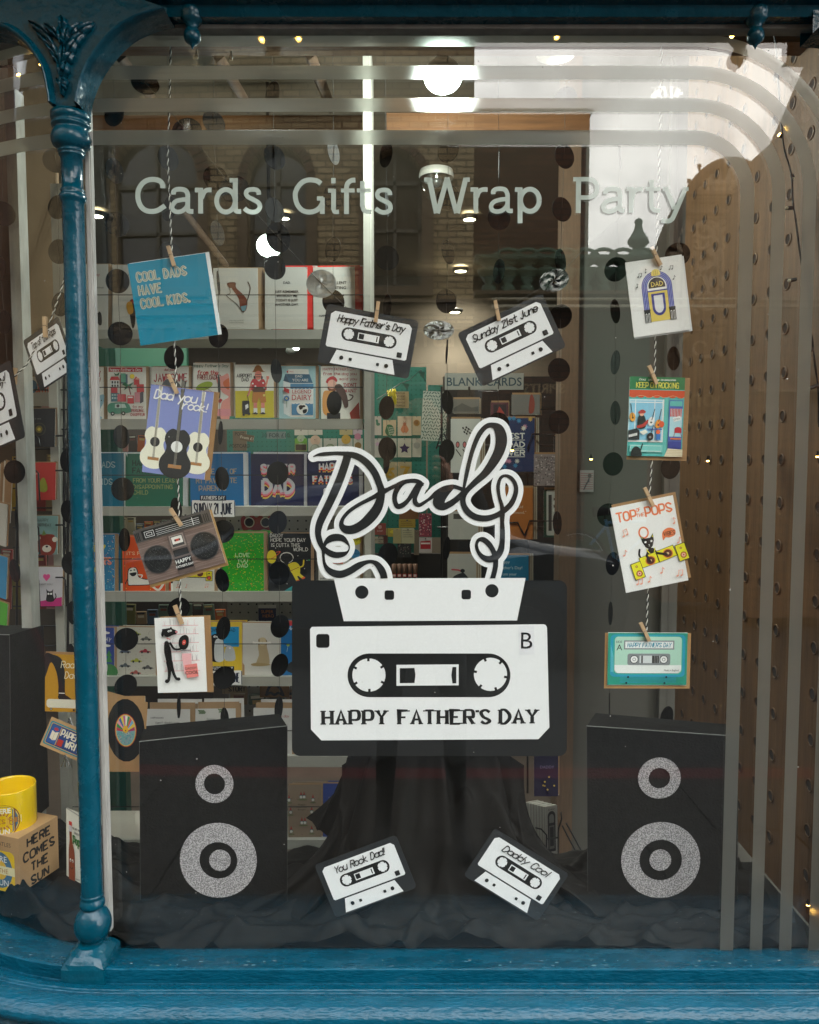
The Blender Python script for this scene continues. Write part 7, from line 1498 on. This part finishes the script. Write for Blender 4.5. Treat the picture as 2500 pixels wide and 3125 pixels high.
for lb, x, y, r, w in (('downlight just right of the iron column',296,660,18,16),('downlight at the foot of the letter s of Cards',867,667,16,24),('yellow downlight under the W of Wrap',1433,670,18,8),('downlight below the letters ra of Wrap',1406,828,17,8),('downlight above the Sunday 21st June cassette',1388,953,16,8)):
    Yd = (2.745-CAMZ)/((P(x,y,1).z-CAMZ)) if P(x,y,1).z > CAMZ+.01 else 4
    downlight(lb, x, y, r, min(Yd, 5.3), w)
def spotl(label, x, y, L, ang, Y):
    o0 = P(x, y, Y); u = pxs(x, y, Y); e_ = empty('track_spotlight', o0, label, 'spotlight', 'track spotlights'); b = MB(); r = 15*u
    b.lathe([(0,0),(r*.6,0),(r,L*.3*u),(r,L*u),(r*.9,L*u)], (0,0), 16); b.build('housing', mat('spot_grey', '#8a8880', .4), e_)
    b = MB(); b.face([(r*.9*math.cos(2*math.pi*k/16), r*.9*math.sin(2*math.pi*k/16), L*u*.99) for k in range(16)]); b.build('lit_lens', LAMPW, e_)
    e_.rotation_mode = 'YXZ'; e_.rotation_euler = (R(70), R(ang), 0)
spotl('grey track spotlight lit, above the Airport Dad card', 880, 1072, 42, 40, 3.2); spotl('small lit track spotlight to the left of the first', 778, 1044, 24, 130, 3.2)
# domed camera on the ceiling, behind the W
e_ = empty('dome_camera', P(1332, 545, 2.3), 'clear domed ceiling camera behind the W of Wrap', 'camera dome'); u = pxs(1332, 545, 2.3)
b = MB(); b.lathe([(0,26*u),(50*u,24*u),(54*u,6*u),(52*u,0)], (0,0), 28); b.build('mount_ring', mat('spot_grey'), e_)
b = MB(); b.lathe([(51*u*math.cos(R(a)), -66*u*math.sin(R(a))) for a in range(0, 91, 10)], (0,0), 28); b.build('clear_dome', sheet_mat('dome_plastic', .06), e_)
b = MB(); b.lathe([(0,-30*u),(14*u,-26*u),(20*u,-10*u),(14*u,4*u),(0,6*u)], (0,0), 16); b.build('lens_ball', SHADE, e_)
# fairy lights
def fairy(label, wire, bulbs, Y):
    o0 = P(*wire[0], Y); e_ = empty('fairy_lights', o0, label, 'fairy lights', 'strings of warm fairy lights'); b = MB(); pts = [P(*p, Y)-o0 for p in smooth(wire, 5)]
    b.tube(pts, .0016, seg=5); pts2 = [p+Vector((0, .0022*math.cos(i), .0026*math.sin(i*1.1))) for i, p in enumerate(pts)]; b.tube(pts2, .0015, seg=5); b.build('wire', WIRE, e_)
    for x, y, dx, dy, lit in bulbs:
        b = MB(); b.tube([P(x, y, Y)-o0, P(x+dx*.7, y+dy*.7, Y)-o0], [.0032, .0036], seg=8); sk = b.build('socket', WIRE, e_)
        b = MB(); b.tube([P(x+dx*.7, y+dy*.7, Y)-o0, P(x+dx*.9, y+dy*.9, Y)-o0, P(x+dx, y+dy, Y)-o0], [.0034, .0030, .0010], seg=8); b.build('bulb', WARM if lit else mat('bulb_off', '#d8d0b8', .2), e_)
K1 = lambda X, Y_: (X*.5217, Y_*.5217); K2_ = lambda X, Y_: (800+X*.5217, Y_*.5217); K3 = lambda X, Y_: (1600+X*.5217, Y_*.5217)
top = [K2_(105,237),K2_(220,220),K2_(430,175),K2_(520,150),K2_(640,133),K2_(760,140),K2_(860,160),K2_(940,155),K2_(1070,180),K2_(1280,188),K2_(1500,202),K3(0,200),K3(190,205),K3(400,196),K3(600,185),K3(820,178),K3(1100,162),K3(1290,158)]
bl = [K2_(218,220)+(0,12,1),K2_(440,178)+(4,30,0),K2_(640,140)+(-7,50,0),K2_(858,162)+(0,42,0),K2_(1072,182)+(-4,26,0),K2_(1280,186)+(0,-22,0),K2_(1495,202)+(-4,16,0),K3(186,208)+(0,14,1),K3(396,192)+(2,-40,1),K3(605,180)+(-4,-22,0),K3(828,172)+(0,-22,0),K3(1245,170)+(-20,26,1)]
fairy('string of fairy lights looped along the top of the window', top, bl, 1.345)
fairy('short stretch of fairy lights beside the left bracket', [K1(790,195),K1(870,215),K1(940,238),K1(1010,240),K1(1060,240)], [K1(940,236)+(6,4,0)], 1.345)
for i, (x, y) in enumerate(((802,128),(912,124),(600,176),(705,180))):
    fairy('single fairy light bulb %s' % ['glowing yellow left of the string, near the left finial','glowing warm where the top string begins','hanging dark above the second stripe, left','hanging dark above the second stripe, second from left'][i], [(x, y-22),(x+1,y-14),(x,y-10)], [(x,y-10,0,14,i < 2 )], 1.36)
fairy('fairy light wire dropping down the right end of the window', [K3(1450,150),K3(1478,330),K3(1510,800),K3(1560,1010),K3(1575,1200),K3(1600,1370),(2465,950),(2478,1040),(2495,1170),(2500,1300)], [K3(1510,800)+(-12,-8,1),K3(1565,1020)+(4,16,0),K3(1575,1215)+(-26,2,0),(2430,852,-26,6,0),(2480,1066,-18,8,0),(2497,1176,-38,14,0)], 1.40)
fairy('fairy light wire across the top left corner of the left bay', [(-5,208),(20,202),(42,204),(50,222),(58,232)], [(46,214,14,20,1),(118,184,10,16,1)], 1.42)
for i, (x, y) in enumerate(((2160,1405),(1804,1400),(1563,1373),(2496,1392),(2466,2760))):
    fairy('tiny lit bulb %s' % ['glowing before the perforated panel','glowing on the grey partition','glowing beside the Best Dad Ever card','at the far right edge, halfway up','low at the right edge beside the stripes'][i], [(x, y-14),(x,y-8)], [(x,y-8,0,12,1)], 1.8 if i < 3 else 1.4)
# ------------------------------------------------------------------ the street behind the camera, seen reflected in the glass
GY = 1.30
def V(px, py, D): 
    'real point whose mirror image in the glass appears at (px, py) at distance D'
    p = P(px, py, D); return Vector((p.x, 2*GY-p.y, p.z))
def Rv(x, D): return x
def brick(name, c1, c2, mortar, sc):
    m = bpy.data.materials.new(name); m.use_nodes = True; t = m.node_tree; N = t.nodes; L = t.links; b = N['Principled BSDF']; b.inputs['Roughness'].default_value = .9
    g = N.new('ShaderNodeTexCoord'); mp = N.new('ShaderNodeMapping'); mp.inputs['Rotation'].default_value = (R(90), 0, 0); L.new(g.outputs['Object'], mp.inputs[0])
    k = N.new('ShaderNodeTexBrick'); k.inputs['Color1'].default_value = (*lin(c1), 1); k.inputs['Color2'].default_value = (*lin(c2), 1); k.inputs['Mortar'].default_value = (*lin(mortar), 1)
    k.inputs['Scale'].default_value = sc; k.inputs['Mortar Size'].default_value = .035; k.inputs['Brick Width'].default_value = .9; k.inputs['Row Height'].default_value = .3; k.inputs['Bias'].default_value = -.1
    L.new(mp.outputs[0], k.inputs['Vector']); L.new(k.outputs['Color'], b.inputs['Base Color'])
    bp = N.new('ShaderNodeBump'); bp.inputs['Distance'].default_value = .02; L.new(k.outputs['Fac'], bp.inputs['Height']); bp.invert = True; L.new(bp.outputs[0], b.inputs['Normal'])
    MATS[name] = m; return m
YEL = brick('london_stock_brick', '#c6ad82', '#a08863', '#6e6046', 3.5); REDB = brick('red_brown_brick', '#74503b', '#5f4130', '#4c4036', 3.4)
STONE = mat('carved_stone', '#7d6a52', .85, noise=.12, nscale=6, bump=.4, bscale=20); BSTONE = mat('brown_stone', '#86664a', .85, noise=.2, nscale=5, bump=.4, bscale=20); PANE = mat('far_window_pane', '#5a5648', .1, spec=.8); GREENP = mat('green_painted_iron', '#4c6a54', .5); DARKP = mat('dark_shop_paint', '#24282a', .4)
D1 = 11.0; Yf = 2*GY-D1
def fx(px, D=D1): return V(px, 1400, D).x
def fz(py, D=D1): return V(1250, py, D).z
bld = empty('corner_building', (0, Yf, 0), 'yellow brick building across the street with arched windows, reflected in the glass', 'building')
def wallbox(parent, name, x0, z0, x1, z1, m, y0=0, d=.3, yb=Yf):
    b = MB(); b.box(x0, y0-d, z0, x1, y0, z1); return b.build(name, m, parent)
# front wall as strips round three arched openings so the openings are real
wins = [(fx(383), fx(232), fx(534)), (fx(805), fx(705), fx(905)), (fx(1200), fx(1115), fx(1287))]
zb1, zs, zl = fz(1010), fz(880), fz(545)
xl, xr = fx(-9000), fx(1442)
b = MB(); ys = 0
edges = [xl]
for c, a, d in wins: edges += [a, d]
edges.append(xr)
for i in range(0, len(edges), 2): b.box(edges[i], -.4, 0, edges[i+1], 0, fz(-900))
for c, a, d in wins:
    r = (d-a)/2; b.box(a, -.4, 0, d, 0, zs); pts = [(c-r*math.cos(R(t)), zl+r*math.sin(R(t))) for t in range(0, 181, 12)]
    zt = fz(-900)
    for i in range(len(pts)-1):
        p, q = pts[i], pts[i+1]; b.face([(p[0],0,p[1]),(q[0],0,q[1]),(q[0],0,zt),(p[0],0,zt)]); b.face([(p[0],0,p[1]),(p[0],-.4,p[1]),(q[0],-.4,q[1]),(q[0],0,q[1])])
b.build('wall', YEL, bld)
b = MB(); b.box(xl, .0, 0, xr, .004, fz(1110)); b.build('shop_front_paint', DARKP, bld)
for k, (c, a, d) in enumerate(wins):
    r = (d-a)/2; f = MB(); f.box(a, -.22, zs, d, -.20, zl); pts = [(c-r*math.cos(R(t)), zl+r*math.sin(R(t))) for t in range(0, 181, 12)]
    f.face([(x, -.20, z) for x, z in pts]); w = f.build('window', PANE, bld)
    g_ = MB(); fr = .05
    for x0, x1, z0, z1 in ((a, a+fr, zs, zl), (d-fr, d, zs, zl), (c-.025, c+.025, zs, zl+r), (a, d, zs, zs+.08), (a, d, fz(700), fz(690)), (a, d, zl-.04, zl+.02)): g_.box(x0, -.20, z0, x1, -.14, z1)
    g_.build('frame', mat('sash_cream', '#6e6858', .6), w)
    rg = MB(); n_ = 21
    for i in range(n_):
        t0, t1 = R(180*i/n_+.8), R(180*(i+1)/n_-.8)
        for (ra, rb, dy) in ((r*1.02, r*1.30, .05),):
            q = [(c-ra*math.cos(t0), zl+ra*math.sin(t0)), (c-ra*math.cos(t1), zl+ra*math.sin(t1)), (c-rb*math.cos(t1), zl+rb*math.sin(t1)), (c-rb*math.cos(t0), zl+rb*math.sin(t0))]
            dz = dy if i % 2 else dy*.6; rg.face([(x, dz, z) for x, z in q]); 
            for j in range(4): p, q2 = q[j], q[(j+1) % 4]; rg.face([(p[0],0,p[1]),(q2[0],0,q2[1]),(q2[0],dz,q2[1]),(p[0],dz,p[1])])
    rg.build('arch_stones', REDB, bld)
    for q in (a-.16, d): wallbox(bld, 'pier', q, zs, q+.16, zl, STONE, .05, .05)
    wallbox(bld, 'window_sill', a-.15, zs-.12, d+.15, zs, STONE, .16, .16)
for z0, z1, dd in ((fz(965), fz(935), .22), (fz(935), fz(925), .30), (fz(1000), fz(990), .12), (fz(250), fz(235), .12), (fz(350), fz(340), .06)): wallbox(bld, 'string_course', xl, z0, xr, z1, STONE, dd, dd)
wallbox(bld, 'shop_fascia', xl, fz(1110), xr, fz(1010), mat('fascia_brown', '#33271e', .6), .12, .12)
def streetword(parent, txt, px, py, h, D, c, dy=.14, yb=None, al='c'):
    'lettering that reads correctly from the shop side of the street'
    ps, w = bfont(txt, h, .02); b = MB(); p = V(px, py, D)
    for q in ps: b.face([(p.x+w/2-x, dy, p.z+z) for x, z in q], lin(c))
    return b.build('sign_lettering', PRINT, parent, True)
streetword(bld, 'THE RIGHT', 375, 1040, .34, D1, '#6f6250', .125); streetword(bld, 'EST. 1844', 1240, 1060, .24, D1, '#8f8068', .125)
for px in (-300, 240, 560, 860, 1170, 1420): wallbox(bld, 'pilaster', fx(px)-.12, 0, fx(px)+.12, fz(1110), STONE, .12, .12)
for px in (-150, 60, 400, 710, 1010, 1295): wallbox(bld, 'shop_window', fx(px)-.8, .5, fx(px)+.8, fz(1140), PANE, .03, .03)
# second building: plain brown brick with a green balcony and a row of urns
D2 = 11.9; Y2 = 2*GY-D2
b2 = empty('brown_brick_building', (0, Y2, 0), 'brown brick building across the street with a green iron balcony, reflected in the glass', 'building')
g2 = lambda px: V(px, 1400, D2).x; h2 = lambda py: V(1250, py, D2).z
b = MB(); b.box(g2(1442)-.02, -3, 0, g2(1786), 0, h2(342)); b.build('wall', REDB, b2)
b = MB(); b.box(g2(1442)-.02, -3, h2(342), g2(1786)+.04, .06, h2(336)); b.build('roof_coping', STONE, b2)
b = MB(); b.box(g2(1786), -3, 0, g2(2060), -.1, h2(808)); b.build('low_wall', GREENP, b2)
for z0, z1, dd in ((808, 802, .5), (915, 905, .45), (940, 932, .55), (950, 944, .4)): b = MB(); b.box(g2(1440), 0, h2(z0), g2(2040), dd, h2(z1)); b.build('balcony_rail', GREENP if z0 == 808 else STONE, b2)
for px in range(1482, 2040, 56):
    b = MB(); c = (g2(px), .36); b.lathe([(.10,h2(905)),(.10,h2(890)),(.05,h2(884)),(.16,h2(850)),(.17,h2(842)),(.06,h2(832)),(.17,h2(818)),(.20,h2(810)),(0,h2(810))], c, 12); b.build('urn', GREENP, b2)
    b = MB(); r = .27
    b.tube([(g2(px)+r*math.cos(R(t))-0+r, .36, h2(842)+r*1.1*math.sin(R(t))) for t in range(0, 181, 15)], .03, seg=5); b.build('arch_rail', GREENP, b2)
b = MB(); fc = (g2(1919), .3); u = D2/F
b.lathe([(.22,h2(900)),(.20,h2(812)),(.19,h2(800)),(.15,h2(790)),(.08,h2(780)),(.09,h2(772)),(.155,h2(760)),(.16,h2(752)),(.13,h2(742)),(.07,h2(722)),(.05,h2(705)),(.06,h2(698)),(.055,h2(690)),(0,h2(682))], fc, 8)
b.build('roof_finial', GREENP, b2)
# gabled public house with carved sign, and its taller neighbour with a stepped roofline
D3 = 8.2; Y3 = 2*GY-D3
b3 = empty('public_house', (0, Y3, 0), 'carved brown stone public house front reading The Three Crowns, reflected right of the window', 'building')
g3 = lambda px: V(px, 1400, D3).x; h3 = lambda py: V(1250, py, D3).z
top_ = [(2030,1400),(2030,760),(2042,700),(2064,640),(2094,575),(2130,530),(2165,508),(2198,502),(2235,505),(2262,520),(2292,560),(2300,600),(2300,1400)]
b = MB(); pts = [(g3(x), h3(y)) for x, y in top_]; pts[0] = (pts[0][0], 0); pts[-1] = (pts[-1][0], 0)
b.face([(x, 0, z) for x, z in pts][::-1]); b.face([(x, -.6, z) for x, z in pts])
for i in range(len(pts)): p, q = pts[i], pts[(i+1) % len(pts)]; b.face([(p[0],0,p[1]),(q[0],0,q[1]),(q[0],-.6,q[1]),(p[0],-.6,p[1])])
b.build('gable', BSTONE, b3)
b = MB(); b.tube([(g3(x), .04, h3(y)) for x, y in smooth(top_[1:-1], 4)], .06, seg=6); b.build('coping_roll', BSTONE, b3)
for y0, y1, dd in ((606, 596, .16), (622, 612, .10), (662, 652, .16), (674, 666, .1), (1000,985,.2),(1016,1004,.12)): b = MB(); b.box(g3(2070), 0, h3(y0), g3(2300), dd, h3(y1)); b.build('cornice', BSTONE, b3)
for px in (2078, 2290): b = MB(); b.box(g3(px)-.05, 0, h3(1000), g3(px)+.05, .09, h3(675)); b.build('pilaster', BSTONE, b3)
for t, y, hh in (('THE', 798, .22), ('THREE', 842, .24), ('CROWNS', 890, .26)):
    ps, w = bfont(t, hh, .02); b = MB(); p = V(2180, y, D3)
    for q in ps:
        f1 = [(p.x+w/2-x, .05, p.z+z) for x, z in q]; b.face(f1[::-1])
        for i in range(len(f1)): a_, c_ = f1[i], f1[(i+1) % len(f1)]; b.face([a_, c_, (c_[0],0,c_[2]), (a_[0],0,a_[2])])
    b.build('carved_word', mat('pale_carving', '#c4a888', .8), b3)
def crown(px, py, s_):
    b = MB(); p = V(px, py, D3); w = .17*s_
    for k in range(5): b.tube([(p.x-w+2*w*k/4, .05, p.z), (p.x-(w+.04)+(2*w+.08)*k/4, .06, p.z+.14*s_)], [.03, .012], seg=5); b.tube([(p.x-(w+.04)+(2*w+.08)*k/4, .06, p.z+.15*s_-.01), (p.x-(w+.04)+(2*w+.08)*k/4, .06, p.z+.15*s_+.02)], .022, seg=5)
    b.tube([(p.x-w, .05, p.z-.02), (p.x+w, .05, p.z-.02)], .035, seg=6); b.build('carved_crown', MATS['pale_carving'], b3)
crown(2190, 560, 1); crown(2154, 600, .9); crown(2222, 600, .9)
def scroll(px, py, sg, s_):
    b = MB(); p = V(px, py, D3); pts = []
    for k in range(30): t = k*.36; r = .02+.012*k*s_; pts.append((p.x+sg*r*math.cos(t), .05, p.z+r*math.sin(t)*.8))
    b.tube(pts, [.015+.0006*k for k in range(30)], seg=5); b.build('carved_scroll', MATS['pale_carving'], b3)
for q in ((2128,735,1,.62),(2236,735,-1,.62),(2150,712,-1,.4),(2214,712,1,.4),(2150,928,1,.4),(2214,928,-1,.4),(2140,1060,1,.7),(2230,1060,-1,.7)): scroll(*q)
streetword(b3, 'Saloon', 2210, 1240, .2, D3, '#b09468', .03); streetword(b3, 'Lounge', 2190, 1305, .2, D3, '#b09468', .03); streetword(b3, 'SPIRITS', 1660, 1200, .1, D3, '#b09468', .03)
b4 = empty('stepped_roof_building', (0, 2*GY-7.4, 0), 'dark building whose stepped roofline cuts off the reflected sky at the right', 'building')
D4 = 7.4; g4 = lambda px: V(px, 1400, D4).x; h4 = lambda py: V(1250, py, D4).z
rp = [(2292,1560),(2292,560),(2318,498),(2318,488),(2374,440),(2374,392),(2400,372),(2432,372),(2450,345),(2510,200),(2620,-100),(3300,-100),(3300,1560)]
b = MB(); pts = [(g4(x), h4(y)) for x, y in rp]; pts[0] = (pts[0][0], 0); pts[-1] = (pts[-1][0], 0)
b.face([(x, 0, z) for x, z in pts][::-1]); b.face([(x, -1, z) for x, z in pts])
for i in range(len(pts)): p, q = pts[i], pts[(i+1) % len(pts)]; b.face([(p[0],0,p[1]),(q[0],0,q[1]),(q[0],-1,q[1]),(p[0],-1,p[1])])
b.build('wall', REDB, b4)
for py in (915, 935, 1190): b = MB(); b.box(g4(2292), 0, h4(py+8), g4(2900), .12, h4(py)); b.build('cornice', STONE, b4)
# awning wires: pale ledges running across the street fronts
b = MB(); b.box(V(1500,912,7.9).x, 2*GY-7.9, V(1500,916,7.9).z, V(2700,912,7.9).x, 2*GY-7.9+.06, V(1500,911,7.9).z); b.box(V(1500,934,7.9).x, 2*GY-7.9, V(1500,940,7.9).z, V(2700,912,7.9).x, 2*GY-7.9+.06, V(1500,932,7.9).z)
o = b.build('pale_ledge', mat('pale_ledge_paint', '#c9bfa4', .6)); tag(o, 'two pale ledges of the street front, reflected as light lines across the right cards', 'ledge')
b = MB(); b.box(-31, -11, 0, -30, 8, 30); b.box(-31, -11, 30, -29.9, 8, 30.3); tag(b.build('street_end_blocker', REDB), 'tall block added at the left street end to shut out reflected sky', 'building')  # added block, its height set to keep sky reflections off the left pane
# bicycles by the far kerb
TY = mat('tyre_rubber', '#101010', .8); FRM = mat('bike_frame_grey', '#d8dce0', .5); FRB = mat('bike_frame_blue', '#6fa8cc', .4)
def bicycle(label, px, D, fm, s_=1):
    p = V(px, 1700, D); y = 2*GY-D; e_ = empty('bicycle', (p.x, y, 0), label, 'bicycle', 'bicycles parked at the far kerb')
    def wheel(x):
        b = MB(); n_ = 32; b.tube([(x+.33*math.cos(2*math.pi*k/n_), 0, .345+.33*math.sin(2*math.pi*k/n_)) for k in range(n_+1)], .018, seg=6); w = b.build('wheel', TY, e_)
        b = MB()
        for k in range(14): t = 2*math.pi*k/14; b.tube([(x, .01*(-1)**k, .345), (x+.315*math.cos(t), 0, .345+.315*math.sin(t))], .0025, seg=3, cap=False)
        b.tube([(x+.31*math.cos(2*math.pi*k/n_), 0, .345+.31*math.sin(2*math.pi*k/n_)) for k in range(n_+1)], .008, seg=5); b.build('spokes', FRM, w)
    wheel(-.52); wheel(.52); b = MB()
    for q in (((-.52,0,.345),(-.08,0,.30)),((-.08,0,.30),(-.20,0,.82)),((-.20,0,.78),(.36,0,.80)),((-.08,0,.30),(.36,0,.72)),((-.52,0,.345),(-.19,0,.74)),((.34,0,.86),(.52,0,.345))): b.tube(q, .017, seg=7)
    b.build('frame', fm, e_); b = MB(); b.tube([(.34,0,.86),(.36,0,.98)], .012, seg=6); b.tube([(.30,-.25,1.0),(.38,-.2,.98),(.38,.2,.98),(.30,.25,1.0)], .012, seg=6); b.build('handlebar', FRM, e_)
    b = MB(); b.tube([(-.34,0,.90),(-.22,0,.91),(-.08,0,.90)], [.06,.05,.02], seg=8); b.tube([(-.2,0,.8),(-.22,0,.9)], .012, seg=6); b.build('saddle', TY, e_); b = MB(); b.tube([(-.08,-.1,.18),(-.08,.1,.42)], .01, seg=5); b.build('crank', FRM, e_)
bicycle('blue-grey bicycle reflected beside the Top of the Pops card', 1900, 9.0, FRB); bicycle('grey bicycle reflected before the perforated panel', 2230, 9.2, FRM)
# parked car, mostly hidden, left of the bicycles
car_ = empty('parked_car', (-.45, -4.15, -.12), 'dark parked car reflected behind the cassette board', 'car'); CP = mat('car_paint_dark', '#1d2a33', .2, coat=.8); b = MB()
x0 = 0; prof_ = [(-2.1,.35),(-2.15,.62),(-2.0,.86),(-1.3,.95),(-.7,1.36),(.5,1.42),(1.3,1.0),(2.0,.88),(2.12,.6),(2.08,.32)]
rows = []
for yy, k in ((-.84,.93),(-.80,1),(-.3,1.02),(.3,1.02),(.80,1),(.84,.93)): rows.append([(x, yy*(1 if z < 1 else .86), .3+(z-.3)*k) for x, z in smooth(prof_, 4)])
b.grid(rows); b.face(rows[0]); b.face(rows[-1][::-1]); b.build('body', CP, car_)
b = MB()
for s_ in (-1, 1): b.face([(-1.15, s_*.76, .98), (1.1, s_*.76, 1.0), (.5, s_*.735, 1.33), (-.66, s_*.735, 1.29)])
b.build('side_window', PANE, car_)
for x in (-1.3, 1.3):
    for yy in (-.8, .8):
        b = MB(); b.tube([(x, yy-.1, .33), (x, yy+.1, .33)], .33, seg=20); w = b.build('wheel', TY, car_); b = MB(); b.tube([(x, yy-.12, .33), (x, yy+.12, .33)], .2, seg=14); b.build('rim', mat('dark_rim', '#2a2c2e', .4), w)
car_.rotation_euler = (0, 0, 0)
# the photographer, seen only as a dim reflection: standing on the pavement and holding the phone that takes the picture
def person():
    e_ = empty('person', (.04, -.36, 0), 'person in dark jacket and trousers holding up a phone, reflected dimly in the glass', 'person')
    J = [(0,0,.93,.155),(0,.0,1.08,.15),(0,0,1.25,.165),(0,0,1.40,.15),(0,.0,1.48,.07),(0,.01,1.56,.06),(0,.02,1.66,.085),(0,.01,1.75,.075)]
    v = [q[:3] for q in J]; rad = [q[3] for q in J]; ed = [(i, i+1) for i in range(7)]
    def add(par, pts):
        k = par
        for x, y, z, r in pts: v.append((x, y, z)); rad.append(r); ed.append((k, len(v)-1)); k = len(v)-1
        return k
    hands = []
    for s_ in (-1, 1):
        add(0, [(s_*.10,0,.86,.105),(s_*.12,.0,.68,.085),(s_*.13,.02,.48,.062),(s_*.14,.0,.28,.056),(s_*.15,-.01,.10,.045),(s_*.155,.02,.055,.048),(s_*.165,.12,.045,.042),(s_*.17,.19,.04,.03)])
        h = add(3, [(s_*.17,0,1.42,.07),(s_*.22,.03,1.30,.058),(s_*.24,.10,1.17,.05),(s_*.17,.20,1.27,.04),(s_*.10,.29,1.38,.028),(s_*.085,.315,1.41,.026)]); hands.append((h, s_))
    me = bpy.data.meshes.new('body'); me.from_pydata(v, ed, []); o = link('body', me, e_); m = o.modifiers.new('skin', 'SKIN'); m.use_smooth_shade = True
    for i, r in enumerate(rad): me.skin_vertices[0].data[i].radius = (r, r*.8)
    me.skin_vertices[0].data[0].use_root = True; o.modifiers.new('sub', 'SUBSURF').levels = 1; o.modifiers['sub'].render_levels = 2; me.materials.append(mat('dark_jacket', '#191a1d', .8))
    SK = mat('skin', '#c08a6c', .5)
    b = MB(); b.grid([[((.082+.0)*math.cos(t)*math.sin(R(p)), .018+.094*math.sin(t)*math.sin(R(p)), 1.655+.118*math.cos(R(p))) for t in [2*math.pi*k/20 for k in range(20)]] for p in range(0, 181, 15)], closed=True); hd = b.build('head', SK, e_)
    b = MB(); b.grid([[((.088)*math.cos(t)*math.sin(R(p)), .004+.10*math.sin(t)*math.sin(R(p)), 1.672+.118*math.cos(R(p))) for t in [2*math.pi*k/20 for k in range(20)]] for p in range(0, 100, 10)], closed=True); b.build('hair', mat('dark_hair', '#1c1410', .7), hd)
    b = MB(); b.tube([(0,.10,1.67),(0,.128,1.635),(0,.11,1.628)], [.008,.014,.01], seg=8)
    for s_ in (-1, 1): b.tube([(s_*.084,.0,1.68),(s_*.09,.0,1.65),(s_*.084,.005,1.625)], [.01,.018,.01], seg=8)
    b.build('nose_and_ears', SK, hd)
    b = MB()
    for s_ in (-1, 1): b.tube([(s_*.03-.012,.102,1.665),(s_*.03+.012,.102,1.665)], .005, seg=6)
    b.tube([(-.02,.106,1.60),(.02,.106,1.60)], .004, seg=6); b.build('eyes_and_mouth', mat('dark_hair'), hd)
    for s_ in (-1, 1):
        b = MB(); pal = [(s_*.085,.31,1.40),(s_*.075,.325,1.445),(s_*.066,.335,1.48)]; b.tube(pal, [.024,.032,.028], seg=10)
        for k in range(4):
            x = s_*(.052-.003*k); z = 1.505-.021*k; b.tube([(s_*.075,.335,z-.012),(s_*.060,.350,z),(s_*.046,.352,z+.002),(s_*.036,.350,z+.001)], [.0095,.0088,.008,.006], seg=8)
        b.tube([(s_*.078,.325,1.44),(s_*.062,.318,1.465),(s_*.045,.318,1.475)], [.011,.010,.008], seg=8); b.build('hand', SK, e_)
    return e_
person()
b = MB(); b.box(-.037, -.024, 1.405, .037, -.016, 1.556); ph = b.build('phone', mat('phone_black', '#0e0e10', .15)); tag(ph, 'black phone held up to the window by the photographer', 'phone')
b = MB(); b.box(.008, -.016, 1.515, .034, -.0145, 1.55); b.build('camera_plate', mat('phone_black'), ph)
